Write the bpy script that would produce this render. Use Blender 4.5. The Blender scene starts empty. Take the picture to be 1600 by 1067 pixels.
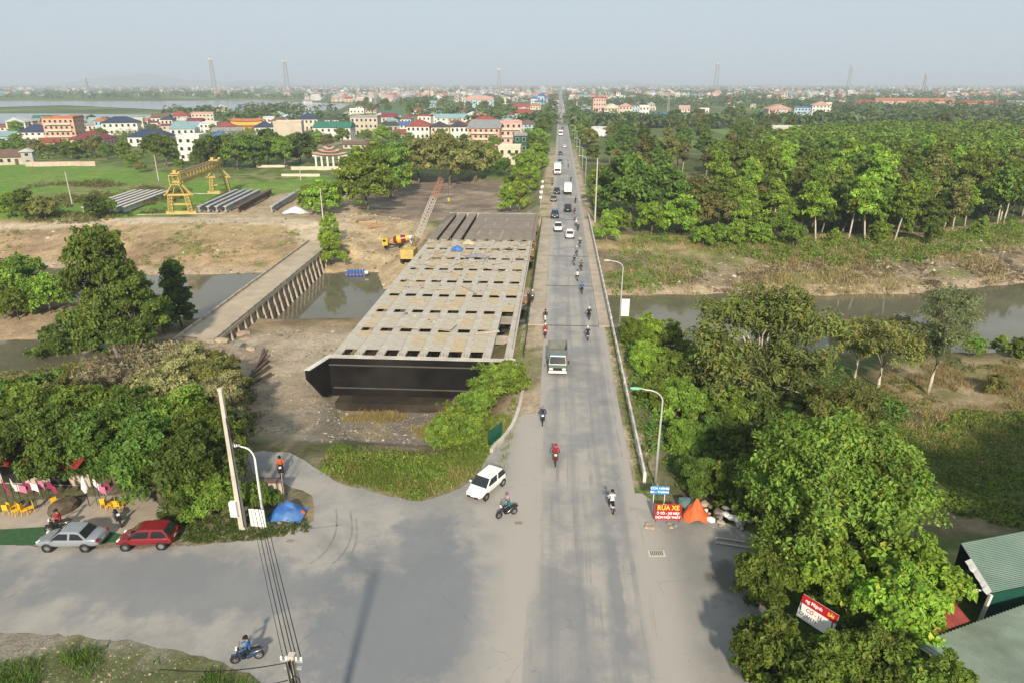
import bpy, bmesh, math, random
import numpy as np
from mathutils import Vector, Matrix, noise as mnoise

# ---------------------------------------------------------------- camera
S = bpy.context.scene
COL = S.collection
F_PX, CX, CY, CAMH = 1067.0, 800.0, 533.5, 30.0          # focal length in photo pixels, drone height
PITCH = math.atan(403 / F_PX); YAW = math.radians(3.76)
cam_d = bpy.data.cameras.new('camera'); cam = bpy.data.objects.new('camera', cam_d); COL.objects.link(cam)
cam_d.sensor_width = 36; cam_d.lens = F_PX / 1600 * 36
cam_d.clip_start = 0.5; cam_d.clip_end = 60000
cam.location = (0, 0, CAMH); cam.rotation_euler = (math.pi / 2 - PITCH, 0, YAW)
S.camera = cam

# ---------------------------------------------------------------- sky and sun
SUN_EL, SUN_AZ = math.radians(29), math.radians(5)          # sun low behind the drone, a little to the right
wd = bpy.data.worlds.new('World'); S.world = wd; wd.use_nodes = True
wn = wd.node_tree.nodes; wl = wd.node_tree.links
sky = wn.new('ShaderNodeTexSky'); sky.sky_type = 'NISHITA'; sky.sun_disc = False
sky.sun_elevation = SUN_EL; sky.sun_rotation = math.pi - SUN_AZ
sky.air_density = 1.0; sky.dust_density = 0.95; sky.ozone_density = 6.0; sky.altitude = 0
hs = wn.new('ShaderNodeHueSaturation'); hs.inputs['Saturation'].default_value = 0.5
wl.new(sky.outputs[0], hs.inputs['Color'])
veil = wn.new('ShaderNodeMix'); veil.data_type = 'RGBA'; veil.inputs['Factor'].default_value = 0.92        # thick even haze over the whole sky
wl.new(hs.outputs[0], veil.inputs['A']); veil.inputs['B'].default_value = (3.45, 4.0, 4.35, 1)
wl.new(veil.outputs['Result'], wn['Background'].inputs['Color']); wn['Background'].inputs['Strength'].default_value = 0.053
sd = bpy.data.lights.new('sun', 'SUN'); sd.energy = 2.0; sd.angle = math.radians(3.0); sd.color = (1.0, 0.87, 0.70)
sun = bpy.data.objects.new('sun', sd); COL.objects.link(sun)
ldir = Vector((-math.sin(SUN_AZ) * math.cos(SUN_EL), math.cos(SUN_AZ) * math.cos(SUN_EL), -math.sin(SUN_EL)))
sun.rotation_euler = ldir.to_track_quat('-Z', 'Y').to_euler()
S.view_settings.view_transform = 'Standard'; S.view_settings.look = 'None'; S.view_settings.gamma = 1
S.view_settings.use_curve_mapping = False; S.view_settings.exposure = 1.62
S.cycles.max_bounces = 4; S.cycles.diffuse_bounces = 2; S.cycles.glossy_bounces = 2; S.cycles.transmission_bounces = 3
S.cycles.transparent_max_bounces = 4; S.cycles.volume_bounces = 0; S.cycles.use_denoising = True

# ---------------------------------------------------------------- helpers
R = math.radians
rng = np.random.default_rng(7)
random.seed(7)

def at(px, py, z=0.0):
    """world point where the sight line through photo pixel (px, py) meets height z"""
    r = (px - CX) / F_PX; u = (CY - py) / F_PX
    fy = math.cos(PITCH) + u * math.sin(PITCH); fz = -math.sin(PITCH) + u * math.cos(PITCH)
    dx = r * math.cos(YAW) - fy * math.sin(YAW); dy = r * math.sin(YAW) + fy * math.cos(YAW)
    t = (z - CAMH) / fz
    return Vector((dx * t, dy * t, z))
def ppm(px, py, z=0.0):
    """photo pixels per metre there"""
    p = at(px, py, z)
    b = -p.x * math.sin(YAW) + p.y * math.cos(YAW)
    return F_PX / (b * math.cos(PITCH) + (CAMH - z) * math.sin(PITCH))

def lin(c):
    if isinstance(c, str):
        c = tuple(int(c[i:i + 2], 16) / 255 for i in (0, 2, 4))
        c = tuple(x / 12.92 if x <= .04045 else ((x + .055) / 1.055) ** 2.4 for x in c)
    return tuple(c)

MATS = {}
def mat(name, col, rough=.8, var=.15, scale=2.0, metal=0.0, bump=0.0, spec=.3, stain=None, stain_amt=.0, trans=0.0, coat=0.0):
    """principled surface with two octaves of colour variation, optional stains and fine relief"""
    if name in MATS: return MATS[name]
    m = bpy.data.materials.new(name); m.use_nodes = True; MATS[name] = m
    n = m.node_tree.nodes; l = m.node_tree.links; b = n['Principled BSDF']
    col = lin(col); b.inputs['Roughness'].default_value = rough; b.inputs['Metallic'].default_value = metal
    b.inputs['Specular IOR Level'].default_value = spec; b.inputs['Coat Weight'].default_value = coat
    b.inputs['Coat Roughness'].default_value = .08
    tc = n.new('ShaderNodeTexCoord'); nz = n.new('ShaderNodeTexNoise')
    nz.inputs['Scale'].default_value = scale; nz.inputs['Detail'].default_value = 5; nz.inputs['Roughness'].default_value = .65
    l.new(tc.outputs['Object'], nz.inputs['Vector'])
    cr = n.new('ShaderNodeValToRGB'); cr.color_ramp.elements[0].position = .3; cr.color_ramp.elements[1].position = .7
    cr.color_ramp.elements[0].color = tuple(c * (1 - var) for c in col) + (1,)
    cr.color_ramp.elements[1].color = tuple(min(1, c * (1 + var)) for c in col) + (1,)
    l.new(nz.outputs['Fac'], cr.inputs['Fac']); out = cr.outputs['Color']
    if stain is not None:
        n2 = n.new('ShaderNodeTexNoise'); n2.inputs['Scale'].default_value = scale * .37; n2.inputs['Detail'].default_value = 8
        l.new(tc.outputs['Object'], n2.inputs['Vector'])
        r2 = n.new('ShaderNodeValToRGB'); r2.color_ramp.elements[0].position = .48; r2.color_ramp.elements[1].position = .68
        r2.color_ramp.elements[1].color = (stain_amt,) * 3 + (1,)
        l.new(n2.outputs['Fac'], r2.inputs['Fac'])
        mx = n.new('ShaderNodeMix'); mx.data_type = 'RGBA'; l.new(r2.outputs['Color'], mx.inputs['Factor'])
        l.new(out, mx.inputs['A']); mx.inputs['B'].default_value = lin(stain) + (1,); out = mx.outputs['Result']
    l.new(out, b.inputs['Base Color'])
    if bump:
        bp = n.new('ShaderNodeBump'); bp.inputs['Strength'].default_value = bump; bp.inputs['Distance'].default_value = .05
        n3 = n.new('ShaderNodeTexNoise'); n3.inputs['Scale'].default_value = scale * 6; n3.inputs['Detail'].default_value = 4
        l.new(tc.outputs['Object'], n3.inputs['Vector']); l.new(n3.outputs['Fac'], bp.inputs['Height']); l.new(bp.outputs[0], b.inputs['Normal'])
    return m

class MB:
    """collects boxes, tubes, lofts... and links them as ONE mesh object"""
    def __init__(s): s.v = []; s.f = []; s.m = []; s.sm = []
    def add(s, vs, fs, mi=0, smooth=False):
        o = len(s.v); s.v.extend([tuple(p) for p in vs]); s.f.extend([tuple(i + o for i in f) for f in fs])
        s.m.extend([mi] * len(fs)); s.sm.extend([smooth] * len(fs)); return s
    def box(s, c, d, mi=0, rz=0.0, M=None, top=1.0):
        cx, cy, cz = c; hx, hy, hz = d[0] / 2, d[1] / 2, d[2] / 2; vs = []
        for z in (-1, 1):
            k = top if z > 0 else 1
            for x, y in ((-1, -1), (1, -1), (1, 1), (-1, 1)):
                p = Vector((x * hx * k, y * hy * k, z * hz))
                if M is not None: p = M @ p
                elif rz: p = Matrix.Rotation(rz, 3, 'Z') @ p
                vs.append((cx + p.x, cy + p.y, cz + p.z))
        return s.add(vs, [(3, 2, 1, 0), (4, 5, 6, 7), (0, 1, 5, 4), (1, 2, 6, 5), (2, 3, 7, 6), (3, 0, 4, 7)], mi)
    def beam(s, a, b, w, h=None, mi=0):
        a = Vector(a); b = Vector(b); h = h or w; d = b - a
        q = d.to_track_quat('X', 'Z').to_matrix(); return s.box((a + b) / 2, (d.length, w, h), mi, M=q)
    def tube(s, a, b, r0, r1=None, n=8, mi=0, caps=True, smooth=True):
        a = Vector(a); b = Vector(b); r1 = r0 if r1 is None else r1
        d = (b - a); q = d.to_track_quat('Z', 'Y'); vs = []
        for p, r in ((a, r0), (b, r1)):
            for i in range(n):
                t = 2 * math.pi * i / n; vs.append(p + q @ Vector((r * math.cos(t), r * math.sin(t), 0)))
        fs = [(i, (i + 1) % n, n + (i + 1) % n, n + i) for i in range(n)]
        s.add(vs, fs, mi, smooth)
        if caps: s.add([vs[i] for i in range(n)], [tuple(reversed(range(n)))], mi); s.add([vs[n + i] for i in range(n)], [tuple(range(n))], mi)
        return s
    def path(s, pts, rs, n=6, mi=0):
        pts = [Vector(p) for p in pts]; vs = []; k = len(pts)
        if not hasattr(rs, '__len__'): rs = [rs] * k
        for i, p in enumerate(pts):
            d = pts[min(i + 1, k - 1)] - pts[max(i - 1, 0)]; q = d.to_track_quat('Z', 'Y')
            for j in range(n):
                t = 2 * math.pi * j / n; vs.append(p + q @ Vector((rs[i] * math.cos(t), rs[i] * math.sin(t), 0)))
        fs = [(i * n + j, i * n + (j + 1) % n, (i + 1) * n + (j + 1) % n, (i + 1) * n + j) for i in range(k - 1) for j in range(n)]
        fs += [tuple(reversed(range(n))), tuple((k - 1) * n + j for j in range(n))]
        return s.add(vs, fs, mi, True)
    def prism(s, poly, z0, z1, mi=0):
        n = len(poly); vs = [(x, y, z0) for x, y in poly] + [(x, y, z1) for x, y in poly]
        return s.add(vs, [tuple(reversed(range(n))), tuple(range(n, 2 * n))] + [(i, (i + 1) % n, n + (i + 1) % n, n + i) for i in range(n)], mi)
    def extrude(s, prof, axis, a, b, mi=0, smooth=False):
        """profile of (u, z) pairs swept along axis 'x' or 'y' from a to b"""
        n = len(prof)
        P = (lambda u, z, t: (t, u, z)) if axis == 'x' else (lambda u, z, t: (u, t, z))
        vs = [P(u, z, a) for u, z in prof] + [P(u, z, b) for u, z in prof]
        return s.add(vs, [tuple(reversed(range(n))), tuple(range(n, 2 * n))] + [(i, (i + 1) % n, n + (i + 1) % n, n + i) for i in range(n)], mi, smooth)
    def loft(s, rings, mi=0, smooth=True, close=True):
        n = len(rings[0]); vs = [p for r in rings for p in r]; k = len(rings)
        s.add(vs, [(i * n + j, i * n + (j + 1) % n, (i + 1) * n + (j + 1) % n, (i + 1) * n + j) for i in range(k - 1) for j in range(n)], mi, smooth)
        if close: s.add(rings[0], [tuple(reversed(range(n)))], mi, smooth); s.add(rings[-1], [tuple(range(n))], mi, smooth)
        return s
    def lathe(s, prof, c=(0, 0, 0), n=12, mi=0, axis='z'):
        rings = []
        for r, z in prof:
            ring = []
            for j in range(n):
                t = 2 * math.pi * j / n
                p = (r * math.cos(t), r * math.sin(t), z)
                if axis == 'x': p = (p[2], p[0], p[1])
                if axis == 'y': p = (p[1], p[2], p[0])
                ring.append((c[0] + p[0], c[1] + p[1], c[2] + p[2]))
            rings.append(ring)
        return s.loft(rings, mi)
    def mesh(s, name, mats):
        me = bpy.data.meshes.new(name); me.from_pydata(s.v, [], s.f)
        for m in (mats if isinstance(mats, (list, tuple)) else [mats]): me.materials.append(m)
        me.polygons.foreach_set('material_index', s.m); me.polygons.foreach_set('use_smooth', s.sm)
        bm = bmesh.new(); bm.from_mesh(me); bmesh.ops.recalc_face_normals(bm, faces=bm.faces); bm.to_mesh(me); bm.free()
        me.update(); return me
    def build(s, name, mats, parent=None, loc=(0, 0, 0), rz=0.0, bevel=0.0):
        o = new(name, s.mesh(name, mats), parent, loc, rz)
        if bevel: bv(o, bevel)
        return o
def bv(o, w, seg=2):
    m = o.modifiers.new('bevel', 'BEVEL'); m.width = w; m.segments = seg; m.limit_method = 'ANGLE'; m.angle_limit = R(40); return o
def new(name, data, parent=None, loc=(0, 0, 0), rz=0.0, scale=None):
    o = bpy.data.objects.new(name, data); COL.objects.link(o); o.location = loc
    if rz: o.rotation_euler = (0, 0, rz)
    if scale is not None: o.scale = scale if hasattr(scale, '__len__') else (scale,) * 3
    if parent: o.parent = parent
    return o
def tag(o, label=None, cat=None, group=None, kind=None):
    if label: o['label'] = label
    if cat: o['category'] = cat
    if group: o['group'] = group
    if kind: o['kind'] = kind
    return o
def thing(name, label, cat, loc=(0, 0, 0), rz=0.0, group=None, scale=None):
    return tag(new(name, None, None, loc, rz, scale), label, cat, group)
def npmesh(name, V, Fq, mats, col=None, smooth=False):
    """mesh from numpy arrays: V (n,3), Fq (m,4) or (m,3); col: per-vertex rgba"""
    k = Fq.shape[1]; me = bpy.data.meshes.new(name)
    me.vertices.add(len(V)); me.vertices.foreach_set('co', np.asarray(V, np.float32).ravel())
    me.loops.add(Fq.size); me.loops.foreach_set('vertex_index', np.asarray(Fq, np.int32).ravel())
    me.polygons.add(len(Fq)); me.polygons.foreach_set('loop_start', np.arange(0, Fq.size, k, dtype=np.int32))
    me.polygons.foreach_set('use_smooth', np.full(len(Fq), smooth))
    if col is not None:
        a = me.color_attributes.new('cov', 'FLOAT_COLOR', 'POINT'); a.data.foreach_set('color', np.asarray(col, np.float32).ravel())
    for m in (mats if isinstance(mats, (list, tuple)) else [mats]): me.materials.append(m)
    me.update(calc_edges=True); me.validate(); return me

def vnoise(x, y, s, seed=0):
    """smooth value noise on arrays, 0..1, cell size s"""
    g = np.random.default_rng(1000 + seed).random((256, 256))
    u = x / s + 37.7; v = y / s + 91.3; i = np.floor(u).astype(int); j = np.floor(v).astype(int); a = u - i; b = v - j
    a = a * a * (3 - 2 * a); b = b * b * (3 - 2 * b)
    G = lambda p, q: g[p % 256, q % 256]
    return (G(i, j) * (1 - a) + G(i + 1, j) * a) * (1 - b) + (G(i, j + 1) * (1 - a) + G(i + 1, j + 1) * a) * b
def fbm(x, y, s, seed=0, o=4):
    r = 0; w = 0
    for k in range(o): r = r + vnoise(x, y, s / 2 ** k, seed + k) * .5 ** k; w += .5 ** k
    return r / w
def inpoly(x, y, poly, soft=0.0):
    """1 inside a polygon, fading over +-soft metres"""
    x = np.asarray(x, float); y = np.asarray(y, float); ins = np.zeros(x.shape, bool); dm = np.full(x.shape, 1e9); n = len(poly)
    for i in range(n):
        x0, y0 = poly[i][:2]; x1, y1 = poly[(i + 1) % n][:2]
        c = ((y0 > y) != (y1 > y)); xi = (x1 - x0) * (y - y0) / ((y1 - y0) or 1e-9) + x0; ins ^= c & (x < xi)
        dx, dy = x1 - x0, y1 - y0; t = np.clip(((x - x0) * dx + (y - y0) * dy) / (dx * dx + dy * dy + 1e-9), 0, 1)
        dm = np.minimum(dm, np.hypot(x - x0 - t * dx, y - y0 - t * dy))
    sd_ = np.where(ins, dm, -dm)
    return np.clip(.5 + sd_ / (2 * soft), 0, 1) if soft else ins.astype(float)
def pxpoly(pts, z): return [tuple(at(a, b, z))[:2] for a, b in pts]
def sstep(a, b, x): t = np.clip((x - a) / (b - a), 0, 1); return t * t * (3 - 2 * t)
# ================================================================ the land
WATER = -7.0
_nx = [-600, -200, -120, -95, -80, -70, -58, -46, -32, -10, 10, 58, 70, 100, 160, 600]
_ny = [110, 116, 114, 112, 110, 109, 103, 103.5, 104.5, 100, 94, 95, 96.5, 103, 122, 260]
_fx = [-600, -200, -100, -81, -63, -53, -44, -37, -33, -26, -10, 13, 64, 77, 93, 150, 600]
_fy = [160, 146, 135, 131, 134, 134.5, 136.5, 136.5, 125, 121.5, 122, 123.5, 127.4, 130.4, 138, 165, 330]
MUD = pxpoly([(585, 340), (560, 312), (610, 285), (690, 278), (770, 285), (825, 295), (830, 345), (760, 352), (660, 352)], -3.5)
PIT = pxpoly([(505, 650), (535, 700), (600, 725), (690, 725), (720, 690), (780, 640), (790, 600), (520, 600)], -4.5)
POND = pxpoly([(-160, 556), (-60, 544), (40, 540), (92, 546), (92, 566), (20, 574), (-150, 590)], -7)
def height(x, y):
    x = np.asarray(x, float); y = np.asarray(y, float)
    yn = np.interp(x, _nx, _ny) + (vnoise(x, y * 0, 9, 3) - .5) * 3; yf = np.interp(x, _fx, _fy) + (vnoise(x, y * 0, 8, 5) - .5) * 3
    rough = (fbm(x, y, 9, 11) - .5)
    yard = np.interp(y, [50, 54, 60, 72, 100], [0, -1.0, -3.0, -4.5, -5.0])
    lf = np.interp(y, [48, 56, 64, 78, 100], [0, -.8, -2.0, -3.6, -5.2])
    wl = sstep(-58, -48, x); left = lf * (1 - wl) + yard * wl
    rt = np.interp(y, [40, 46, 56, 75, 90, 100], [-.3, -1.5, -3.6, -4, -4, -4.4])
    rt = rt * sstep(8.4, 14.5, x) * np.clip(sstep(40.5, 45, y) + sstep(17.5, 21, x), 0, 1)
    near = np.where(x < 2, left, rt)
    near = near + rough * .7 * sstep(47, 56, y)
    near = near - 1.1 * inpoly(x, y, PIT, 1.5)
    near = np.minimum(near, -.04)
    far = -2.0 + rough * .5 - 2.2 * inpoly(x, y, MUD, 3)
    dn = yn - y; df = y - yf
    zb_n = WATER + dn * .55 + rough * .8; sl = np.where(x > 0, .24, .17); zb_f = WATER + .15 + df * sl + (fbm(x, y, 5, 21) - .5) * .9
    z = np.where(dn > 0, np.minimum(near, zb_n), np.where(df > 0, np.minimum(far, zb_f), WATER - .3 - .9 * sstep(0, 5, np.minimum(-dn, -df))))
    pv_ = inpoly(x, y, POND, 14); z = np.where(pv_ > 0, np.minimum(z, WATER - .6 + .2 * np.clip((.5 - pv_) * 28, 0, 99)), z); pk = np.clip(inpoly(x, y, POND, 2.5) * 2, 0, 1); z = z * (1 - pk) + np.minimum(z, WATER - .6) * pk
    # causeway of the low bridge and the dirt ramp after it
    cz = -3.06 - np.clip(np.maximum(-54.0 - x, x + 45.2), 0, 99) * .7 - np.clip(np.minimum(y - 86, 146 - y), 0, 99) * 1.0 - np.clip(62 - y, 0, 99) * 1.0 - np.clip(y - 175, 0, 99)
    z = np.maximum(z, cz)
    # the road embankment, cut where the bridge spans the river
    ez = -.03 - np.clip(np.maximum(-4.3 - x, x - 8.4), 0, 999) * .62 - np.clip(np.minimum(y - 86.5, 160 - y), 0, 99) * .8
    z = np.maximum(z, ez)
    z = np.where((y < 44) & (x < 18) & (x > -400), np.maximum(z, -.03), z)
    z = np.where((y < 50) & (x < -4), -.03, z)
    # rough, lumpy soil away from the paving
    return z
def gz(x, y): return float(height(np.array([x]), np.array([y]))[0])
def on(px, py, z0=-2.0, it=4):
    """ground point seen at photo pixel"""
    z = z0
    for _ in range(it):
        p = at(px, py, z); z = .5 * z + .5 * gz(p.x, p.y)
    p = at(px, py, z); return Vector((p.x, p.y, gz(p.x, p.y)))

def axis(lo, hi, step, far_lo, far_hi, g):
    a = list(np.arange(lo, hi + .01, step)); s = step; p = hi
    while p < far_hi: s *= g; p += s; a.append(p)
    s = step; p = lo; b = []
    while p > far_lo: s *= g; p -= s; b.append(p)
    return np.array(b[::-1] + a)
gx = axis(-150, 150, 1.0, -9000, 9000, 1.045); gy = axis(16, 250, 1.0, -300, 16000, 1.04)
X, Y = np.meshgrid(gx, gy); Z = height(X, Y)
# ---- land cover (the soil's and plants' own colour)
C = np.zeros(X.shape + (3,))
def paint(mask, col, amt=1.0):
    m = (np.clip(mask, 0, 1) * amt)[..., None]; C[:] = C * (1 - m) + np.array(col) * m
n1 = fbm(X, Y, 14, 31); n2 = fbm(X, Y, 4, 41); n3 = fbm(X, Y, 60, 51)
DIRT = (.375, .27, .16); TAN = (.40, .31, .20); BROWN = (.19, .14, .09); MUDC = (.35, .285, .205); GRASS = (.085, .135, .03); DRY = (.27, .23, .115); RICE = (.125, .235, .035); DARK = (.055, .065, .025)
C[:] = GRASS; paint(sstep(.4, .6, n1), (.11, .15, .04)); paint(sstep(.52, .62, n2), DRY, .6)
YN = np.interp(X, _nx, _ny); YF = np.interp(X, _fx, _fy); dfar = Y - YF; dnear = YN - Y
# near side, left: soil with scrub
nl = (dnear > -4) * (X < -4); paint(nl, (.30, .225, .14)); paint(nl * sstep(.5, .62, n1), (.12, .125, .045)); paint(nl * sstep(.55, .65, n2), BROWN, .7)
# muddy works yard, its track and the ramp
yard_p = pxpoly([(385, 690), (470, 720), (520, 700), (540, 650), (520, 560), (545, 520), (600, 500), (420, 498), (330, 535), (250, 560), (330, 580), (390, 620)], -3.2)
paint(inpoly(X, Y, yard_p, 2.0), MUDC); paint(inpoly(X, Y, yard_p, 2) * sstep(.5, .62, n2), (.24, .19, .14), .6); paint(inpoly(X, Y, yard_p, 2) * sstep(.55, .7, n1), (.43, .37, .29), .7)
paint(inpoly(X, Y, PIT, 1.5) * (Y < 74), (.22, .19, .155)); paint(inpoly(X, Y, PIT, 1.5) * sstep(.5, .6, n2), (.27, .22, .13), .8)
isl = [(505, 738), (540, 757), (600, 770), (660, 783), (735, 752), (770, 705), (800, 660), (760, 640), (690, 715), (560, 715), (530, 690)]
ISL = pxpoly(isl, -.3); paint(inpoly(X, Y, ISL, .6), (.115, .15, .045)); paint(inpoly(X, Y, ISL, .6) * sstep(.52, .62, n2), (.24, .21, .10), .7)
# wedge of earth in front of the abutment
# near side, right: dark leaf-litter and weeds, a bare shelf above the water
nr = (dnear > -3) * (X > 8.3) * (Y > 43); paint(nr, (.12, .105, .05)); paint(nr * sstep(.5, .6, n1), (.20, .165, .10)); paint(nr * sstep(.52, .62, n2), (.065, .10, .025), .8)
sh = pxpoly([(1385, 575), (1480, 562), (1700, 556), (1700, 640), (1560, 640), (1430, 640), (1380, 605)], -4); paint(inpoly(X, Y, sh, 1.5), (.33, .26, .155)); paint(inpoly(X, Y, sh, 1.5) * sstep(.54, .62, n2), (.15, .16, .05), .7)
# banks
lb = (dfar > -2) * (dfar < 34) * (X < -6); paint(lb, DIRT); paint(lb * sstep(.46, .6, n1), (.27, .19, .115)); paint(lb * sstep(.56, .66, n2), (.16, .17, .055), .75); paint(lb * sstep(14, 26, dfar) * sstep(.45, .55, n1), (.35, .28, .15), .8)
rb = (dfar > -2) * (dfar < 30) * (X > 5); paint(rb, (.235, .19, .125)); paint(rb * sstep(14, 20, dfar + (n2 - .5) * 14), (.335, .265, .145)); paint(rb * sstep(.54, .64, n2) * (dfar < 18), (.12, .098, .07), .8); paint(rb * sstep(.55, .63, fbm(X, Y, 7, 77)), (.15, .17, .05), .75)
paint((dfar > -2.5) * (dfar < 3.2) * sstep(.3, .6, n2 + .2), (.36, .285, .19)); paint((dnear > -2.5) * (dnear < 3) * (X < 0), (.26, .21, .15))
paint((dfar > 30) * (X > 9) * (Y < 420) * (Z > -3), (.075, .10, .03)); paint((dfar > 30) * (X > 9) * (Y < 420) * sstep(.52, .62, n1), (.22, .18, .10), .7)
paint(inpoly(X, Y, MUD, 4), (.235, .18, .135)); paint(inpoly(X, Y, MUD, 3) * sstep(.46, .6, fbm(X, Y * 2.5, 9, 61)), (.15, .125, .10), .9); paint(inpoly(X, Y, MUD, 3) * sstep(.58, .66, n2), (.33, .27, .2), .8)
sand = pxpoly([(500, 430), (500, 385), (530, 330), (560, 290), (545, 280), (560, 345), (640, 345), (680, 370), (640, 420), (610, 455), (570, 430)], -4); paint(inpoly(X, Y, sand, 2), (.42, .33, .20)); paint(inpoly(X, Y, sand, 2) * sstep(.52, .62, n2), (.27, .20, .13), .7)
# rice fields and the tan farm track
fld = pxpoly([(-300, 342), (-300, 250), (60, 258), (200, 262), (330, 282), (420, 285), (500, 275), (545, 292), (500, 300), (420, 305), (250, 340)], -2)
paint(inpoly(X, Y, fld, 2), RICE); paint(inpoly(X, Y, fld, 2) * sstep(.5, .62, n1), (.17, .25, .05), .7); paint(inpoly(X, Y, fld, 2) * sstep(.57, .66, n2), (.19, .19, .075), .5)
scr = pxpoly([(-50, 325), (60, 285), (150, 282), (250, 285), (290, 300), (200, 318), (60, 340)], -2); paint(inpoly(X, Y, scr, 5) * sstep(.42, .55, n1), (.20, .19, .085), .85)
pit2 = pxpoly([(300, 340), (320, 318), (470, 300), (530, 300), (540, 345), (420, 348)], -2); paint(inpoly(X, Y, pit2, 2), (.40, .32, .21)); paint(inpoly(X, Y, pit2, 2) * sstep(.5, .6, n2), (.30, .23, .15), .7)
trk = pxpoly([(-200, 345), (200, 341), (450, 340), (520, 348), (500, 385), (478, 378), (450, 352), (200, 347), (-200, 352)], -2); paint(inpoly(X, Y, trk, .7), (.47, .39, .28))
trk2 = pxpoly([(500, 380), (528, 340), (540, 292), (556, 292), (560, 345), (515, 385)], -2.3); paint(inpoly(X, Y, trk2, 1), (.45, .36, .25))
# verge bottom left, dusty road shoulders
vb = pxpoly([(-700, 972), (0, 980), (200, 997), (330, 1026), (420, 1064), (440, 1300), (-900, 1300)], 0); paint(inpoly(X, Y, vb, .6), (.25, .23, .19)); paint(inpoly(X, Y, vb, .5) * sstep(.52, .62, n2 + np.clip((27.5 - Y) * .03, -.2, .15)), (.11, .125, .05))
paint((X < -18) * (Y < 52) * (Y > 33.5), (.23, .19, .14)); paint((X < -18) * (Y < 52) * (Y > 33.5) * sstep(.5, .6, n2), (.11, .125, .05), .7)
shd = (1 - sstep(0, 1.2, np.maximum(-4.2 - X, X - 8.0))) * ((Y < 88) | (Y > 158)) * (Y > 47); paint(shd, (.39, .315, .225)); paint(shd * sstep(.54, .62, n2), (.15, .16, .06), .7)
# far country: a patchwork of fields, gardens and bare earth
fr = sstep(300, 420, Y); cell = vnoise(np.floor(X / 55), np.floor(Y / 90), 1.0, 71)
paint(fr, (.10, .135, .05)); paint(fr * sstep(.62, .66, cell), (.15, .21, .06)); paint(fr * sstep(.80, .84, cell), (.25, .21, .14)); paint(fr * (1 - sstep(.16, .2, cell)), (.07, .10, .04))
ij = np.arange(X.size).reshape(X.shape)
Fq = np.stack([ij[:-1, :-1], ij[:-1, 1:], ij[1:, 1:], ij[1:, :-1]], -1).reshape(-1, 4)
def soil_mat(name, rough=.95):
    m = bpy.data.materials.new(name); m.use_nodes = True; n = m.node_tree.nodes; l = m.node_tree.links; b = n['Principled BSDF']
    b.inputs['Roughness'].default_value = rough; b.inputs['Specular IOR Level'].default_value = .12
    a = n.new('ShaderNodeVertexColor'); a.layer_name = 'cov'; g = n.new('ShaderNodeNewGeometry')
    out = a.outputs['Color']
    for sc, lo, hi, seed in ((.35, .72, 1.28, 0), (1.7, .74, 1.26, 9), (7, .80, 1.2, 21)):
        nz = n.new('ShaderNodeTexNoise'); nz.inputs['Scale'].default_value = sc; nz.inputs['Detail'].default_value = 6; nz.inputs['Roughness'].default_value = .7
        mp = n.new('ShaderNodeMapping'); mp.inputs['Location'].default_value = (seed, seed * 2, 0); l.new(g.outputs['Position'], mp.inputs['Vector']); l.new(mp.outputs[0], nz.inputs['Vector'])
        r = n.new('ShaderNodeMapRange'); r.inputs['From Min'].default_value = .3; r.inputs['From Max'].default_value = .7; r.inputs['To Min'].default_value = lo; r.inputs['To Max'].default_value = hi
        l.new(nz.outputs['Fac'], r.inputs['Value'])
        mx = n.new('ShaderNodeVectorMath'); mx.operation = 'SCALE'; l.new(out, mx.inputs[0]); l.new(r.outputs[0], mx.inputs['Scale']); out = mx.outputs[0]
    l.new(out, b.inputs['Base Color'])
    bp = n.new('ShaderNodeBump'); bp.inputs['Strength'].default_value = .7; bp.inputs['Distance'].default_value = .25
    nz = n.new('ShaderNodeTexNoise'); nz.inputs['Scale'].default_value = 2.2; nz.inputs['Detail'].default_value = 7; nz.inputs['Roughness'].default_value = .7
    l.new(g.outputs['Position'], nz.inputs['Vector']); l.new(nz.outputs['Fac'], bp.inputs['Height']); l.new(bp.outputs[0], b.inputs['Normal'])
    return m
Zr = Z + np.where((Z < -.2) & (Y < 400), (fbm(X, Y, 3.0, 91) - .5) * .45, 0)
ground = new('ground', npmesh('ground', np.stack([X, Y, Zr], -1).reshape(-1, 3), Fq, soil_mat('soil'), np.concatenate([C, np.ones(X.shape + (1,))], -1).reshape(-1, 4), True)); tag(ground, kind='structure')

# ---- water
def water_mat(name, col, rough=.04, wave=.15, sc=1.2):
    m = mat(name, col, rough, .25, .05, spec=.5); n = m.node_tree.nodes; l = m.node_tree.links; b = n['Principled BSDF']; b.inputs['IOR'].default_value = 1.33
    g = n.new('ShaderNodeNewGeometry'); nz = n.new('ShaderNodeTexNoise'); nz.inputs['Scale'].default_value = sc; nz.inputs['Detail'].default_value = 3
    l.new(g.outputs['Position'], nz.inputs['Vector']); bp = n.new('ShaderNodeBump'); bp.inputs['Strength'].default_value = wave; bp.inputs['Distance'].default_value = .03
    l.new(nz.outputs['Fac'], bp.inputs['Height']); l.new(bp.outputs[0], b.inputs['Normal']); return m
wm = water_mat('river_water', (.135, .125, .085))
tag(MB().add([(-500, 60, WATER), (500, 60, WATER), (500, 300, WATER), (-500, 300, WATER)], [(0, 1, 2, 3)]).build('river', wm), kind='structure')
lk = water_mat('lake_water', (.16, .17, .17), .12, .3, .4)
def sheet(name, poly, z, m, parent=None, **k):
    o = MB().add([(x, y, z) for x, y in poly], [tuple(range(len(poly)))]).build(name, m, parent); return tag(o, **k) if parent is None else o
sheet('lake', pxpoly([(-900, 197), (0, 194), (120, 190), (255, 186), (245, 180), (90, 178), (-900, 176)], -1.6), -1.6, lk, kind='structure')
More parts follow.
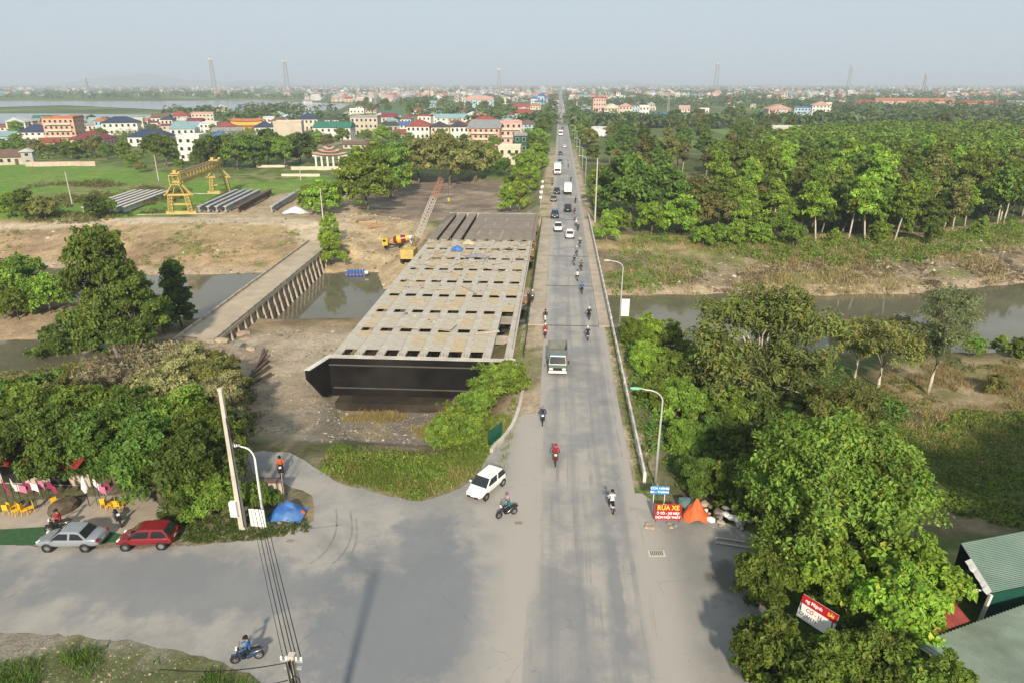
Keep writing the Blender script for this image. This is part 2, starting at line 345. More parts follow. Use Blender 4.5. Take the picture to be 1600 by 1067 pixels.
sheet('lake', pxpoly([(-900, 172), (0, 168), (100, 165), (250, 172), (300, 171), (440, 177), (530, 172), (548, 163), (400, 157.5), (200, 158.5), (-900, 157)], -1.6), -1.55, lk, kind='structure')

# ---- paving
def road_mat(name, base, dust, polish_shade, lane=False, blobs=(), seam=None, seam_col=(.365, .34, .305)):
    m = bpy.data.materials.new(name); m.use_nodes = True; n = m.node_tree.nodes; l = m.node_tree.links; b = n['Principled BSDF']
    b.inputs['Roughness'].default_value = .8; b.inputs['Specular IOR Level'].default_value = .3
    g = n.new('ShaderNodeNewGeometry')
    def noise(sc, det=6, stretch=None):
        nz = n.new('ShaderNodeTexNoise'); nz.inputs['Scale'].default_value = sc; nz.inputs['Detail'].default_value = det; nz.inputs['Roughness'].default_value = .68
        if stretch:
            mp = n.new('ShaderNodeMapping'); mp.inputs['Scale'].default_value = stretch; l.new(g.outputs['Position'], mp.inputs['Vector']); l.new(mp.outputs[0], nz.inputs['Vector'])
        else: l.new(g.outputs['Position'], nz.inputs['Vector'])
        return nz.outputs['Fac']
    def rng_(v, a, b_, c=0., d=1.):
        r = n.new('ShaderNodeMapRange'); r.interpolation_type = 'SMOOTHSTEP'; l.new(v, r.inputs['Value'])
        for k, q in zip(('From Min', 'From Max', 'To Min', 'To Max'), (a, b_, c, d)): r.inputs[k].default_value = q
        return r.outputs[0]
    def mth(op, a, b_):
        q = n.new('ShaderNodeMath'); q.operation = op; q.use_clamp = True
        for i, v in enumerate((a, b_)):
            if isinstance(v, (int, float)): q.inputs[i].default_value = v
            else: l.new(v, q.inputs[i])
        return q.outputs[0]
    def mix(a, b_, f):
        q = n.new('ShaderNodeMix'); q.data_type = 'RGBA'; l.new(f, q.inputs['Factor'])
        for k, v in (('A', a), ('B', b_)):
            if isinstance(v, tuple): q.inputs[k].default_value = v + (1,)
            else: l.new(v, q.inputs[k])
        return q.outputs['Result']
    c = mix(base, dust, rng_(noise(.16), .40, .62))
    if lane:
        sp = n.new('ShaderNodeSeparateXYZ'); l.new(g.outputs['Position'], sp.inputs[0]); x = sp.outputs['X']
        e = mth('MAXIMUM', rng_(x, -.1, -1.1), rng_(x, 5.1, 6.4)); c = mix(c, dust, e)
        for xc in (.35, 1.9, 3.9, 5.3):
            q = n.new('ShaderNodeMath'); q.operation = 'SUBTRACT'; l.new(x, q.inputs[0]); q.inputs[1].default_value = xc
            q2 = n.new('ShaderNodeMath'); q2.operation = 'ABSOLUTE'; l.new(q.outputs[0], q2.inputs[0])
            w = mth('MULTIPLY', rng_(q2.outputs[0], .55, .1), rng_(noise(.9, 4, (1, .05, 1)), .35, .6, 0, .55)); c = mix(c, polish_shade, w)
    for (cx, cy, rx, ry, amt) in blobs:  # same tone paints wear, yard mud and soft shadow patches
        s = n.new('ShaderNodeVectorMath'); s.operation = 'SUBTRACT'; l.new(g.outputs['Position'], s.inputs[0]); s.inputs[1].default_value = (cx, cy, 0)
        t = n.new('ShaderNodeVectorMath'); t.operation = 'MULTIPLY'; l.new(s.outputs[0], t.inputs[0]); t.inputs[1].default_value = (1 / rx, 1 / ry, 0)
        u = n.new('ShaderNodeVectorMath'); u.operation = 'LENGTH'; l.new(t.outputs[0], u.inputs[0])
        q = n.new('ShaderNodeMath'); q.operation = 'ADD'; l.new(u.outputs['Value'], q.inputs[0])
        l.new(rng_(noise(.35), .3, .7, -.35, .35), q.inputs[1]); c = mix(c, polish_shade, rng_(q.outputs[0], 1.1, .55, 0, amt))
    if seam:                                          # drifted dust where the pavings meet
        sp2 = n.new('ShaderNodeSeparateXYZ'); l.new(g.outputs['Position'], sp2.inputs[0]); c = mix(c, seam_col, rng_(sp2.outputs['X'], *seam))
    if lane: c = mix(c, tuple(v * .80 for v in base), mth('MULTIPLY', rng_(noise(2.6, 3, (1, .025, 1)), .5, .68, 0, .6), rng_(noise(.35, 4), .35, .6)))
    c = mix(c, tuple(v * .62 for v in base), rng_(noise(1.1, 9), .60, .74, 0, .55))
    c = mix(c, tuple(v * 1.18 for v in dust), rng_(noise(3.5, 7), .60, .75, 0, .4))
    c = mix(c, tuple(v * .70 for v in base), rng_(noise(16, 3), .56, .72, 0, .38)); c = mix(c, tuple(min(1, v * 1.3) for v in dust), rng_(noise(23, 2), .62, .74, 0, .35))
    bk = n.new('ShaderNodeTexVoronoi'); bk.inputs['Scale'].default_value = .11; l.new(g.outputs['Position'], bk.inputs['Vector']); bs = n.new('ShaderNodeSeparateColor'); l.new(bk.outputs['Color'], bs.inputs[0]); c = mix(c, tuple(v * .84 for v in base), rng_(bs.outputs[0], .86, .88, 0, .25))
    vo = n.new('ShaderNodeTexVoronoi'); vo.feature = 'DISTANCE_TO_EDGE'; vo.inputs['Scale'].default_value = .16; vo.inputs['Randomness'].default_value = 1
    wv = n.new('ShaderNodeMapping'); dn_ = n.new('ShaderNodeTexNoise'); dn_.inputs['Scale'].default_value = .8; l.new(g.outputs['Position'], dn_.inputs['Vector'])
    ad = n.new('ShaderNodeVectorMath'); ad.operation = 'MULTIPLY_ADD'; l.new(dn_.outputs['Color'], ad.inputs[0]); ad.inputs[1].default_value = (1.4, 1.4, 0); l.new(g.outputs['Position'], ad.inputs[2]); l.new(ad.outputs[0], vo.inputs['Vector'])
    c = mix(c, tuple(v * .5 for v in base), mth('MULTIPLY', rng_(vo.outputs['Distance'], .008, .002, 0, .32), rng_(noise(.12), .5, .6)))
    l.new(c, b.inputs['Base Color'])
    bp = n.new('ShaderNodeBump'); bp.inputs['Strength'].default_value = .35; bp.inputs['Distance'].default_value = .02; l.new(noise(9, 5), bp.inputs['Height']); l.new(bp.outputs[0], b.inputs['Normal'])
    l.new(rng_(noise(.5), .3, .7, .62, .9), b.inputs['Roughness'])
    return m
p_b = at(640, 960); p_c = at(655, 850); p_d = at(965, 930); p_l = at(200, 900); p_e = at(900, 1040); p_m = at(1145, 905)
rm = road_mat('road_asphalt', (.238, .236, .233), (.365, .34, .305), (.195, .20, .21), True, [(p_d.x, p_d.y, .55, 6.5, .8), (p_e.x - 1, p_e.y, 2.6, 8, .4)])  # long streak in the right lane: cast shadow painted into the asphalt colour
jm = road_mat('junction_asphalt', (.248, .242, .23), (.345, .322, .292), (.178, .19, .205), False, [(p_b.x, p_b.y, 6.8, 8.5, .9), (p_c.x, p_c.y, 2.6, 4.5, .7), (p_l.x + 4, p_l.y - .5, 16, 3.4, .75)], seam=(-5.5, -2.0))  # broad bluish blobs: soft shadow painted into the junction's colour
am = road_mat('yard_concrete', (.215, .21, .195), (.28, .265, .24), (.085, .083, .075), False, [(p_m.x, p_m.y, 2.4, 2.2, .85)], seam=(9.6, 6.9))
RX0, RX1 = -1.3, 6.6
rd = MB()
ys_ = [-80] + list(range(10, 400, 10)) + [500, 700, 1000, 1500, 2200, 3500]
for a, b in zip(ys_[:-1], ys_[1:]): rd.add([(RX0, a, .005), (RX1, a, .005), (RX1, b, .005), (RX0, b, .005)], [(0, 1, 2, 3)])
main_road = tag(rd.build('main_road', rm), kind='structure')
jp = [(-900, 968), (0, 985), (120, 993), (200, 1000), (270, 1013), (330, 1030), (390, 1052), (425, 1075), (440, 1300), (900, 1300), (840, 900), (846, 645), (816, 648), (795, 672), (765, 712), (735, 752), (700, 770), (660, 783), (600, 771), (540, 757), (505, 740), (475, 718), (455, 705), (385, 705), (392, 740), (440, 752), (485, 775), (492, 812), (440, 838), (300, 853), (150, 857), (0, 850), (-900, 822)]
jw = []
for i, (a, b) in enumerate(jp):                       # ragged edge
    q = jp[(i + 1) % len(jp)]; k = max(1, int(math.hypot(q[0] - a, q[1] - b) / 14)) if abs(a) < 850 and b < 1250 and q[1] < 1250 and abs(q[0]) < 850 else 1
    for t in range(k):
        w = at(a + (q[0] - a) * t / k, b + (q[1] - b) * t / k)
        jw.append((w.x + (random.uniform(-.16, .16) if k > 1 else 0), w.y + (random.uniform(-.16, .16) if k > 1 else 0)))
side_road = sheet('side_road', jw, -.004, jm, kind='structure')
ap = pxpoly([(985, 1300), (1000, 950), (985, 770), (1003, 770), (1040, 797), (1090, 800), (1130, 815), (1185, 835), (1215, 900), (1200, 980), (1240, 1060), (1330, 1300)], 0)
sheet('concrete_apron', ap, -.012, am, kind='structure')
tm = mat('tyre_rubber_mark', (.235, .222, .20), .9, .3, 1.5)
def mark(pts, w, name='tyre_mark'):
    P = [at(*p) for p in pts]; v = []
    for i, p in enumerate(P):
        d = (P[min(i + 1, len(P) - 1)] - P[max(i - 1, 0)]).normalized(); nn = Vector((-d.y, d.x, 0)) * w / 2; v += [(p.x + nn.x, p.y + nn.y, .004), (p.x - nn.x, p.y - nn.y, .004)]
    MB().add(v, [(2 * i, 2 * i + 1, 2 * i + 3, 2 * i + 2) for i in range(len(P) - 1)]).build(name, tm, side_road)
def arc(a, b, c, n=9): return [((1 - t) ** 2 * a[0] + 2 * t * (1 - t) * b[0] + t * t * c[0], (1 - t) ** 2 * a[1] + 2 * t * (1 - t) * b[1] + t * t * c[1]) for t in np.linspace(0, 1, n)]
for q in (((525, 795), (535, 850), (485, 880)), ((547, 798), (560, 850), (520, 880)), ((556, 810), (562, 850), (545, 868))): mark(arc(*q), .13)
mark(arc((485, 825), (505, 823), (535, 819)), .10)

# ================================================================ plants: leaf, bark and the tree library
def leaf_mat(name, col, var=.36, trans=.3):
    m = bpy.data.materials.new(name); m.use_nodes = True; n = m.node_tree.nodes; l = m.node_tree.links; b = n['Principled BSDF']
    b.inputs['Roughness'].default_value = .55; b.inputs['Specular IOR Level'].default_value = .25
    a = n.new('ShaderNodeVertexColor'); a.layer_name = 'cov'; oi = n.new('ShaderNodeObjectInfo')
    hs_ = n.new('ShaderNodeHueSaturation'); mx = n.new('ShaderNodeMix'); mx.data_type = 'RGBA'; mx.blend_type = 'MULTIPLY'; mx.inputs['Factor'].default_value = 1
    mx.inputs['A'].default_value = lin(col) + (1,); l.new(a.outputs['Color'], mx.inputs['B']); l.new(mx.outputs['Result'], hs_.inputs['Color'])
    r = n.new('ShaderNodeMapRange'); l.new(oi.outputs['Random'], r.inputs['Value']); r.inputs['To Min'].default_value = .485; r.inputs['To Max'].default_value = .515; l.new(r.outputs[0], hs_.inputs['Hue'])
    r2 = n.new('ShaderNodeMapRange'); l.new(oi.outputs['Random'], r2.inputs['Value']); r2.inputs['To Min'].default_value = 1 - var; r2.inputs['To Max'].default_value = 1 + var; l.new(r2.outputs[0], hs_.inputs['Value'])
    l.new(hs_.outputs[0], b.inputs['Base Color'])
    t = n.new('ShaderNodeBsdfTranslucent'); l.new(hs_.outputs[0], t.inputs['Color']); ms = n.new('ShaderNodeMixShader'); ms.inputs[0].default_value = trans
    l.new(b.outputs[0], ms.inputs[1]); l.new(t.outputs[0], ms.inputs[2]); l.new(ms.outputs[0], n['Material Output'].inputs['Surface'])
    return m
L_DARK = leaf_mat('leaf_dark_green', (.098, .165, .030)); L_MID = leaf_mat('leaf_mid_green', (.145, .228, .034)); L_BRIGHT = leaf_mat('leaf_bright_green', (.195, .305, .038))
L_OLIVE = leaf_mat('leaf_olive', (.19, .205, .06)); L_SILVER = leaf_mat('leaf_silver_green', (.21, .265, .12)); L_LIME = leaf_mat('leaf_lime_green', (.225, .34, .048), .2)
L_DRY = leaf_mat('leaf_dry_straw', (.30, .245, .115)); L_GRASS = leaf_mat('grass_green', (.16, .21, .042), .2)
BARK = mat('bark_brown', (.16, .125, .09), .9, .3, 3, bump=.4); BARK_PALE = mat('bark_pale', (.52, .47, .38), .85, .25, 2.5, bump=.3); BARK_GREY = mat('bark_grey', (.26, .23, .19), .9, .25, 3)

def leaves(r, pts, nrm, size, aspect=.62, tint=None, droop=.25):
    """one bent diamond per point; returns verts, quads, colours"""
    n = len(pts); rv = r.normal(size=(n, 3)); t = np.cross(nrm, rv); t /= np.linalg.norm(t, axis=1, keepdims=True) + 1e-9; b = np.cross(nrm, t)
    L = size * np.clip(r.lognormal(0, .32, (n, 1)), .45, 1.9); Wd = L * aspect
    dz = np.zeros((n, 3)); dz[:, 2] = -1
    v = np.stack([pts - t * L * .5, pts + b * Wd * .5 + nrm * L * .06, pts + t * L * .5 + dz * L * droop, pts - b * Wd * .5 + nrm * L * .06], 1).reshape(-1, 3)
    f = np.arange(4 * n).reshape(n, 4)
    k = r.uniform(.68, 1.32, (n, 1)) if tint is None else tint.reshape(n, 1) * r.uniform(.75, 1.25, (n, 1))
    yl = np.where(r.random((n, 1)) < .05, 1.55, 1.0)
    c = np.concatenate([k * r.uniform(.9, 1.15, (n, 1)) * yl, k, k * r.uniform(.8, 1.1, (n, 1)), np.ones((n, 1))], 1)
    return v, f, np.repeat(c, 4, 0)
def unit(r, n):
    v = r.normal(size=(n, 3)); return v / np.linalg.norm(v, axis=1, keepdims=True)
def crown_points(r, blobs, n, fill=.25):
    """leaf positions on twig clumps that themselves sit on lumpy boughs (x, y, z, radius, flatness)"""
    B = np.array(blobs); m = 10; nb = len(B); d0 = unit(r, nb * m); d0[:, 2] = np.where(d0[:, 2] < -.3, -d0[:, 2], d0[:, 2]); j = np.repeat(np.arange(nb), m)
    c = B[j, :3] + d0 * B[j, 3:4] * np.where(r.random((nb * m, 1)) < .14, r.uniform(1.1, 1.5, (nb * m, 1)), r.uniform(.35, 1.08, (nb * m, 1))) * np.stack([np.ones(nb * m), np.ones(nb * m), B[j, 4]], 1); rad = B[j, 3] * r.uniform(.22, .55, nb * m)
    w = rad ** 2 * r.uniform(.4, 1.4, nb * m); i = r.choice(nb * m, n, p=w / w.sum()); d = unit(r, n); q = r.random(n) ** .45
    p = c[i] + d * (rad[i] * q)[:, None] * np.array([1.15, 1.15, .62]); p[:, 2] -= .12 * np.hypot(p[:, 0], p[:, 1]) * r.random(n)
    out = p - B[j[i], :3]; out /= np.linalg.norm(out, axis=1, keepdims=True) + 1e-6
    return p, out, (r.uniform(.72, 1.28, nb)[j] * r.uniform(.8, 1.22, nb * m))[i]
def make_blobs(r, R0, H0, base, n, shape='round', bl=.36):
    out = []
    for k in range(n):
        a = r.uniform(0, 2 * math.pi)
        if shape == 'round': u = r.uniform(.05, 1); q = math.sqrt(max(0, 1 - (2 * u - .75) ** 2 * .62)); rr = R0 * q * r.uniform(.35, .85)
        elif shape == 'cone': u = r.uniform(0, 1); rr = R0 * (1 - u) ** .8 * r.uniform(.3, .9) + .1
        elif shape == 'umbrella': u = r.uniform(.55, 1); rr = R0 * math.sqrt(r.random()) * .95
        elif shape == 'tall': u = r.uniform(0, 1); rr = R0 * (.75 - .5 * abs(u - .45)) * r.uniform(.2, 1)
        else: u = r.uniform(0, 1); rr = R0 * r.random() ** .5 * .8
        out.append((rr * math.cos(a), rr * math.sin(a), base + (H0 - base) * (.12 + .8 * u), R0 * bl * r.uniform(.65, 1.25), r.uniform(.6, .95)))
    return out
def tree_meshes(name, seed, R0, H0, base, nblob, nleaf, lsize, lm, bark, shape='round', bl=.36, tr=.16, aspect=.62, fork=.4, lean=0.0, limbs=9, nup=.5, fill=.25, droop=.25):
    r = np.random.default_rng(seed); bb = make_blobs(r, R0, H0, base, nblob, shape, bl)
    if lean: bb = [(b[0] + lean * b[2], b[1], b[2], b[3], b[4]) for b in bb]
    p, d, bt = crown_points(r, bb, nleaf, fill)
    nr = d * .6 + unit(r, nleaf) * .7; nr[:, 2] += nup * .6; nr /= np.linalg.norm(nr, axis=1, keepdims=True)
    v, f, c = leaves(r, p, nr, lsize, aspect, bt, droop); crown = npmesh(name + '_crown', v, f, lm, c)
    t = MB(); fz = base + (H0 - base) * fork * .5 if shape != 'tall' else H0 * .8
    pts = [(0, 0, -.4)]; k = 5
    for i in range(1, k + 1):
        z = fz * i / k; pts.append((lean * z + r.normal() * tr * .6, r.normal() * tr * .6, z))
    t.path(pts, [tr * (1.35 - .75 * i / k) for i in range(k + 1)], 7); tip = Vector(pts[-1])
    for b in sorted(bb, key=lambda q: -q[3])[:limbs]:
        e = Vector(b[:3]); s0 = Vector(pts[-2 if shape != 'tall' else r.integers(2, k)]).lerp(tip, r.uniform(.2, 1)) if shape != 'tall' else Vector(pts[r.integers(2, k + 1)])
        m1 = s0.lerp(e, .5) + Vector((r.normal() * .2, r.normal() * .2, .12 * (e - s0).length))
        t.path([s0, m1, e], [tr * .45, tr * .28, tr * .1], 5)
    return t.mesh(name + '_trunk', bark), crown
LIB = {}
def lib(k, *a, **kw): LIB[k] = tree_meshes(k, *a, **kw)
#    key            seed R    H    base nblob nleaf lsize
lib('broad_a', 11, 3.6, 7.4, 1.2, 34, 24000, .265, L_DARK, BARK, 'round', .34, .17)
lib('broad_b', 12, 3.5, 7.0, 1.0, 32, 24000, .265, L_MID, BARK, 'round', .34, .17)
lib('shrub_tree', 13, 2.4, 4.6, .4, 26, 14500, .265, L_MID, BARK, 'round', .36, .09)
lib('big_leaf', 14, 2.3, 4.6, .5, 26, 7000, .40, leaf_mat('leaf_young', (.165, .26, .04), .15), BARK_GREY, 'round', .36, .09, .5)
lib('mid_a', 15, 4.2, 9.0, 1.8, 34, 10500, .46, L_MID, BARK, 'round', .34, .22)
lib('mid_b', 16, 4.6, 8.4, 1.5, 36, 10500, .46, L_BRIGHT, BARK, 'round', .33, .22)
lib('mid_c', 17, 4.8, 8.8, 1.5, 34, 10500, .46, L_OLIVE, BARK, 'round', .34, .22)
lib('mid_d', 18, 4.2, 8.0, 1.0, 34, 10500, .46, L_DARK, BARK, 'round', .34, .22)
lib('forest_a', 19, 3.4, 13.5, 4.8, 28, 6510, .56, L_MID, BARK_PALE, 'tall', .40, .17, limbs=8)
lib('forest_b', 20, 3.3, 14.5, 5.6, 28, 6510, .56, L_BRIGHT, BARK_PALE, 'tall', .42, .16, lean=.06, limbs=8)
lib('forest_c', 21, 4.0, 12.5, 3.4, 30, 7130, .56, L_DARK, BARK_GREY, 'tall', .40, .17, limbs=8)
lib('forest_d', 22, 3.3, 12.5, 4.0, 26, 5890, .56, L_OLIVE, BARK_PALE, 'tall', .42, .14, lean=-.05, limbs=8)
lib('bamboo', 23, 2.8, 8.0, .8, 34, 6500, .55, L_LIME, BARK_GREY, 'round', .36, .10, .35)
lib('cone', 24, 2.6, 11.5, .4, 70, 20000, .34, L_DARK, BARK, 'cone', .38, .14, fork=1.2)
lib('feathery', 25, 5.2, 9.5, 2.0, 46, 17000, .34, L_OLIVE, BARK_PALE, 'umbrella', .28, .2, .45, nup=.9)
lib('bush', 26, 1.3, 2.0, .0, 14, 1500, .30, L_MID, BARK, 'round', .42, .04, limbs=5)
lib('bush_dry', 27, 1.4, 2.0, .0, 18, 1500, .22, leaf_mat('leaf_straw_grey', (.27, .25, .155), .25), BARK_GREY, 'round', .42, .04, .3, limbs=7)
NAMES = dict(broad_a='broadleaf_tree', broad_b='broadleaf_tree', shrub_tree='broadleaf_tree', big_leaf='young_tree', mid_a='broadleaf_tree', mid_b='broadleaf_tree', mid_c='broadleaf_tree', mid_d='broadleaf_tree',
             forest_a='forest_tree', forest_b='forest_tree', forest_c='forest_tree', forest_d='forest_tree', bamboo='bamboo_clump', cone='conical_tree', feathery='acacia_tree', bush='bush', bush_dry='dry_bush')
def plant(kind, x, y, label, s=1.0, rz=None, cat='tree', group=None, sz=None, z=None, name=None, tilt=0.0, lm=None):
    rz = random.uniform(0, 6.28) if rz is None else rz
    t = thing(name or NAMES[kind], label, cat, (x, y, gz(x, y) - .1 if z is None else z), rz, group, (s, s, sz or s))
    if tilt: t.rotation_euler = (tilt, 0, rz)
    tm_, cm = LIB[kind]
    new('stem' if 'bush' in kind else 'trunk', tm_, t); c = new('foliage' if 'bush' in kind else 'crown', cm, t)
    if lm: c.material_slots[0].link = 'OBJECT'; c.material_slots[0].material = lm
    return t
def joined_clumps(name, spots, per, lsize, rad, hgt, lm, label, cat, seed=3, aspect=.5, upright=False, droop=.2):
    """ground cover nobody could count: leaf clumps or blades as one mesh of kind stuff"""
    r = np.random.default_rng(seed); sp = np.array(spots, float); n = len(sp); i = np.repeat(np.arange(n), per); N = n * per
    if upright:
        q = r.normal(size=(N, 2)) * rad * .5; base = sp[i].copy(); base[:, :2] += q * sp[i, 3:4] ; h = hgt * sp[i, 3] * r.uniform(.5, 1.3, N); a = r.uniform(0, 6.283, N); w = lsize * r.uniform(.6, 1.3, N)
        t = np.stack([np.cos(a), np.sin(a), 0 * a], 1) * w[:, None] * .5; lean = r.normal(size=(N, 2)) * .35
        up = np.stack([lean[:, 0] * h, lean[:, 1] * h, h], 1); B = base[:, :3]
        v = np.stack([B - t, B + t, B + up], 1).reshape(-1, 3); f = np.arange(3 * N).reshape(N, 3); k = r.uniform(.6, 1.35, (N, 1)); c = np.repeat(np.concatenate([k * r.uniform(.9, 1.2, (N, 1)), k, k * .9, np.ones((N, 1))], 1), 3, 0)
    else:
        d = unit(r, N); d[:, 2] = abs(d[:, 2]); p = sp[i, :3] + d * sp[i, 3:4] * np.array([rad, rad, hgt]) * r.uniform(.6, 1.1, (N, 1)); nr = d + unit(r, N) * .7; nr[:, 2] += .5; nr /= np.linalg.norm(nr, axis=1, keepdims=True)
        v, f, c = leaves(r, p, nr, lsize, aspect, r.uniform(.7, 1.3, n)[i], droop)
    o = new(name, npmesh(name, v, f, lm, c)); return tag(o, label, cat, kind='stuff')
# ================================================================ bridges
CONC = mat('concrete_old', (.36, .33, .28), .85, .18, .8, bump=.3, stain=(.17, .15, .12), stain_amt=.7)
CONC_L = mat('concrete_light', (.52, .49, .43), .8, .15, 1.0, bump=.25, stain=(.30, .26, .21), stain_amt=.6)
CONC_W = mat('concrete_whitewash', (.62, .60, .55), .8, .12, 1.2, bump=.2, stain=(.33, .29, .24), stain_amt=.6)
PATHM = mat('path_concrete', (.40, .34, .265), .9, .2, .6, bump=.3, stain=(.25, .21, .155), stain_amt=.5)
JOINT = mat('joint_rubber', (.10, .095, .09), .8, .2, 2)
BITU = mat('bitumen_black', (.011, .0105, .010), .9, .35, .5, bump=.2, spec=.1, stain=(.030, .026, .022), stain_amt=.7)
PLY = mat('plywood_pale', (.45, .395, .30), .85, .25, .7, stain=(.37, .315, .23), stain_amt=.6)
PLY2 = mat('plywood_tan', (.47, .38, .245), .85, .25, .7, stain=(.35, .275, .18), stain_amt=.6)
PLY3 = mat('plywood_grey', (.44, .405, .34), .85, .25, .7, stain=(.34, .30, .24), stain_amt=.6)
DUSTY = mat('girder_dusty', (.235, .20, .16), .9, .2, .5, bump=.2, stain=(.15, .125, .10), stain_amt=.6)
GREENF = mat('green_sheet', (.012, .085, .05), .6, .3, .8, stain=(.10, .11, .07), stain_amt=.6)
RUST = mat('rust_steel', (.17, .075, .035), .85, .3, 3); STEEL = mat('steel_dark', (.07, .068, .065), .5, .2, 3, metal=.6); GALV = mat('galvanised', (.50, .51, .50), .45, .12, 4, metal=.5)
TIMB = mat('timber_raw', (.33, .215, .115), .85, .25, 2); ORTIMB = mat('timber_orange', (.42, .20, .09), .8, .2, 2)

# ---- the road bridge in use
br = thing('road_bridge', 'long grey concrete road bridge carrying the straight main road over the river', 'bridge', (2.6, 85.5, 0))
def loc(mb, name, m, parent, bevel=0): o = mb.build(name, m, parent); o.location = -Vector(parent.location) if parent.parent is None else (0, 0, 0); return (bv(o, bevel) if bevel else o)
loc(MB().box((2.1, 123.2, -.46), (11.4, 75.5, .9)), 'deck', CONC, br)
loc(MB().box((-2.45, 123.2, .06), (2.2, 75.5, .16)), 'sidewalk', PATHM, br, .03)
loc(MB().box((6.62, 123.2, .06), (1.5, 75.5, .16)), 'sidewalk', PATHM, br, .03)
for y in (85.6, 104.6, 124.4, 143.0, 160.6): loc(MB().box((2.3, y, .002), (7.5, .34, .02)), 'expansion_joint', JOINT, br)
for y in (104.6, 124.4, 143.0):
    loc(MB().box((2.1, y, -1.3), (10.6, 1.5, .8)), 'pier_cap', CONC, br, .05)
    for x in (-1.4, 2.1, 5.6): loc(MB().tube((x, y, -9), (x, y, -1.7), .55, .55, 14), 'pier_column', CONC, br)
for y in (85.9, 160.6): loc(MB().box((2.1, y, -3.2), (11.2, 1.0, 4.6)), 'bridge_abutment', CONC, br)
# ---- right railing: every post and rail section its own piece
rl = thing('railing', 'long white concrete railing along the right edge of the main road', 'railing', (7.5, 48, 0))
post = MB().box((0, 0, .44), (.24, .24, 1.0)).mesh('post', CONC_W); sec = MB().box((0, 1.47, .86), (.17, 2.94, .2)).box((0, 1.47, .46), (.13, 2.94, .15)).mesh('rail', CONC_W)
for k in range(39):
    y = 48 + k * 2.95; z = .0 if not 85 < y < 161 else .12
    new('post', post, rl, (random.uniform(-.015, .015), y - 48, z)); new('rail', sec, rl, (0, y - 48, z + random.uniform(-.02, .02)))
# ---- left: green site sheets along the pavement
fe = thing('sheet_fence', 'low dark green metal sheet fence along the left pavement of the bridge', 'fence', (-3.5, 74, 0))
pan = MB().extrude([(u * .1, 0) for u in range(0)] or [(-.02, .05), (.02, .05), (.02, 1.0), (-.02, 1.0)], 'y', 0, 2.3).mesh('panel', GREENF); fp = MB().box((0, 0, .55), (.06, .06, 1.15)).mesh('post', STEEL)
for k in range(37):
    y = k * 2.35; z = .12 if 86 < 74 + y < 160 else 0
    if k % 11 != 7: o = new('panel', pan, fe, (random.uniform(-.05, .05), y + .03, z)); o.rotation_euler = (0, random.uniform(-.06, .06), 0)
    new('post', fp, fe, (.05, y, z))
# ---- the bridge being built
nb = thing('unfinished_bridge', 'unfinished wide concrete bridge with bare girders and timber panels beside the road', 'bridge', (-15.4, 73, 0))
GIRD = mat('girder_warm', (.455, .42, .36), .85, .18, .6, bump=.2, stain=(.37, .325, .255), stain_amt=.6)
GX = [-25.5 + 2.53 * i for i in range(9)]; SP = [(73.3, 104.6), (104.8, 136.6), (136.9, 166.6)]
def girder_prof(w): return [(-.32, -1.45), (.32, -1.45), (.32, -1.22), (.11, -1.05), (.11, -.28), (w / 2, -.18), (w / 2, 0), (-w / 2, 0), (-w / 2, -.18), (-.11, -.28), (-.11, -1.05), (-.32, -1.22)]
for k, (a, b) in enumerate(SP):
    gm = MB().extrude(girder_prof(.98 if k < 2 else 1.85), 'y', 0, b - a).mesh('girder', GIRD if k < 2 else DUSTY)
    for x in GX: o = new('girder', gm, nb, (x + 15.4 + random.uniform(-.04, .04), a - 73, .16 + random.uniform(-.015, .015)))
pms = [MB().box((0, 0, 0), (1.66, 2.13, .05)).mesh('panel', m) for m in (PLY, PLY2, PLY3)]
for g in range(8):
    xc = GX[g] + 1.265 + 15.4
    for k in range(8):
        y0 = 73.75 + 7.72 * k + 1.28
        for j in range(3):
            if g == 7 and k < 2: continue
            m = random.choices(pms, (5, 2 if k > 2 else 3, 3))[0]; y = y0 + 1.05 + 2.12 * j
            if y > 136: continue
            o = new('panel', m, nb, (xc + random.uniform(-.06, .06), y - 73, .175 + random.uniform(-.01, .03))); o.rotation_euler = (random.uniform(-.015, .015), random.uniform(-.012, .012), random.uniform(-.03, .03))
pm3 = [MB().box((0, 0, 0), (.70, 4.8, .05)).mesh('panel', DUSTY), MB().box((0, 0, 0), (.66, 4.8, .05)).mesh('panel', mat('panel_dust', (.28, .245, .20), .9, .2, .6))]
for g in range(3, 8):
    for j in range(6): new('panel', random.choice(pm3), nb, (GX[g] + 1.265 + 15.4, 139.5 + 4.9 * j - 73, .12 + random.uniform(-.02, .02)))
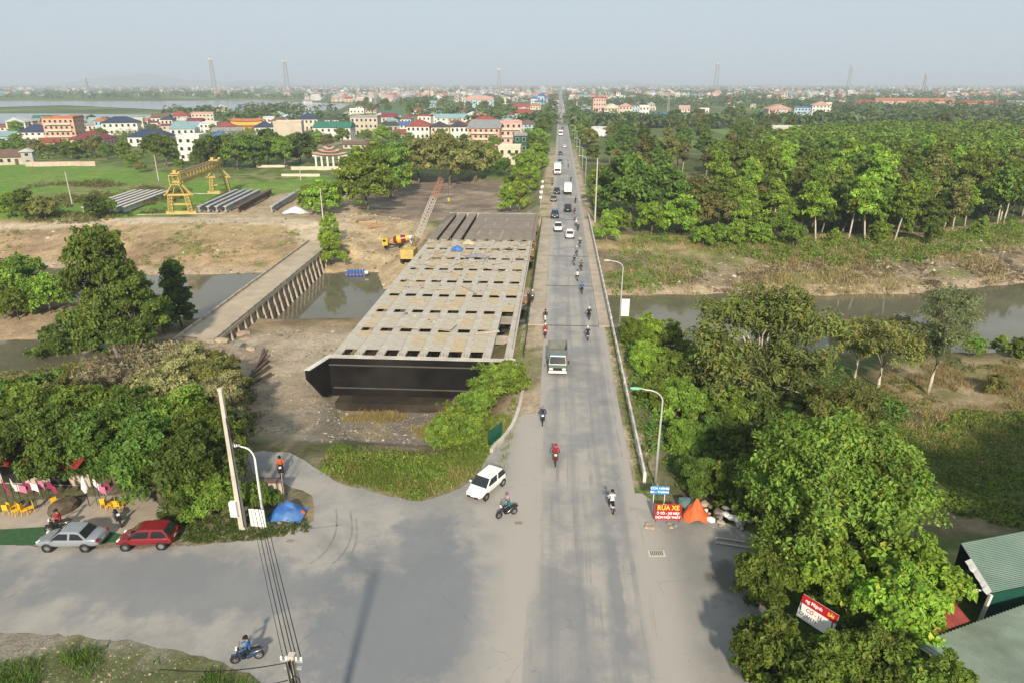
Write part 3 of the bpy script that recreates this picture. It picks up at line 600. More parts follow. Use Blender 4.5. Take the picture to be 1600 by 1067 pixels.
# cross diaphragms seen down in the openings, pier caps and columns
for k in range(8): loc(MB().box((-15.4, 73.75 + 7.72 * k + .2, -.75), (20.4, .25, 1.1)), 'diaphragm', CONC, nb)
for y in (104.7, 136.75):
    loc(MB().box((-15.4, y, -2.05), (22, 2.0, 1.3)), 'pier_cap', CONC, nb, .06)
    for x in (-22, -15.4, -8.8): loc(MB().tube((x, y, -9.5), (x, y, -2.7), .85, .85, 16), 'pier_column', CONC, nb)
loc(MB().box((-15.4, 167.4, -2.2), (22, 1.2, 4.8)), 'end_abutment', CONC, nb)
LEDG = mat('ledge_dark', (.085, .08, .072), .9, .25, .8)
ab = loc(MB().box((-15.4, 72.55, -2.2), (21.6, 1.1, 4.7)), 'front_abutment', BITU, nb)
for nm_, mb, m in (('ledge', MB().box((-15.4, 71.93, -.62), (21.4, .14, .13)), LEDG), ('ledge', MB().box((-15.4, 71.93, -3.5), (20.8, .14, .12)), LEDG), ('footing', MB().box((-15.3, 70.9, -4.95), (19.6, 2.1, 1.0)), mat('footing_dirty', (.035, .029, .022), .9, .3, .6, spec=.1, stain=(.085, .07, .05), stain_amt=.7)),
                   ('coping', MB().box((-15.4, 72.62, .175), (21.6, .9, .05)), CONC_L), ('underside_wall', MB().box((-15.4, 72.8, -5.6), (19, .8, 2.4)), BITU)):
    loc(mb, nm_, m, nb)
for sx, x0, x1, m_top in ((-1, -26.3, -27.6, CONC_W), (1, -4.5, -4.1, CONC_W)):
    ln = 4.8 if sx < 0 else 2.6
    pr = [(73.1, .15), (73.1 - ln, .15), (73.1 - ln, -.9), (73.1 - ln * .45, -4.3), (73.1, -4.5)]
    v = []
    for xo in (0, .5 * -sx):
        for y, z in pr: t = (73.1 - y) / ln; v.append((x0 + (x1 - x0) * t + xo, y, z))
    n = len(pr); w = MB().add(v, [tuple(range(n)), tuple(reversed(range(n, 2 * n)))] + [(i, n + i, n + (i + 1) % n, (i + 1) % n) for i in range(n)]); loc(w, 'wing_wall', BITU, nb)
    v = [(x0 + (x1 - x0) * t + xo, 73.1 - ln * t, z) for z in (.155, .235) for t, xo in ((0, -.06 * -sx), (0, .58 * -sx), (1, .58 * -sx), (1, -.06 * -sx))]
    loc(MB().add(v, [(0, 1, 2, 3), (7, 6, 5, 4), (0, 4, 5, 1), (1, 5, 6, 2), (2, 6, 7, 3), (3, 7, 4, 0)]), 'wing_coping', m_top, nb)
# starter bars along the edges of the deck
rb_ = MB()
for i in range(60):
    x = -25.6 + i * .345
    if i % 7 < 4 or i < 16: rb_.tube((x, 73.3, .15), (x + random.uniform(-.05, .05), 73.3, .15 + random.uniform(.35, .6)), .018, n=4)
for i in range(150): rb_.tube((GX[8] + .3, 76 + i * .6, .1), (GX[8] + .3 + random.uniform(-.06, .06), 76 + i * .6, random.uniform(.5, .8)), .016, n=4)
tag(loc(rb_, 'starter_bars', RUST, nb), kind='stuff')
for y, L in ((98, 3), (128, 4.5), (137.5, 3.5), (152, 5), (163, 4)):
    f = MB().box((-4.55, y, -.35), (.9, L, .06), 0).box((-4.15, y, .2), (.05, L, 1.1), 1)
    for q in np.linspace(-L / 2, L / 2, 4): f.beam((-5.1, y + q, -1.2), (-4.2, y + q, -.4), .09, mi=1)
    loc(f, 'edge_formwork', [TIMB, ORTIMB], nb)

# ---- low timber-and-concrete bridge on the left
lw = thing('low_bridge', 'low narrow concrete bridge on slanted piles over the river at left', 'bridge', (-49.2, 85, -3), R(2.9))
OLDC = mat('concrete_weathered', (.40, .35, .275), .9, .2, .7, bump=.3, stain=(.23, .19, .14), stain_amt=.7)
new('deck', MB().box((0, 31, -.26), (5.9, 64, .5)).mesh('deck', mat('deck_dusty', (.42, .35, .26), .9, .18, .4, stain=(.32, .27, .21), stain_amt=.6)), lw)
kb = MB().box((0, 0, .2), (.3, 2.9, .42)).mesh('kerb', OLDC)
for k in range(21):
    for s in (-1, 1): o = new('kerb', kb, lw, (s * 2.75 + random.uniform(-.04, .04), .6 + 3.02 * k, random.uniform(-.03, .02)))
pl_ = MB().beam((0, 0, -.1), (.9, 0, -4.9), .26, .34).mesh('pile', mat('pile_concrete', (.42, .37, .30), .9, .2, 1.2, stain=(.15, .12, .09), stain_amt=.8)); inf = MB().box((0, 0, -2.4), (.14, 2.3, 4.2)).mesh('infill_panel', mat('infill_board', (.21, .165, .115), .9, .3, .8, stain=(.33, .27, .19), stain_amt=.7))
for k in range(24):
    for s in (-1, 1):
        o = new('pile', pl_, lw, (s * 2.75, 2 + 2.55 * k, 0)); o.rotation_euler = (random.uniform(-.04, .04), 0, 0 if s > 0 else math.pi)
    if k < 23: new('infill_panel', inf, lw, (2.55, 3.27 + 2.55 * k, -.2)).rotation_euler = (0, -.12, 0)
wal = MB().beam((2.75 + .35, 1, -2.2), (2.75 + .35, 61, -2.2), .12, .16).mesh('waler', TIMB); new('waler', wal, lw)
# ================================================================ vehicles and riders
def paint_mat(name, col, metal=.0): return mat('paint_' + name, col, .32, .06, 1.5, metal, spec=.5, coat=.5, stain=tuple(c * .7 + .05 for c in col), stain_amt=.25)
PAINT = dict(white=paint_mat('white', (.78, .78, .76)), silver=paint_mat('silver', (.33, .36, .40), .4), red=paint_mat('red', (.19, .008, .014)), black=paint_mat('black', (.018, .018, .02)),
             blue=paint_mat('dark_blue', (.025, .05, .10)), grey=paint_mat('grey', (.14, .15, .155)), green=paint_mat('truck_green', (.10, .15, .13)), gold=paint_mat('gold', (.35, .28, .16)), darkred=paint_mat('dark_red', (.14, .01, .015)), yellow=paint_mat('yellow', (.62, .40, .02)), orange=paint_mat('orange', (.55, .16, .03)), cyan=paint_mat('pale_blue', (.25, .42, .52)))
GLASS = mat('dark_glass', (.018, .022, .026), .06, .1, 2, spec=.6); TYRE = mat('tyre', (.022, .022, .022), .85, .2, 6); RIM = mat('alloy', (.55, .55, .56), .3, .1, 6, metal=.8); LAMP = mat('lamp_clear', (.75, .76, .74), .15, .1, 4, spec=.7)
TAIL = mat('lamp_red', (.35, .015, .012), .2, .1, 4, spec=.6); BLK = mat('plastic_black', (.02, .02, .021), .6, .2, 5); PLATE = mat('plate_white', (.7, .7, .68), .5, .1, 5); CHROME = mat('chrome', (.6, .6, .6), .18, .1, 5, metal=.9)
def wheel_meshes(r, w):
    k = ('wheel', r, w)
    if k not in LIB:
        ty = MB().lathe([(r * .62, -w / 2), (r * .92, -w / 2), (r, -w * .3), (r, w * .3), (r * .92, w / 2), (r * .62, w / 2)], n=18, axis='y').mesh('tyre', TYRE)
        rm_ = MB(); rm_.lathe([(.001, -w * .36), (r * .2, -w * .42), (r * .62, -w * .36), (r * .64, -w * .5)], n=14, axis='y'); rm_.lathe([(.001, w * .36), (r * .2, w * .42), (r * .62, w * .36), (r * .64, w * .5)], n=14, axis='y')
        for i in range(5):
            t = 2 * math.pi * i / 5
            for s in (-1, 1): rm_.beam((0, s * w * .46, 0), (r * .6 * math.cos(t), s * w * .42, r * .6 * math.sin(t)), .03, r * .16)
        LIB[k] = (ty, rm_.mesh('rim', RIM))
    return LIB[k]
def add_wheel(t, x, y, r, w=.2):
    ty, rm_ = wheel_meshes(r, w); a = new('wheel', ty, t, (x, y, r)); new('rim', rm_, a); return a
#  kind: length, width, height, belt z, ground clearance, hood z, nose z, tail z, cabin (rear base, rear top, front top, front base), wheel r, wheelbase
CARS = dict(sedan=(4.35, 1.72, 1.46, .93, .22, .90, .70, .98, (-1.45, -.92, .42, 1.12), .31, 2.58),
            hatch=(3.75, 1.65, 1.50, .95, .22, .95, .74, .92, (-1.78, -1.42, .38, 1.10), .30, 2.40),
            suv=(4.60, 1.85, 1.75, 1.08, .28, 1.06, .88, 1.05, (-2.12, -1.80, .42, 1.18), .37, 2.72),
            pickup=(5.2, 1.85, 1.78, 1.08, .30, 1.08, .90, 1.02, (-.62, -.48, .62, 1.30), .38, 3.1))
def car(kind, colour, x, y, rz, label, group=None, cat=None, detail=True, z=0.0):
    L, Wd, H, belt, gc, hood, nose, tail, (rb, rt, ft, fb), wr, wb = CARS[kind]; P = PAINT[colour]; key = ('car', kind, colour); hw = Wd / 2
    if key not in LIB:
        d = {}
        st = [(-L / 2, gc + .18, tail - .22, .80), (-L / 2 + .10, gc + .04, tail - .04, .90), (-L / 2 + .45, gc, tail, .97), (rb, gc, max(tail, belt - .01), 1.0), (-.2, gc, belt, 1.0), (fb, gc, hood + .02, 1.0), (L / 2 - .75, gc, (hood * .65 + nose * .35), .97), (L / 2 - .25, gc + .02, nose + .02, .90), (L / 2, gc + .14, nose - .16, .76)]
        if kind == 'pickup': st = [(-L / 2, gc + .15, tail - .02, .94), (-L / 2 + .08, gc + .1, tail, .97), (rb, gc, tail, 1.0)] + st[4:]
        rings = []
        for sx, zb, zt, k in st:
            w = hw * k; zm = zb + (zt - zb) * .55
            rings.append([(sx, -w * .93, zb), (sx, -w, zm), (sx, -w * .965, zt - .06), (sx, -w * .86, zt), (sx, w * .86, zt), (sx, w * .965, zt - .06), (sx, w, zm), (sx, w * .93, zb)])
        d['body'] = MB().loft(rings).mesh('body', P)
        wt = hw * .78; wb2 = hw * .95; cb = MB(); zr = H
        rg = [[(rb, -wb2, belt - .03), (fb, -wb2, belt - .03), (fb, wb2, belt - .03), (rb, wb2, belt - .03)], [(rt, -wt, zr - .07), (ft, -wt, zr - .07), (ft, wt, zr - .07), (rt, wt, zr - .07)], [(rt + .16, -wt * .86, zr), (ft - .2, -wt * .86, zr), (ft - .2, wt * .86, zr), (rt + .16, wt * .86, zr)]]
        d['cabin'] = cb.loft(rg, smooth=False).mesh('cabin', P)
        def pane(a, b, c, e, ins, out):
            A, B, C_, D = map(Vector, (a, b, c, e)); cen = (A + B + C_ + D) / 4; nn = (B - A).cross(D - A).normalized() * out
            q = [cen + (p - cen) * ins + nn for p in (A, B, C_, D)]; return MB().add(q + [p - nn * .8 for p in q], [(0, 1, 2, 3), (7, 6, 5, 4), (0, 4, 5, 1), (1, 5, 6, 2), (2, 6, 7, 3), (3, 7, 4, 0)]).mesh('window', GLASS)
        b0, t0 = rg[0], rg[1]
        d['windscreen'] = pane(b0[1], b0[2], t0[2], t0[1], (.93), .014); d['rear_window'] = pane(b0[3], b0[0], t0[0], t0[3], .86, .014)
        lp = lambda a, b, t: tuple(a[i] + (b[i] - a[i]) * t for i in range(3))
        sw = []
        for s in (-1, 1):
            B0, B1, T0, T1 = ((b0[0], b0[1], t0[0], t0[1]) if s < 0 else (b0[3], b0[2], t0[3], t0[2]))
            mB, mT = lp(B0, B1, .46), lp(T0, T1, .44)
            for (p0, p1, q0, q1) in ((B0, mB, T0, mT), (mB, B1, mT, T1)):
                a_, b_, c_, e_ = (p0, p1, q1, q0) if s < 0 else (p1, p0, q0, q1); sw.append(pane(a_, b_, c_, e_, .84, .012))
        d['side'] = sw
        d['bumper'] = MB().box((L / 2 - .02, 0, gc + .18), (.12, Wd * .62, .14)).mesh('grille', BLK); d['arch'] = MB().lathe([(.001, 0), (wr * 1.18, 0), (wr * 1.18, .02), (.001, .02)], n=18, axis='y').mesh('wheel_arch', BLK)
        d['head'] = MB().box((0, 0, 0), (.16, .26, .10)).mesh('headlight', LAMP); d['tail'] = MB().box((0, 0, 0), (.10, .26, .2)).mesh('tail_light', TAIL); d['plate'] = MB().box((0, 0, 0), (.02, .36, .12)).mesh('number_plate', PLATE)
        d['mirror'] = MB().box((0, 0, 0), (.12, .17, .12)).mesh('mirror', P)
        if kind == 'pickup': d['bed'] = MB().box((-L / 2 + (L / 2 + rb) / 2, 0, tail - .12), (L / 2 + rb - .22, Wd * .76, .28)).mesh('load_bed', BLK)
        LIB[key] = d
    d = LIB[key]; t = thing('pickup_truck' if kind == 'pickup' else 'car', label, cat or ('pickup' if kind == 'pickup' else 'car'), (x, y, z), rz, group)
    bo = new('body', d['body'], t); sb_ = bo.modifiers.new('round', 'SUBSURF'); sb_.levels = sb_.render_levels = 2; cbn = bv(new('cabin', d['cabin'], t), .10, 3)
    new('windscreen', d['windscreen'], cbn); new('rear_window', d['rear_window'], cbn)
    for m in d['side']: new('side_window', m, cbn)
    for sx in (-1, 1):
        for s in (-1, 1):
            new('wheel_arch', d['arch'], t, (sx * wb / 2, s * (hw + .004) - .01, wr)); add_wheel(t, sx * wb / 2, s * (hw - .085), wr)
    for s in (-1, 1):
        o = new('headlight', d['head'], t, (L / 2 - .17, s * hw * .62, nose - .06)); o.rotation_euler = (0, 0, -s * .35)
        new('tail_light', d['tail'], t, (-L / 2 + .06, s * hw * .74, tail - .17)); new('mirror', d['mirror'], t, (fb - .25, s * (hw + .06), belt + .06))
    new('grille', d['bumper'], t); new('number_plate', d['plate'], t, (L / 2 + .04, 0, gc + .28)); new('number_plate', d['plate'], t, (-L / 2 - .005, 0, gc + .42))
    if 'bed' in d: new('load_bed', d['bed'], t)
    return t
def truck(x, y, rz, label, cabc='green', box='dump', L=6.2, Wd=2.25, Hb=2.3, boxm=None, group=None, cat='truck', name='truck'):
    t = thing(name, label, cat, (x, y, 0), rz, group); P = PAINT[cabc]; hw = Wd / 2; f = L / 2
    BX = boxm or P
    MB().box((0, 0, .72), (L - .3, Wd * .5, .25)).build('chassis', BLK, t)
    if box == 'bus':
        b = MB().box((0, 0, 1.75), (L, Wd, 2.5)).build('body', BX, t, bevel=.12); MB().box((f + .005, 0, 2.0), (.03, Wd * .88, 1.1)).build('windscreen', GLASS, b)
        for s in (-1, 1):
            for k in range(5): MB().box((-L / 2 + .9 + k * (L - 1.6) / 5 + .4, s * (hw + .004), 2.15), ((L - 1.8) / 5 - .12, .02, .8)).build('side_window', GLASS, b)
        MB().box((-f - .005, 0, 2.1), (.03, Wd * .8, .8)).build('rear_window', GLASS, b)
    else:
        c = MB(); z0, z1, zt = .55, 1.35, 2.25
        c.loft([[(f - 1.55, -hw * .93, z0), (f, -hw * .93, z0), (f, hw * .93, z0), (f - 1.55, hw * .93, z0)], [(f - 1.55, -hw * .93, z1), (f, -hw * .93, z1), (f, hw * .93, z1), (f - 1.55, hw * .93, z1)], [(f - 1.5, -hw * .82, zt), (f - .42, -hw * .82, zt), (f - .42, hw * .82, zt), (f - 1.5, hw * .82, zt)]], smooth=False)
        cb = c.build('cab', P, t, bevel=.06)
        a = Vector((f + .012, 0, z1 + .08)); b_ = Vector((f - .36, 0, zt - .1))
        MB().add([(a.x, -hw * .84, a.z), (a.x, hw * .84, a.z), (b_.x, hw * .76, b_.z), (b_.x, -hw * .76, b_.z), (a.x - .03, -hw * .84, a.z), (a.x - .03, hw * .84, a.z), (b_.x - .03, hw * .76, b_.z), (b_.x - .03, -hw * .76, b_.z)], [(0, 1, 2, 3), (7, 6, 5, 4), (0, 4, 5, 1), (1, 5, 6, 2), (2, 6, 7, 3), (3, 7, 4, 0)]).build('windscreen', GLASS, cb)
        for s in (-1, 1): MB().box((f - .85, s * hw * .885, 1.78), (.8, .04, .55), M=Matrix.Rotation(s * .14, 3, 'X')).build('side_window', GLASS, cb); MB().box((f - .1, s * (hw + .1), 1.6), (.1, .16, .34)).build('mirror', BLK, t); MB().box((f + .02, s * hw * .66, .86), (.06, .36, .2)).build('headlight', LAMP, t)
        MB().box((f + .03, 0, .84), (.05, Wd * .42, .26)).build('grille', BLK, t); MB().box((f + .06, 0, .52), (.14, Wd * .92, .24)).build('bumper', PAINT['white'] if box == 'dump' else BLK, t); MB().box((f + .135, 0, .52), (.015, .45, .14)).build('number_plate', PLATE, t)
        bl = L - 1.85; bc = -L / 2 + bl / 2
        if box == 'dump':
            bd = MB().box((bc, 0, .98), (bl, Wd, .12))
            for s in (-1, 1): bd.box((bc, s * (hw - .04), 1.55), (bl, .08, 1.1))
            for e in (-1, 1): bd.box((bc + e * (bl / 2 - .04), 0, 1.55), (.08, Wd - .16, 1.1))
            o = bd.build('load_bed', BX, t)
            for k in range(6):
                for s in (-1, 1): MB().box((bc - bl / 2 + .3 + k * (bl - .6) / 5, s * (hw + .03), 1.55), (.1, .06, 1.1)).build('rib', BX, o)
            MB().box((bc + bl / 2 + .05, 0, 2.25), (.5, Wd, .12)).build('cab_guard', BX, o)
        else:
            o = MB().box((bc, 0, .9 + Hb / 2), (bl, Wd, Hb)).build('cargo_box', BX, t, bevel=.05)
            for s in (-1, 1): MB().box((bc, s * (hw + .01), .96), (bl, .03, .1)).build('trim', BLK, o)
            MB().box((bc - bl / 2 - .012, 0, .9 + Hb / 2), (.02, .05, Hb * .94)).build('door_seam', BLK, o)
    for sx in (-1, 1):
        for s in (-1, 1): add_wheel(t, sx * (L / 2 - 1.0), s * (hw - .16), .42, .28)
    return t
# ---- motorbike and seated rider
def bike_meshes(col):
    k = ('bike', col)
    if k in LIB: return LIB[k]
    P = PAINT[col]; d = {}
    b = MB(); b.loft([[(.18, -.09, .28), (.18, .09, .28), (.2, .1, .42), (.2, -.1, .42)], [(-.1, -.14, .27), (-.1, .14, .27), (-.1, .15, .45), (-.1, -.15, .45)], [(-.3, -.15, .36), (-.3, .15, .36), (-.28, .15, .7), (-.28, -.15, .7)], [(-.85, -.06, .62), (-.85, .06, .62), (-.88, .06, .74), (-.88, -.06, .74)]])
    b.loft([[(.2, -.17, .32), (.2, .17, .32), (.26, .17, .34), (.26, -.17, .34)], [(.32, -.2, .62), (.32, .2, .62), (.4, .17, .62), (.4, -.17, .62)], [(.42, -.13, .95), (.42, .13, .95), (.52, .1, .95), (.52, -.1, .95)]])
    d['body'] = b.mesh('body', P); d['seat'] = MB().loft([[(.02, -.1, .70), (.02, .1, .70), (.02, .09, .77), (.02, -.09, .77)], [(-.3, -.14, .72), (-.3, .14, .72), (-.3, .13, .80), (-.3, -.13, .80)], [(-.75, -.1, .76), (-.75, .1, .76), (-.75, .09, .83), (-.75, -.09, .83)]]).mesh('seat', BLK)
    d['handlebar'] = MB().tube((.40, 0, .93), (.36, 0, 1.04), .03, n=6).tube((.36, -.33, 1.03), (.36, .33, 1.03), .018, n=6).tube((.62, -.06, .3), (.46, -.06, .92), .025, n=6).tube((.62, .06, .3), (.46, .06, .92), .025, n=6).mesh('handlebar', STEEL)
    d['headlight'] = MB().box((.5, 0, 1.0), (.1, .2, .14)).mesh('headlight', LAMP); d['fender'] = MB().box((.62, 0, .6), (.4, .12, .05)).mesh('mudguard', P); d['tail'] = MB().box((-.9, 0, .68), (.06, .14, .08)).mesh('tail_light', TAIL)
    d['exhaust'] = MB().tube((-.25, -.17, .3), (-.82, -.19, .36), .045, .055, n=8).mesh('exhaust', CHROME); d['mirror'] = MB().tube((.36, 0, 1.04), (.34, 0, 1.18), .008, n=4).box((.34, 0, 1.22), (.02, .12, .07)).mesh('mirror', BLK)
    LIB[k] = d; return d
def motorbike(x, y, rz, col, label, group=None, z=.006):
    d = bike_meshes(col); t = thing('motorbike', label, 'motorbike', (x, y, z), rz, group)
    for n_ in ('body', 'seat', 'handlebar', 'headlight', 'exhaust'): new(n_, d[n_], t)
    new('mudguard', d['fender'], t); new('tail_light', d['tail'], t)
    for s in (-1, 1): new('mirror', d['mirror'], t, (0, s * .24, 0))
    for wx in (.64, -.6): add_wheel(t, wx, 0, .28, .1)
    return t
SKIN = mat('skin', (.36, .21, .14), .6, .1, 8); SHOE = mat('shoe', (.03, .028, .026), .7, .2, 8)
CLOTH = {k: mat('cloth_' + k, c, .9, .2, 6, spec=.1) for k, c in dict(black=(.02, .02, .022), white=(.62, .62, .60), blue=(.03, .10, .30), red=(.33, .02, .03), orange=(.62, .13, .03), grey=(.18, .18, .18), navy=(.025, .035, .07), teal=(.03, .14, .15), brown=(.12, .075, .045), pink=(.55, .22, .25), khaki=(.25, .21, .13), denim=(.06, .09, .15)).items()}
def skin_body(joints, edges):
    me = bpy.data.meshes.new('body'); me.from_pydata([j[:3] for j in joints], edges, []); o = bpy.data.objects.new('tmp_body', me); COL.objects.link(o)
    sk = o.modifiers.new('skin', 'SKIN'); sv = me.skin_vertices[0].data
    for i, j in enumerate(joints): sv[i].radius = (j[3], j[4] if len(j) > 4 else j[3]); sv[i].use_root = (i == 0)
    ss = o.modifiers.new('sub', 'SUBSURF'); ss.levels = 1; ss.render_levels = 1
    dg = bpy.context.evaluated_depsgraph_get(); out = bpy.data.meshes.new_from_object(o.evaluated_get(dg)); bpy.data.objects.remove(o); return out
J = [(-.22, 0, .86, .14, .11), (-.17, 0, 1.08, .14, .105), (-.13, 0, 1.32, .15, .10), (-.11, 0, 1.46, .055), (-.08, 0, 1.56, .085), (-.06, 0, 1.66, .085)]
E_ = [(0, 1), (1, 2), (2, 3), (3, 4), (4, 5)]
for s in (-1, 1):
    k = len(J); J += [(-.13, s * .19, 1.37, .065), (.02, s * .30, 1.16, .052), (.24, s * .31, 1.07, .04), (.34, s * .29, 1.06, .038), (-.16, s * .11, .84, .095), (.20, s * .17, .80, .078), (.10, s * .17, .42, .055), (.22, s * .17, .36, .045)]
    E_ += [(2, k), (k, k + 1), (k + 1, k + 2), (k + 2, k + 3), (0, k + 4), (k + 4, k + 5), (k + 5, k + 6), (k + 6, k + 7)]
RIDER = skin_body(J, E_)
for m in (SKIN, CLOTH['black'], CLOTH['navy'], SHOE): RIDER.materials.append(m)
for p in RIDER.polygons:
    c = p.center; p.use_smooth = True
    p.material_index = 0 if (c.z > 1.45 or c.x > .29 and c.z > .95) else 3 if c.z < .42 else 2 if (c.z < .93) else 1
HELM = {}
def helmet(col):
    if col not in HELM: HELM[col] = MB().lathe([(.001, .135), (.07, .12), (.115, .07), (.132, 0), (.125, -.06)], n=12).box((.12, 0, -.02), (.08, .18, .05)).mesh('helmet', CLOTH.get(col) or PAINT[col])
    return HELM[col]
def rider(x, y, rz, shirt, trousers, helm, label, group=None, back=0.0, z=.006):
    c, s = math.cos(rz), math.sin(rz)
    t = thing('person', label, 'person', (x - back * c, y - back * s, z - .02), rz, group); o = new('body', RIDER, t)
    for i, k in ((1, shirt), (2, trousers)): o.material_slots[i].link = 'OBJECT'; o.material_slots[i].material = CLOTH[k]
    new('helmet', helmet(helm), t, (-.065, 0, 1.68)); return t
AWAY, TOWARD = R(90), R(-90)
def ride(px, py, h, col, shirt, trousers, helm, where, passenger=None, z=.006, hat='helmet'):
    """a motorbike with its rider, front or rear wheel seen at the pixel"""
    p = at(px, py, z); g1, g2 = 'motorbikes on the roads', 'motorbike riders'
    motorbike(p.x, p.y, h, col, f'{col} motorbike {where}', g1, z)
    rider(p.x, p.y, h, shirt, trousers, helm, f'{shirt} dressed rider {where}', g2, 0, z)
    if passenger: rider(p.x, p.y, h, passenger, 'black', 'white', f'{passenger} dressed passenger {where}', g2, .34, z + .05)
# cars: nearest first
p = at(760, 765); car('hatch', 'white', p.x, p.y, R(-118), 'white hatchback turning at the junction beside the grass island')
p = at(116, 850); car('sedan', 'silver', p.x, p.y, R(184), 'silver sedan parked by the left verge in front of the shop')
p = at(233, 848); car('hatch', 'red', p.x, p.y, R(187), 'dark red hatchback parked on the left behind the silver sedan')
truck(*at(871, 572).xy, TOWARD, 'grey green tipper truck coming towards the camera on the main road', 'green', 'dump', 5.6, 2.15, boxm=mat('tipper_grey', (.16, .17, .16), .7, .25, 1.5, stain=(.26, .22, .17), stain_amt=.5))
car('suv', 'white', *at(890, 371).xy, AWAY, 'white large car at the head of the motorbikes in the right lane')
car('pickup', 'white', *at(872, 360).xy, TOWARD, 'white pickup truck coming in the left lane ahead of the white car')
car('suv', 'blue', *at(867, 340).xy, TOWARD, 'dark blue car coming in the left lane behind the white pickup')
car('pickup', 'black', *at(887, 330).xy, AWAY, 'black pickup truck driving away in the right lane')
car('sedan', 'grey', *at(865, 314).xy, TOWARD, 'grey sedan at the left road edge below the row of lamps')
car('suv', 'black', *at(870, 303).xy, TOWARD, 'black car overtaking the grey sedan near the left road edge')
truck(*at(887, 303).xy, AWAY, 'white box truck driving away in the right lane', 'white', 'box', 5.8, 2.1, 2.3, group=None)
truck(*at(871, 272).xy, TOWARD, 'large white box lorry coming in the left lane', 'white', 'box', 8.5, 2.45, 2.7)
car('suv', 'grey', *at(875, 256).xy, TOWARD, 'grey car close behind the large white lorry')
car('sedan', 'black', *at(875.5, 242).xy, TOWARD, 'black sedan coming in the left lane by the roadside trees')
car('sedan', 'white', *at(882, 231).xy, AWAY, 'white sedan driving away beyond the box truck')
truck(*at(876, 212).xy, TOWARD, 'white bus with dark windscreen far along the road', 'white', 'bus', 8.5, 2.4, cat='bus', name='bus')
for px, py, c, k, w in ((879, 202, 'blue', 'sedan', 'dark blue car just behind the distant white bus'), (876, 195, 'grey', 'suv', 'grey car far along the road behind the bus'), (875.5, 188, 'darkred', 'sedan', 'dark red car far along the straight road'), (880, 184, 'white', 'suv', 'white car far along the road driving away'), (876, 179, 'silver', 'suv', 'silver car among the farthest traffic on the road'), (880, 175, 'white', 'suv', 'tiny white car at the far end of the road'), (877, 170, 'grey', 'suv', 'tiny grey car where the road meets the town'), (880, 166, 'white', 'suv', 'farthest white car before the road fades into haze')):
    car(k, c, *at(px, py).xy, TOWARD if px < 878 else AWAY, w)
ride(848, 660, TOWARD, 'black', 'navy', 'denim', 'grey', 'below the tipper truck, nearest of those coming on the left')
ride(868, 722, TOWARD, 'red', 'red', 'brown', 'red', 'in the middle of the road beside the grass island')
ride(955, 795, R(97), 'white', 'white', 'black', 'black', 'in the right lane near the red car wash sign')
ride(792, 806, R(-150), 'black', 'teal', 'black', 'pink', 'turning into the side street beside the white hatchback')
ride(440, 742, R(-70), 'black', 'orange', 'black', 'black', 'coming out of the muddy track by the grass island')
p = at(388, 1032); motorbike(p.x, p.y, R(200), 'blue', 'blue motorbike at the lower left kerb by the cable pole'); rider(p.x, p.y, R(200), 'blue', 'black', 'black', 'rider in blue jacket stopped at the lower left kerb')
ride(852, 503, TOWARD, 'white', 'black', 'black', 'black', 'at the left edge above the bridge joint')
ride(852, 526, TOWARD, 'red', 'red', 'khaki', 'white', 'at the left edge just behind the tipper truck')
ride(918, 530, AWAY, 'white', 'black', 'denim', 'white', 'at the right edge beside the tipper truck')
ride(920, 498, AWAY, 'black', 'brown', 'black', 'grey', 'at the right kerb just onto the bridge', 'black')
ride(909, 458, AWAY, 'red', 'blue', 'black', 'blue', 'with the rider in blue in mid bridge')
ride(902, 438, AWAY, 'white', 'white', 'black', 'black', 'on the bridge ahead of the rider in blue')
ride(908, 422, AWAY, 'silver', 'brown', 'black', 'black', 'nearest the right kerb in mid bridge')
ride(897, 414, AWAY, 'white', 'black', 'grey', 'black', 'leftmost of the bridge group in the right lane')
ride(901, 399, AWAY, 'silver', 'grey', 'black', 'white', 'leading the group at the third bridge joint')
ride(906, 386, AWAY, 'white', 'navy', 'navy', 'white', 'near the right kerb behind the white car')
ride(903, 361, AWAY, 'red', 'navy', 'black', 'pink', 'just right of the white large car')
ride(900, 354, AWAY, 'silver', 'white', 'black', 'white', 'upper one of the pair right of the white car')
ride(899, 346, AWAY, 'black', 'grey', 'brown', 'grey', 'above the pair at the far bridge end')
ride(898, 334, AWAY, 'red', 'brown', 'black', 'grey', 'right of the black pickup truck')
ride(899, 318, AWAY, 'black', 'black', 'black', 'black', 'at the right edge beyond the black pickup')
ride(892, 284, AWAY, 'black', 'black', 'navy', 'black', 'beyond the white box truck at the right')
ride(888, 262, AWAY, 'grey', 'grey', 'navy', 'black', 'in the right lane level with the white lorry')
ride(832, 471, TOWARD, 'black', 'grey', 'black', 'white', 'on the left pavement beside the green fence', z=.15)
ride(863, 290, TOWARD, 'black', 'black', 'black', 'red', 'at the left road edge behind the grey sedan')
p = at(94, 828); motorbike(p.x, p.y, R(205), 'black', 'black motorbike on the green mat behind the silver sedan'); rider(p.x, p.y, R(205), 'red', 'black', 'black', 'rider in red sitting on the motorbike on the green mat')
p = at(186, 817); motorbike(p.x, p.y, R(-45), 'black', 'black and white motorbike parked alone under the left trees')
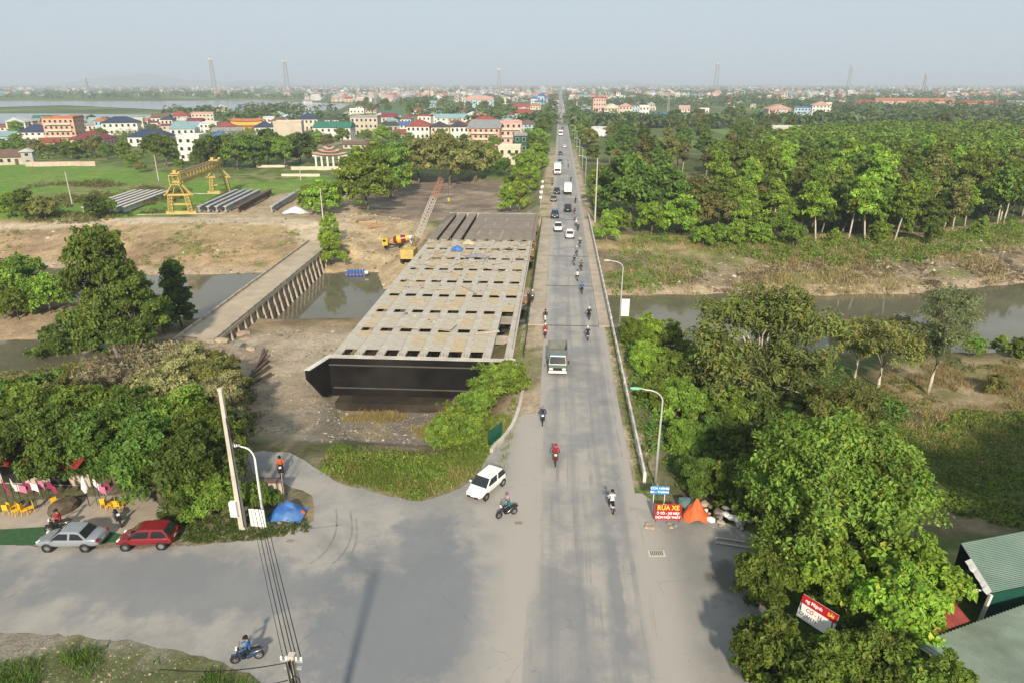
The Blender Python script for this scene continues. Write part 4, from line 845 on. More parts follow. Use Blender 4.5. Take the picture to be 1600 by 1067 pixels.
# ================================================================ the building site
YEL = mat('crane_yellow', (.50, .375, .11), .7, .2, 1.5, stain=(.36, .27, .12), stain_amt=.5); DKST = mat('deck_plate', (.13, .09, .06), .8, .3, 1)
def lattice(mb, a, b, w0, w1, n, r=.06, up=None, mi=0):
    """square lattice beam from a to b"""
    a = Vector(a); b = Vector(b); d = (b - a).normalized(); u = (up or Vector((0, 0, 1))); s = d.cross(u).normalized(); u = s.cross(d).normalized()
    P = []
    for i in range(n + 1):
        t = i / n; w = (w0 + (w1 - w0) * t) / 2; c = a.lerp(b, t); P.append([c + s * w * i0 + u * w * i1 for i0, i1 in ((-1, -1), (1, -1), (1, 1), (-1, 1))])
    for i in range(n):
        for k in range(4):
            mb.beam(P[i][k], P[i + 1][k], r * 2, mi=mi); k2 = (k + 1) % 4
            mb.beam(P[i][k], P[i + 1][k2] if i % 2 else P[i + 1][k2], r * 1.4, mi=mi); mb.beam(P[i][k], P[i][k2], r * 1.4, mi=mi)
    return mb
p0_, p1_ = on(284, 335), on(345, 303); ax = (p1_ - p0_); ax.z = 0; span = ax.length; ga = math.atan2(ax.y, ax.x)
gc = thing('gantry_crane', 'yellow gantry crane straddling the stored girders beside the green field', 'crane', (p0_.x, p0_.y, p0_.z), ga)
for i, x in enumerate((0, span)):
    lg = MB(); Hm, Ht = 5.0, 8.3
    for s in (-1, 1):
        lattice(lg, (x, s * 2.5, .8), (x, s * 2.0, Hm), 1.0, 1.0, 5, .075); lg.beam((x - .6, s * 3.2, Hm), (x, s * .7, Ht), .24); lg.beam((x + .6, s * 3.2, Hm), (x, s * .7, Ht), .24); lg.beam((x, s * 1.4, Hm), (x, s * .2, Ht), .18)
    lg.beam((x, -3.6, Hm), (x, 3.6, Hm), .45, .45); lg.beam((x, -2.4, 2.6), (x, 2.4, 2.6), .35, .35); lg.beam((x, -.9, Ht), (x, .9, Ht), .5, .5)
    lg.build('leg', YEL, gc); MB().beam((x, -3.8, .45), (x, 3.8, .45), .5, .7).build('base_beam', YEL, gc)
    for s in (-3.2, -2.2, 2.2, 3.2): MB().lathe([(.001, -.1), (.28, -.1), (.28, .1), (.001, .1)], (x, s, .28), 12, axis='x').build('wheel', STEEL, gc)
    MB().box((x + (1.6 if i == 0 else -1.6), 0, 9.95), (2.4, 2.6, .9)).box((x + (1.6 if i == 0 else -1.6), .5, 10.7), (1.2, .8, .7)).tube((x, -.9, 10.6), (x + 1.5, -.9, 10.6), .3, n=8).build('winch', YEL, gc)
    MB().box((x, 0, .06), (.6, 22, .12)).build('rail_track', CONC_L, gc)
tb = MB(); lattice(tb, (-1.5, 0, 8.9), (span + 1.5, 0, 8.9), 2.3, 2.3, 14, .11); tb.build('main_beam', YEL, gc); MB().box((span / 2, 0, 10.12), (span + 2, 1.7, .08)).build('walkway', DKST, gc)
# precast girders lying on the casting yard
gpz = girder_prof(1.1); GREY2 = mat('girder_grey', (.36, .37, .37), .8, .15, .6, bump=.2, stain=(.25, .24, .22), stain_amt=.6); WHT2 = mat('girder_pale', (.52, .50, .45), .8, .15, .6, bump=.2, stain=(.38, .34, .28), stain_amt=.5); BRN2 = mat('mould_rust', (.12, .075, .055), .85, .3, .8)
gms = {m.name: MB().extrude(gpz, 'y', 0, 31).mesh('girder', m) for m in (GREY2, WHT2, BRN2)}
def lay(px, py, m, label, group, rz=6.7):
    q = on(px, py); t = thing('stored_girder', label, 'girder', (q.x, q.y, q.z + 1.75), R(rz), group); new('beam', gms[m.name], t)
    for y in (2, 28): MB().box((0, y, -1.6), (1.4, .4, .3)).build('timber_block', TIMB, t)
for k, px in enumerate((312, 326, 339, 353)): lay(px, 333, GREY2, ('leftmost', 'second', 'third', 'rightmost')[k] + ' of the four grey girders under the gantry crane', 'stored bridge girders')
lay(373, 333, BRN2, 'rusty brown girder mould lying right of the grey girders', 'stored bridge girders'); lay(425, 333, GREY2, 'single grey girder lying at the right end of the casting yard', 'stored bridge girders')
for k in range(6): lay(132 + k * 12.5, 334, WHT2, ('first', 'second', 'third', 'fourth', 'fifth', 'last')[k] + ' from the left of six pale girders by the field track', 'stored bridge girders', 8)
# crawler crane behind the deck edge
q = on(641, 408, -4); cc = thing('crawler_crane', 'yellow crawler crane with white and orange lattice boom beside the new bridge', 'crane', (q.x, q.y, q.z))
for s in (-1, 1): MB().extrude([(-2.2, .25), (-1.9, .0), (1.9, .0), (2.2, .25), (2.2, .7), (1.9, .95), (-1.9, .95), (-2.2, .7)], 'x', s * 1.3 - .3, s * 1.3 + .3).build('track', BLK, cc)
hb = MB().box((0, -.3, 1.9), (2.6, 4.2, 1.6)).box((0, -2.5, 2.0), (2.7, .8, 1.9)).build('upper_body', YEL, cc, bevel=.08); MB().box((-1.0, 1.4, 2.0), (.9, 1.3, 1.8)).build('operator_cab', YEL, cc, bevel=.05); MB().box((-1.0, 2.06, 2.3), (.75, .03, .9)).build('window', GLASS, cc)
b0 = Vector((.2, 1.4, 1.9)); tipw = Vector((-22.6, 142.0, 14.6)); b1 = tipw - q
for t0, t1, m, w0, w1, n in ((0, .16, 'y', .5, 1.0, 3), (.16, .62, 'w', 1.0, 1.0, 12), (.62, .84, 'o', 1.0, .8, 6), (.84, 1.0, 'k', .8, .3, 4)):
    lattice(MB(), b0.lerp(b1, t0), b0.lerp(b1, t1), w0, w1, n, .035).build('boom_section', {'y': DKST, 'w': mat('boom_white', (.50, .47, .43), .7, .2, 2), 'o': mat('boom_orange', (.36, .17, .10), .7, .2, 2), 'k': STEEL}[m], cc)
bt = MB().tube(b1 + Vector((-.2, 0, .1)), b1 + Vector((.2, 0, .1)), .45, n=12).build('sheave', STEEL, cc); MB().path([b1 + Vector((0, .4, 0)), b1 + Vector((0, .6, -6)), b1 + Vector((0, .6, -7))], .03, 4).build('hoist_cable', STEEL, cc); MB().box(b1 + Vector((0, .6, -7.3)), (.4, .3, .7)).build('hook_block', PAINT['yellow'], cc)
for s in (-1, 1): MB().path([Vector((s * .8, -2.2, 3.2)), b0.lerp(b1, .5) + Vector((0, -.6, 2.2)), b1], .025, 4).build('pendant_cable', STEEL, cc)
# mixer truck
q = on(620, 388, -4); mt_ = thing('mixer_truck', 'concrete mixer truck with yellow cab and red and yellow drum on the sand', 'truck', (q.x, q.y, q.z + .05), R(183)); mt_.scale = (.76, .76, .76)
MB().box((0, 0, .95), (7.8, .9, .3)).build('chassis', BLK, mt_); MB().box((3.2, 0, 1.9), (1.7, 2.4, 2.0)).build('cab', PAINT['yellow'], mt_, bevel=.12); MB().box((4.06, 0, 2.35), (.03, 2.1, .8)).build('windscreen', GLASS, mt_)
for s in (-1, 1): MB().box((3.3, s * 1.205, 2.35), (.9, .03, .7)).build('side_window', GLASS, mt_)
dr = MB(); prf = [(.001, -3.0), (.65, -2.9), (1.0, -2.0), (1.28, -.6), (1.25, .6), (.9, 1.7), (.55, 2.2), (.001, 2.25)]
rings = [[(z, r_ * math.cos(t), r_ * math.sin(t)) for t in np.linspace(0, 2 * math.pi, 17)[:-1]] for r_, z in prf]
for i in range(len(rings) - 1): dr.loft([rings[i], rings[i + 1]], mi=(0 if i in (0, 2, 4) else 1), close=False)
o = dr.build('drum', [PAINT['red'], PAINT['yellow']], mt_, (-.9, 0, 2.55)); o.rotation_euler = (0, R(9), 0)
MB().lathe([(.35, -.4), (.9, .5), (.85, .5), (.3, -.4)], (-3.9, 0, 3.1), 12).build('hopper', PAINT['white'], mt_); MB().beam((-3.9, 0, 2.4), (-4.6, .3, 1.2), .35, .1).build('chute', PAINT['white'], mt_)
for x in (3.0, -1.2, -2.5):
    for s in (-1, 1): add_wheel(mt_, x, s * 1.0, .5, .32)
# yellow pump trailer and a worker-side digger at the deck edge
q = on(633, 414, -4)
# raft of blue barrels
q = at(556, 431, WATER); rf = thing('barrel_raft', 'raft of blue plastic barrels floating on the brown river', 'raft', (q.x, q.y, WATER), R(8))
MB().box((.3, 0, .5), (4.6, 1.7, .12)).build('deck', TIMB, rf); BLU = mat('barrel_blue', (.05, .13, .42), .5, .15, 3)
for k in range(6): MB().lathe([(.001, -.42), (.26, -.42), (.29, -.2), (.29, .2), (.26, .42), (.001, .42)], (-1.5 + k * .62, -.55, .84), 12, axis='y').build('barrel', BLU, rf); MB().lathe([(.001, -.42), (.26, -.42), (.29, 0), (.26, .42), (.001, .42)], (-1.5 + k * .62, .5, .84), 12, axis='y').build('barrel', BLU, rf); MB().lathe([(.001, -.8), (.28, -.8), (.28, .8), (.001, .8)], (-1.7 + k * .7, 0, .22), 10, axis='y').build('float', BLU, rf)
MB().box((2.2, 0, .75), (.8, 1.0, .4)).build('pump', PAINT['white'], rf, bevel=.05)
# rubble, planks, tarps
def lump(name, x, y, z, r, m, label, cat, sx=1, sy=1, sz=.7, seed=1, group=None, n=2):
    bm = bmesh.new(); bmesh.ops.create_icosphere(bm, subdivisions=n, radius=1)
    for v in bm.verts:
        k = 1 + .28 * mnoise.noise(v.co * 1.6 + Vector((seed * 3.1, 0, 0))) + .12 * mnoise.noise(v.co * 4 + Vector((0, seed * 2.7, 0))); v.co = Vector((v.co.x * sx, v.co.y * sy, v.co.z * sz)) * k * r
    me = bpy.data.meshes.new(name); bm.to_mesh(me); bm.free(); me.materials.append(m)
    if n > 2:
        for p in me.polygons: p.use_smooth = True
    return tag(new(name, me, None, (x, y, z), random.uniform(0, 6)), label, cat, group)
ROCK = mat('rubble_tan', (.40, .33, .235), .9, .25, 1.2, bump=.5, stain=(.24, .18, .13), stain_amt=.6); ROCKP = mat('rubble_pink', (.34, .25, .19), .9, .25, 1.2, bump=.4); ROCKG = mat('rock_grey', (.27, .255, .235), .9, .25, 2, bump=.5)
for k, (a, b, r_, m, l_) in enumerate(((345, 535, 1.1, ROCK, 'tan rubble block nearest the low bridge kerb'), (358, 522, 1.5, ROCK, 'largest tan rubble block at the low bridge foot'), (378, 522, 1.3, ROCKP, 'pinkish broken masonry block on the rubble heap'), (370, 538, 1.0, ROCKG, 'grey slab at the lower end of the rubble heap'), (392, 545, .9, ROCK, 'small pale block right of the rubble heap'), (338, 548, .8, ROCKP, 'reddish clod left of the rubble heap'), (385, 530, .9, ROCKP, 'reddish block behind the rubble heap'))):
    q = on(a, b, -4); lump('rubble_block', q.x, q.y, q.z + r_ * .1, r_ * .8, m, l_, 'rubble', 1.35, 1, .45, k, 'rubble blocks at the low bridge', 1)
for k in range(5):
    q = on(397 + k * 3, 600 - k * 10, -3); tag(MB().beam((-3, 0, .25), (3, 0, .3), .3, .3).build('steel_pile', mat('pile_rust', (.10, .065, .05), .85, .3, 1), None, q + Vector((0, 0, .1 + .1 * (k % 2))), R(70 + k * 9)), ('lowest', 'second lowest', 'middle', 'second highest', 'highest')[k] + ' of the rusty steel piles on the muddy yard edge', 'steel pile', 'rusty piles')
for k, (a, b) in enumerate(((575, 352), (588, 356), (560, 347))):
    q = on(a, b, -3); t = thing('plank_stack', ('orange timber plank stack left of the mixer truck', 'weathered plank stack nearest the mixer truck', 'plank stack at the end of the dirt ramp')[k], 'planks', (q.x, q.y, q.z), R(10 + 30 * k))
    for i in range(4):
        for j in range(3): MB().box((0, -.5 + j * .5, .12 + i * .22), (4.2, .42, .16), rz=random.uniform(-.05, .05)).build('plank', random.choice((TIMB, ORTIMB, PLY2)), t)
def tarp(name, x, y, z, w, d, h, m, label, seed=0, peak=(0, 0)):
    n = 18; u = np.linspace(-1, 1, n); U, V_ = np.meshgrid(u, u); rr = np.hypot(U - peak[0], V_ - peak[1]); Zt = h * np.clip(1 - rr ** 1.2 * .9, 0, 1) * (.75 + .5 * fbm(U * 9 + seed * 7, V_ * 9, 4, seed)) + .1 * fbm(U * 20, V_ * 20 + seed, 3, 9)
    wob = .85 + .3 * fbm(np.cos(np.arctan2(V_, U)) * 6 + seed * 3, np.sin(np.arctan2(V_, U)) * 6, 4, seed + 3)
    me = npmesh(name, np.stack([U * w / 2 * wob, V_ * d / 2 * wob, Zt], -1).reshape(-1, 3), np.stack([(np.arange(n * n).reshape(n, n))[a_:n - 1 + a_, b_:n - 1 + b_] for a_, b_ in ((0, 0), (0, 1), (1, 1), (1, 0))], -1).reshape(-1, 4), m, smooth=False)
    return tag(new(name, me, None, (x, y, z), 0), label, 'tarp')
TB = mat('tarp_blue', (.045, .15, .42), .55, .25, 2, stain=(.18, .28, .42), stain_amt=.5); TO = mat('tarp_orange', (.62, .12, .035), .6, .2, 2); TW = mat('tarp_pale_blue', (.50, .58, .60), .6, .15, 2); TG = mat('sack_grey', (.20, .20, .22), .8, .25, 2)
q = on(462, 333, -2); tarp('tarp_heap', q.x, q.y, q.z, 7, 3.5, 1.6, TW, 'pale blue tarp heap at the right end of the casting yard', 2)
q = at(714, 391, .25); tarp('tarp_heap', q.x, q.y, .25, 2.2, 2.6, .9, TB, 'blue tarp heap on the new bridge deck', 5)
q = at(746, 402, .25); tarp('sack_heap', q.x, q.y, .25, 4.4, 1.6, .7, TG, 'grey sack heap on the new bridge deck', 6)
q = at(732, 382, .25); tarp('sack_heap', q.x, q.y, .25, 2.6, 1.6, .9, mat('sack_khaki', (.40, .37, .25), .85, .2, 2), 'khaki sack heap behind the blue tarp on the deck', 8)
for k, (a, b, l_) in enumerate(((650, 470, 'plywood stack at the left edge of the deck'), (688, 452, 'grey board lying loose in mid deck'), (700, 512, 'pale board stack on the near deck bay'), (705, 478, 'long pale board lying across the middle deck bay'), (640, 512, 'tan plywood sheet lying askew on the near left bay'), (668, 404, 'plywood pile near the far left deck edge'), (690, 412, 'timber batten pile beyond the deck middle'), (760, 520, 'white sheet lying on the near right bay'))):
    q = at(a, b, .24); t = thing('board_stack', l_, 'boards', (q.x, q.y, .225), random.uniform(-.5, .5), 'loose boards on the new deck')
    for i in range(1 + k % 3): MB().box((random.uniform(-.1, .1), random.uniform(-.1, .1), .05 + i * .09), ((2.6, 1.5, .08), (3.2, .5, .08), (1.6, 2.2, .08))[k % 3]).build('board', (PLY2, PLY3, PLY)[(k + i) % 3], t)
# ================================================================ street furniture, signs, shop and sheds
POLE = mat('pole_concrete', (.50, .47, .40), .85, .15, 1.5, bump=.2, stain=(.30, .27, .22), stain_amt=.5); LMP = mat('lamp_post_grey', (.52, .54, .50), .5, .1, 3, metal=.3); LGR = mat('lamp_head_green', (.20, .50, .30), .4, .1, 3); WHT = mat('white_enamel', (.75, .74, .70), .5, .08, 3, stain=(.5, .45, .38), stain_amt=.3); CABLE = mat('cable_black', (.015, .015, .015), .6, .2, 3)
def text(body, size, m, parent, loc, rot, name='lettering', align='CENTER', bold=.0, sx=1.0):
    c = bpy.data.curves.new('lettering', 'FONT'); c.body = body; c.size = size; c.extrude = .004; c.offset = bold; c.align_x = align; c.align_y = 'CENTER'
    o = bpy.data.objects.new('tmp', c); COL.objects.link(o); dg = bpy.context.evaluated_depsgraph_get(); me = bpy.data.meshes.new_from_object(o.evaluated_get(dg)); bpy.data.objects.remove(o)
    me.materials.clear(); me.materials.append(m); r_ = new(name, me, parent, loc); r_.rotation_euler = rot; r_.scale = (sx, 1, 1); return r_
def street_lamp(x, y, z, h, label, head=LGR, arm=-1.7, post=LMP, group=None):
    t = thing('street_lamp', label, 'street lamp', (x, y, z), 0, group); MB().box((0, 0, .1), (.5, .5, .25)).build('base', CONC, t)
    pts = [(0, 0, .1), (0, 0, h * .5), (0, 0, h - 1.0)] + [(arm * .75 * (1 - math.cos(a)), 0, h - 1.0 + .9 * math.sin(a)) for a in np.linspace(.2, math.pi / 2, 6)] + [(arm, 0, h)]
    MB().path(pts, [.11, .095, .075] + [.055] * 6 + [.05], 8).build('pole', post, t)
    hd = MB().loft([[(arm + s * .05, -.08, h - .03), (arm + s * .05, .08, h - .03), (arm + s * .05, .08, h + .06), (arm + s * .05, -.08, h + .06)] for s in (1,)] + [[(arm - .35, -.17, h - .06), (arm - .35, .17, h - .06), (arm - .35, .14, h + .1), (arm - .35, -.14, h + .1)], [(arm - .8, -.12, h - .02), (arm - .8, .12, h - .02), (arm - .8, .09, h + .07), (arm - .8, -.09, h + .07)]]).build('lamp_head', head, t)
    MB().box((arm - .4, 0, h - .06), (.5, .22, .04)).build('lens', LAMP, hd); return t
p = at(1022, 757); street_lamp(8.35, p.y, -.2, 8.6, 'tall curved street lamp with green head by the red car wash sign')
p = at(968, 506); street_lamp(8.7, p.y, -.4, 9.0, 'curved street lamp with pale green head at the near end of the bridge', mat('lamp_head_pale', (.42, .60, .45), .4, .1, 3))
for k, (a, b, h) in enumerate(((908, 288, 9), (903, 268, 9), (899, 250, 9), (896, 234, 9), (893, 222, 9))):
    q = at(a, b); street_lamp(8.8, q.y, -.3, h, ('first', 'second', 'third', 'fourth', 'farthest')[k] + ' of the five distant street lamps right of the road', LMP, group='distant street lamps')
q = at(922, 345); t = thing('concrete_pole', 'tall pale concrete pole right of the road before the dark fig tree', 'utility pole', (8.9, q.y, -.4)); MB().tube((0, 0, -.5), (0, 0, 14.6), .2, .12, 10).build('pole', POLE, t); MB().box((0, 0, 14.2), (1.3, .12, .14)).build('cross_arm', STEEL, t)
for k, (yy) in enumerate((179, 188, 199)):
    t = thing('globe_lamp', ('nearest', 'middle', 'farthest')[k] + ' of the white globe lamps left of the road', 'lamp', (-4.3, yy, -.1), 0, 'white globe lamps'); MB().tube((0, 0, 0), (0, 0, 3.3), .06, .05, 8).build('post', LMP, t)
    MB().lathe([(.001, -.42), (.25, -.34), (.42, 0), (.25, .34), (.001, .42)], (0, 0, 3.7), 14).build('globe', WHT, t); MB().box((0, 0, 2.4), (.7, .1, .6)).build('sign_plate', WHT, t)
# utility poles and cables
q = at(380, 826); P1 = Vector((q.x, q.y, 0)); t = thing('utility_pole', 'tall square tapering concrete pole beside the left grove', 'utility pole', P1)
MB().loft([[(-w, -w * .8, z), (w, -w * .8, z), (w, w * .8, z), (-w, w * .8, z)] for z, w in ((-.3, .22), (3, .19), (7, .15), (11.0, .115))], smooth=False).build('pole', POLE, t); MB().box((.02, -.03, 11.05), (.3, .24, .18)).build('cap', POLE, t); MB().box((-.28, -.3, 1.9), (.5, .3, 1.2)).build('meter_box', WHT, t); MB().path([(.2, -.2, .3), (.17, -.16, 5), (.16, -.14, 9)], .035, 5).build('conduit', CABLE, t)
PN = at(455, 1022, 9.0); t = thing('cable_pole', 'near concrete pole top carrying black cables at the bottom edge', 'utility pole', (PN.x, PN.y, 0))
MB().loft([[(-w, -w, z), (w, -w, z), (w, w, z), (-w, w, z)] for z, w in ((-.3, .24), (4.5, .18), (9.0, .13))], smooth=False).build('pole', POLE, t)
MB().box((0, 0, 8.7), (.9, .12, .1)).box((0, .02, 8.3), (.7, .1, .1)).build('cross_arm', GALV, t)
for k in range(5): MB().lathe([(.03, 0), (.06, .05), (.035, .1), (.06, .15), (.02, .2)], (-.4 + .2 * k, -.05, 8.75), 8).build('insulator', WHT, t)
for k in range(4): MB().path([(.12 * math.sin(k * 1.7), -.2 - .03 * k, 8.9), (.2 * math.sin(k + .4), -.26, 7.2), (.15 * math.sin(k * 2.2), -.24, 5)], .03, 5).build('hanging_cable', CABLE, t)
MB().path([(.16 + .16 * math.cos(a), -.25, 7.9 + .25 * math.sin(a)) for a in np.linspace(0, 6.28, 16)], .022, 5).build('cable_coil', CABLE, t)
def cable(a, b, sag, r_, label, k=14):
    a = Vector(a); b = Vector(b); pts = [a.lerp(b, i / k) - Vector((0, 0, sag * 4 * (i / k) * (1 - i / k))) for i in range(k + 1)]
    return tag(MB().path(pts, r_, 5).build('cable', CABLE), label, 'cable', 'black overhead cables')
PA = Vector((PN.x, PN.y, 8.75)); PB = Vector((-20.9, 40.0, 2.2))
for k, (dx, s) in enumerate(((-.35, .35), (-.15, .5), (.05, .3), (.2, .42), (.38, .2))):
    cable(PA + Vector((dx, 0, .05)), PB + Vector((dx * 1.3, .1, .15 * (k % 3))), s, .022 if k else .014, ('leftmost', 'second', 'middle', 'fourth', 'rightmost')[k] + ' of the black cables crossing the side street')
for k, (dx) in enumerate((-.3, 0, .25)): cable(PB + Vector((dx, .1, .1)), Vector((P1.x + .16, P1.y - .02 + dx * .2, 8.2 + .5 * k)), .12, .02, ('left', 'middle', 'right')[k] + ' cable rising beside the tall concrete pole')
for k, (a, b) in enumerate(((250, 1045), (250, 1085))): cable(PA + Vector((-.3, 0, -.2 - .9 * k)), at(a, b, 7.2 - k), .25, .022, ('upper', 'lower')[k] + ' service cable running left from the near pole')
q = at(414, 822); street_lamp(q.x, q.y, 0, 6.6, 'slim white lamp post beside the blank board on the left corner', WHT, -1.0, WHT)
# blank board, wall stub, blue tarp on the left corner
q = at(405, 826); t = thing('blank_board', 'blank white sign board at the foot of the slim lamp post', 'sign', (q.x, q.y, 0), R(-3)); MB().box((0, 0, .95), (1.15, .08, 1.45)).build('panel', WHT, t, bevel=.02)
for s in (-.45, .45): MB().tube((s, .07, 0), (s, .07, 1.6), .03, n=6).build('leg', STEEL, t)
q = at(430, 778); t = thing('wall_stub', 'short stained plaster wall behind the blue tarp', 'wall', (q.x, q.y, 0), R(6)); MB().box((0, 0, .75), (1.35, .35, 1.5)).build('wall', mat('plaster_stained', (.52, .44, .34), .9, .2, 2.2, bump=.3, stain=(.22, .17, .12), stain_amt=.8), t); MB().box((0, 0, 1.53), (1.5, .5, .08)).build('coping', mat('coping_brown', (.16, .10, .09), .9, .2, 2), t); MB().tube((.75, -.1, 0), (.75, -.1, 2.3), .035, n=6).build('post', GALV, t)
q = at(450, 804); tarp('tarp_heap', q.x, q.y, 0, 2.5, 2.0, 1.1, TB, 'crumpled blue tarp heap on the left corner', 1); q = at(461, 800); lump('bucket_heap', q.x + .6, q.y - .3, .2, .3, TO, 'small orange bucket beside the blue tarp', 'bucket', seed=4)
# signs at the right shoulder
BLUE_S = mat('sign_blue', (.03, .22, .52), .5, .08, 3); RED_S = mat('sign_red', (.40, .012, .02), .5, .08, 3); YTXT = mat('letter_yellow', (.80, .62, .05), .5, .05, 3); WTXT = mat('letter_white', (.82, .82, .80), .5, .05, 3)
q = at(1024, 800); t = thing('blue_sign', 'light blue two-line sign on white posts by the railing end', 'sign', (8.05, q.y, 0))
MB().box((0, 0, 1.95), (1.36, .05, .68)).build('panel', BLUE_S, t, bevel=.01)
for s in (-.4, .4): MB().tube((s, .05, -.1), (s, .05, 2.2), .03, n=6).build('post', WHT, t)
text('CỬA HÀNG', .26, WTXT, t, (0, -.032, 2.11), (R(90), 0, 0), sx=1.0, bold=.006); text('BA - THÀNH', .24, WTXT, t, (0, -.032, 1.80), (R(90), 0, 0), bold=.006)
q = at(1043, 816); t = thing('car_wash_sign', 'red car wash sign with yellow and white lettering on the right shoulder', 'sign', (q.x, q.y, 0), R(2))
pn = MB().box((0, 0, .85), (1.95, .05, 1.22)).build('panel', RED_S, t, bevel=.01); pn.rotation_euler = (R(-9), 0, 0)
for s in (-.85, .85): MB().beam((s, .1, 0), (s, .02, 1.4), .05).build('post', RUST, t); MB().beam((s, .55, 0), (s, .03, 1.1), .04).build('stay', RUST, t)
for tx, sz, m, zz, sx in (('RỬA XE', .50, YTXT, 1.17, .92), ('Ô TÔ - XE MÁY', .25, WTXT, .74, .98), ('DỌN NỘI THẤT', .25, WTXT, .43, 1.0)): text(tx, sz, m, pn, (0, -.033, zz), (R(90), 0, 0), bold=.008, sx=sx)
q = at(1088, 806); tarp('tarp_heap', q.x, q.y, -.1, 1.9, 1.7, 1.5, TO, 'bright orange tarp heap right of the car wash sign', 3, (-.1, -.1))
lump('tarp_bundle', q.x - .5, q.y + .9, .45, .55, mat('tarp_teal', (.10, .17, .17), .7, .2, 2), 'dull teal bundle behind the orange tarp', 'bundle', 1.3, 1, .8, 9)
for k in range(26):
    a, b = random.uniform(1095, 1172), random.uniform(782, 838)
    if b < 775 + (a - 1095) * .35 or b > 815 + (a - 1095) * .3: b = 785 + (a - 1095) * .5
    q = at(a, b); lump('junk_lump', q.x, q.y, .08, random.uniform(.12, .34), random.choice((ROCKG, ROCKG, ROCK, TG, WHT, mat('scrap_brown', (.17, .11, .07), .9, .3, 2))), 'small lump of rubbish in the pile right of the orange tarp', 'rubbish', 1.3, 1, .7, k, 'rubbish pile by the orange tarp')
for k in range(9):
    q = at(random.uniform(1010, 1062), random.uniform(816, 826)); lump('loose_stone', q.x, q.y, .05, random.uniform(.08, .2), random.choice((ROCKG, ROCK)), 'small stone at the foot of the car wash sign', 'stone', 1.2, 1, .6, k + 40, 'stones under the car wash sign')
for k in range(2): tag(MB().beam((-1.4, 0, .06), (1.4, .1, .1), .12, .08).build('plank', PLY3, None, at(1150, 846 + 8 * k), R(-14)), ('upper', 'lower')[k] + ' pale plank lying on the concrete at the tree edge', 'plank')
q = at(1026, 864); t = thing('drain_grate', 'square drain grate set in the concrete apron', 'drain', (q.x, q.y, -.005), R(4)); MB().box((0, 0, .01), (1.15, .62, .03)).build('frame', CONC_L, t)
for k in range(7): MB().box((-.4 + .13 * k, 0, .03), (.06, .46, .02)).build('bar', STEEL, t)
for a, b, l_ in ((810, 817, 'small rectangular drain cover in the junction'), (453, 845, 'double drain slot near the left corner verge')):
    q = at(a, b); t = thing('drain_cover', l_, 'drain', (q.x, q.y, .004)); MB().box((0, 0, .008), (.72, .42, .02)).build('frame', CONC, t)
    for k in (-1, 1): MB().box((0, k * .1, .022), (.5, .07, .012)).build('slot', JOINT, t)
q = at(973, 503); t = thing('white_banner', 'upright white banner board on a post by the bridge end', 'sign', (9.2, q.y, -.5)); MB().box((.15, 0, 2.5), (1.15, .06, 2.4)).build('panel', WHT, t, bevel=.01); MB().tube((-.4, .06, -.5), (-.4, .06, 3.9), .05, n=6).build('post', WHT, t)
# kerb wall and green sheet by the island
kw = thing('kerb_wall', 'low pale concrete kerb curving from the grass island to the bridge', 'kerb', at(790, 670)); pts = [at(a, b) for a, b in ((768, 706), (774, 698), (783, 690), (792, 680), (800, 668), (806, 655), (811, 640), (815, 622), (818, 605))]
for a, b in zip(pts[:-1], pts[1:]): o = MB().beam(a + Vector((0, 0, .12)), b + Vector((0, 0, .12)), .32, .42).build('kerb_stone', CONC_L, kw); o.location = -kw.location
t = thing('green_sheet_screen', 'short green metal screen standing at the top of the grass island', 'fence', at(770, 692, -.1), R(62))
for k in range(3): MB().box((.75 * k - .3, 0, .75), (.73, .03, 1.5)).build('sheet', GREENF, t)
for s in (-.65, .7, 1.6): MB().tube((s, .05, -.3), (s, .05, 1.6), .03, n=6).build('post', STEEL, t)
# ---- left shop under the trees
TURF = mat('green_turf_mat', (.035, .095, .035), .95, .3, 3)
sheet('green_mat', pxpoly([(-200, 832), (0, 827), (90, 822), (150, 826), (205, 838), (190, 846), (120, 850), (0, 851), (-200, 850)], 0), .004, TURF, kind='structure')
FLOORC = mat('shop_floor', (.36, .31, .25), .85, .15, 1); sheet('shop_forecourt', pxpoly([(-200, 800), (0, 800), (60, 780), (230, 770), (262, 800), (250, 838), (205, 837), (150, 825), (90, 821), (0, 826), (-200, 830)], 0), -.001, FLOORC, kind='structure')
q = at(60, 765); sh_ = thing('shop_house', 'low shop with red awning almost hidden behind the left trees', 'shop', (-43, 47.5, 0)); MB().box((0, 0, 1.6), (13, 6, 3.2)).build('wall', mat('shop_wall', (.45, .38, .30), .9, .15, 1), sh_); MB().add([(-7, -4.6, 2.6), (7, -4.6, 2.6), (7, 0, 3.9), (-7, 0, 3.9), (7, 4, 3.1), (-7, 4, 3.1)], [(0, 1, 2, 3), (3, 2, 4, 5)]).build('roof', mat('awning_red', (.25, .035, .03), .7, .15, 1), sh_)
for k in range(3): MB().box((-4 + 4 * k, -3.02, 1.2), (1.6, .05, 2.2)).build('door', BLK, sh_)
FL = [mat('flag_maroon', (.26, .03, .09), .8, .15, 3), mat('flag_white', (.70, .68, .66), .8, .1, 3), mat('flag_pink', (.50, .16, .28), .8, .15, 3)]
names_ = ['leftmost', 'second', 'third', 'fourth', 'fifth', 'sixth', 'seventh', 'eighth', 'ninth', 'rightmost']
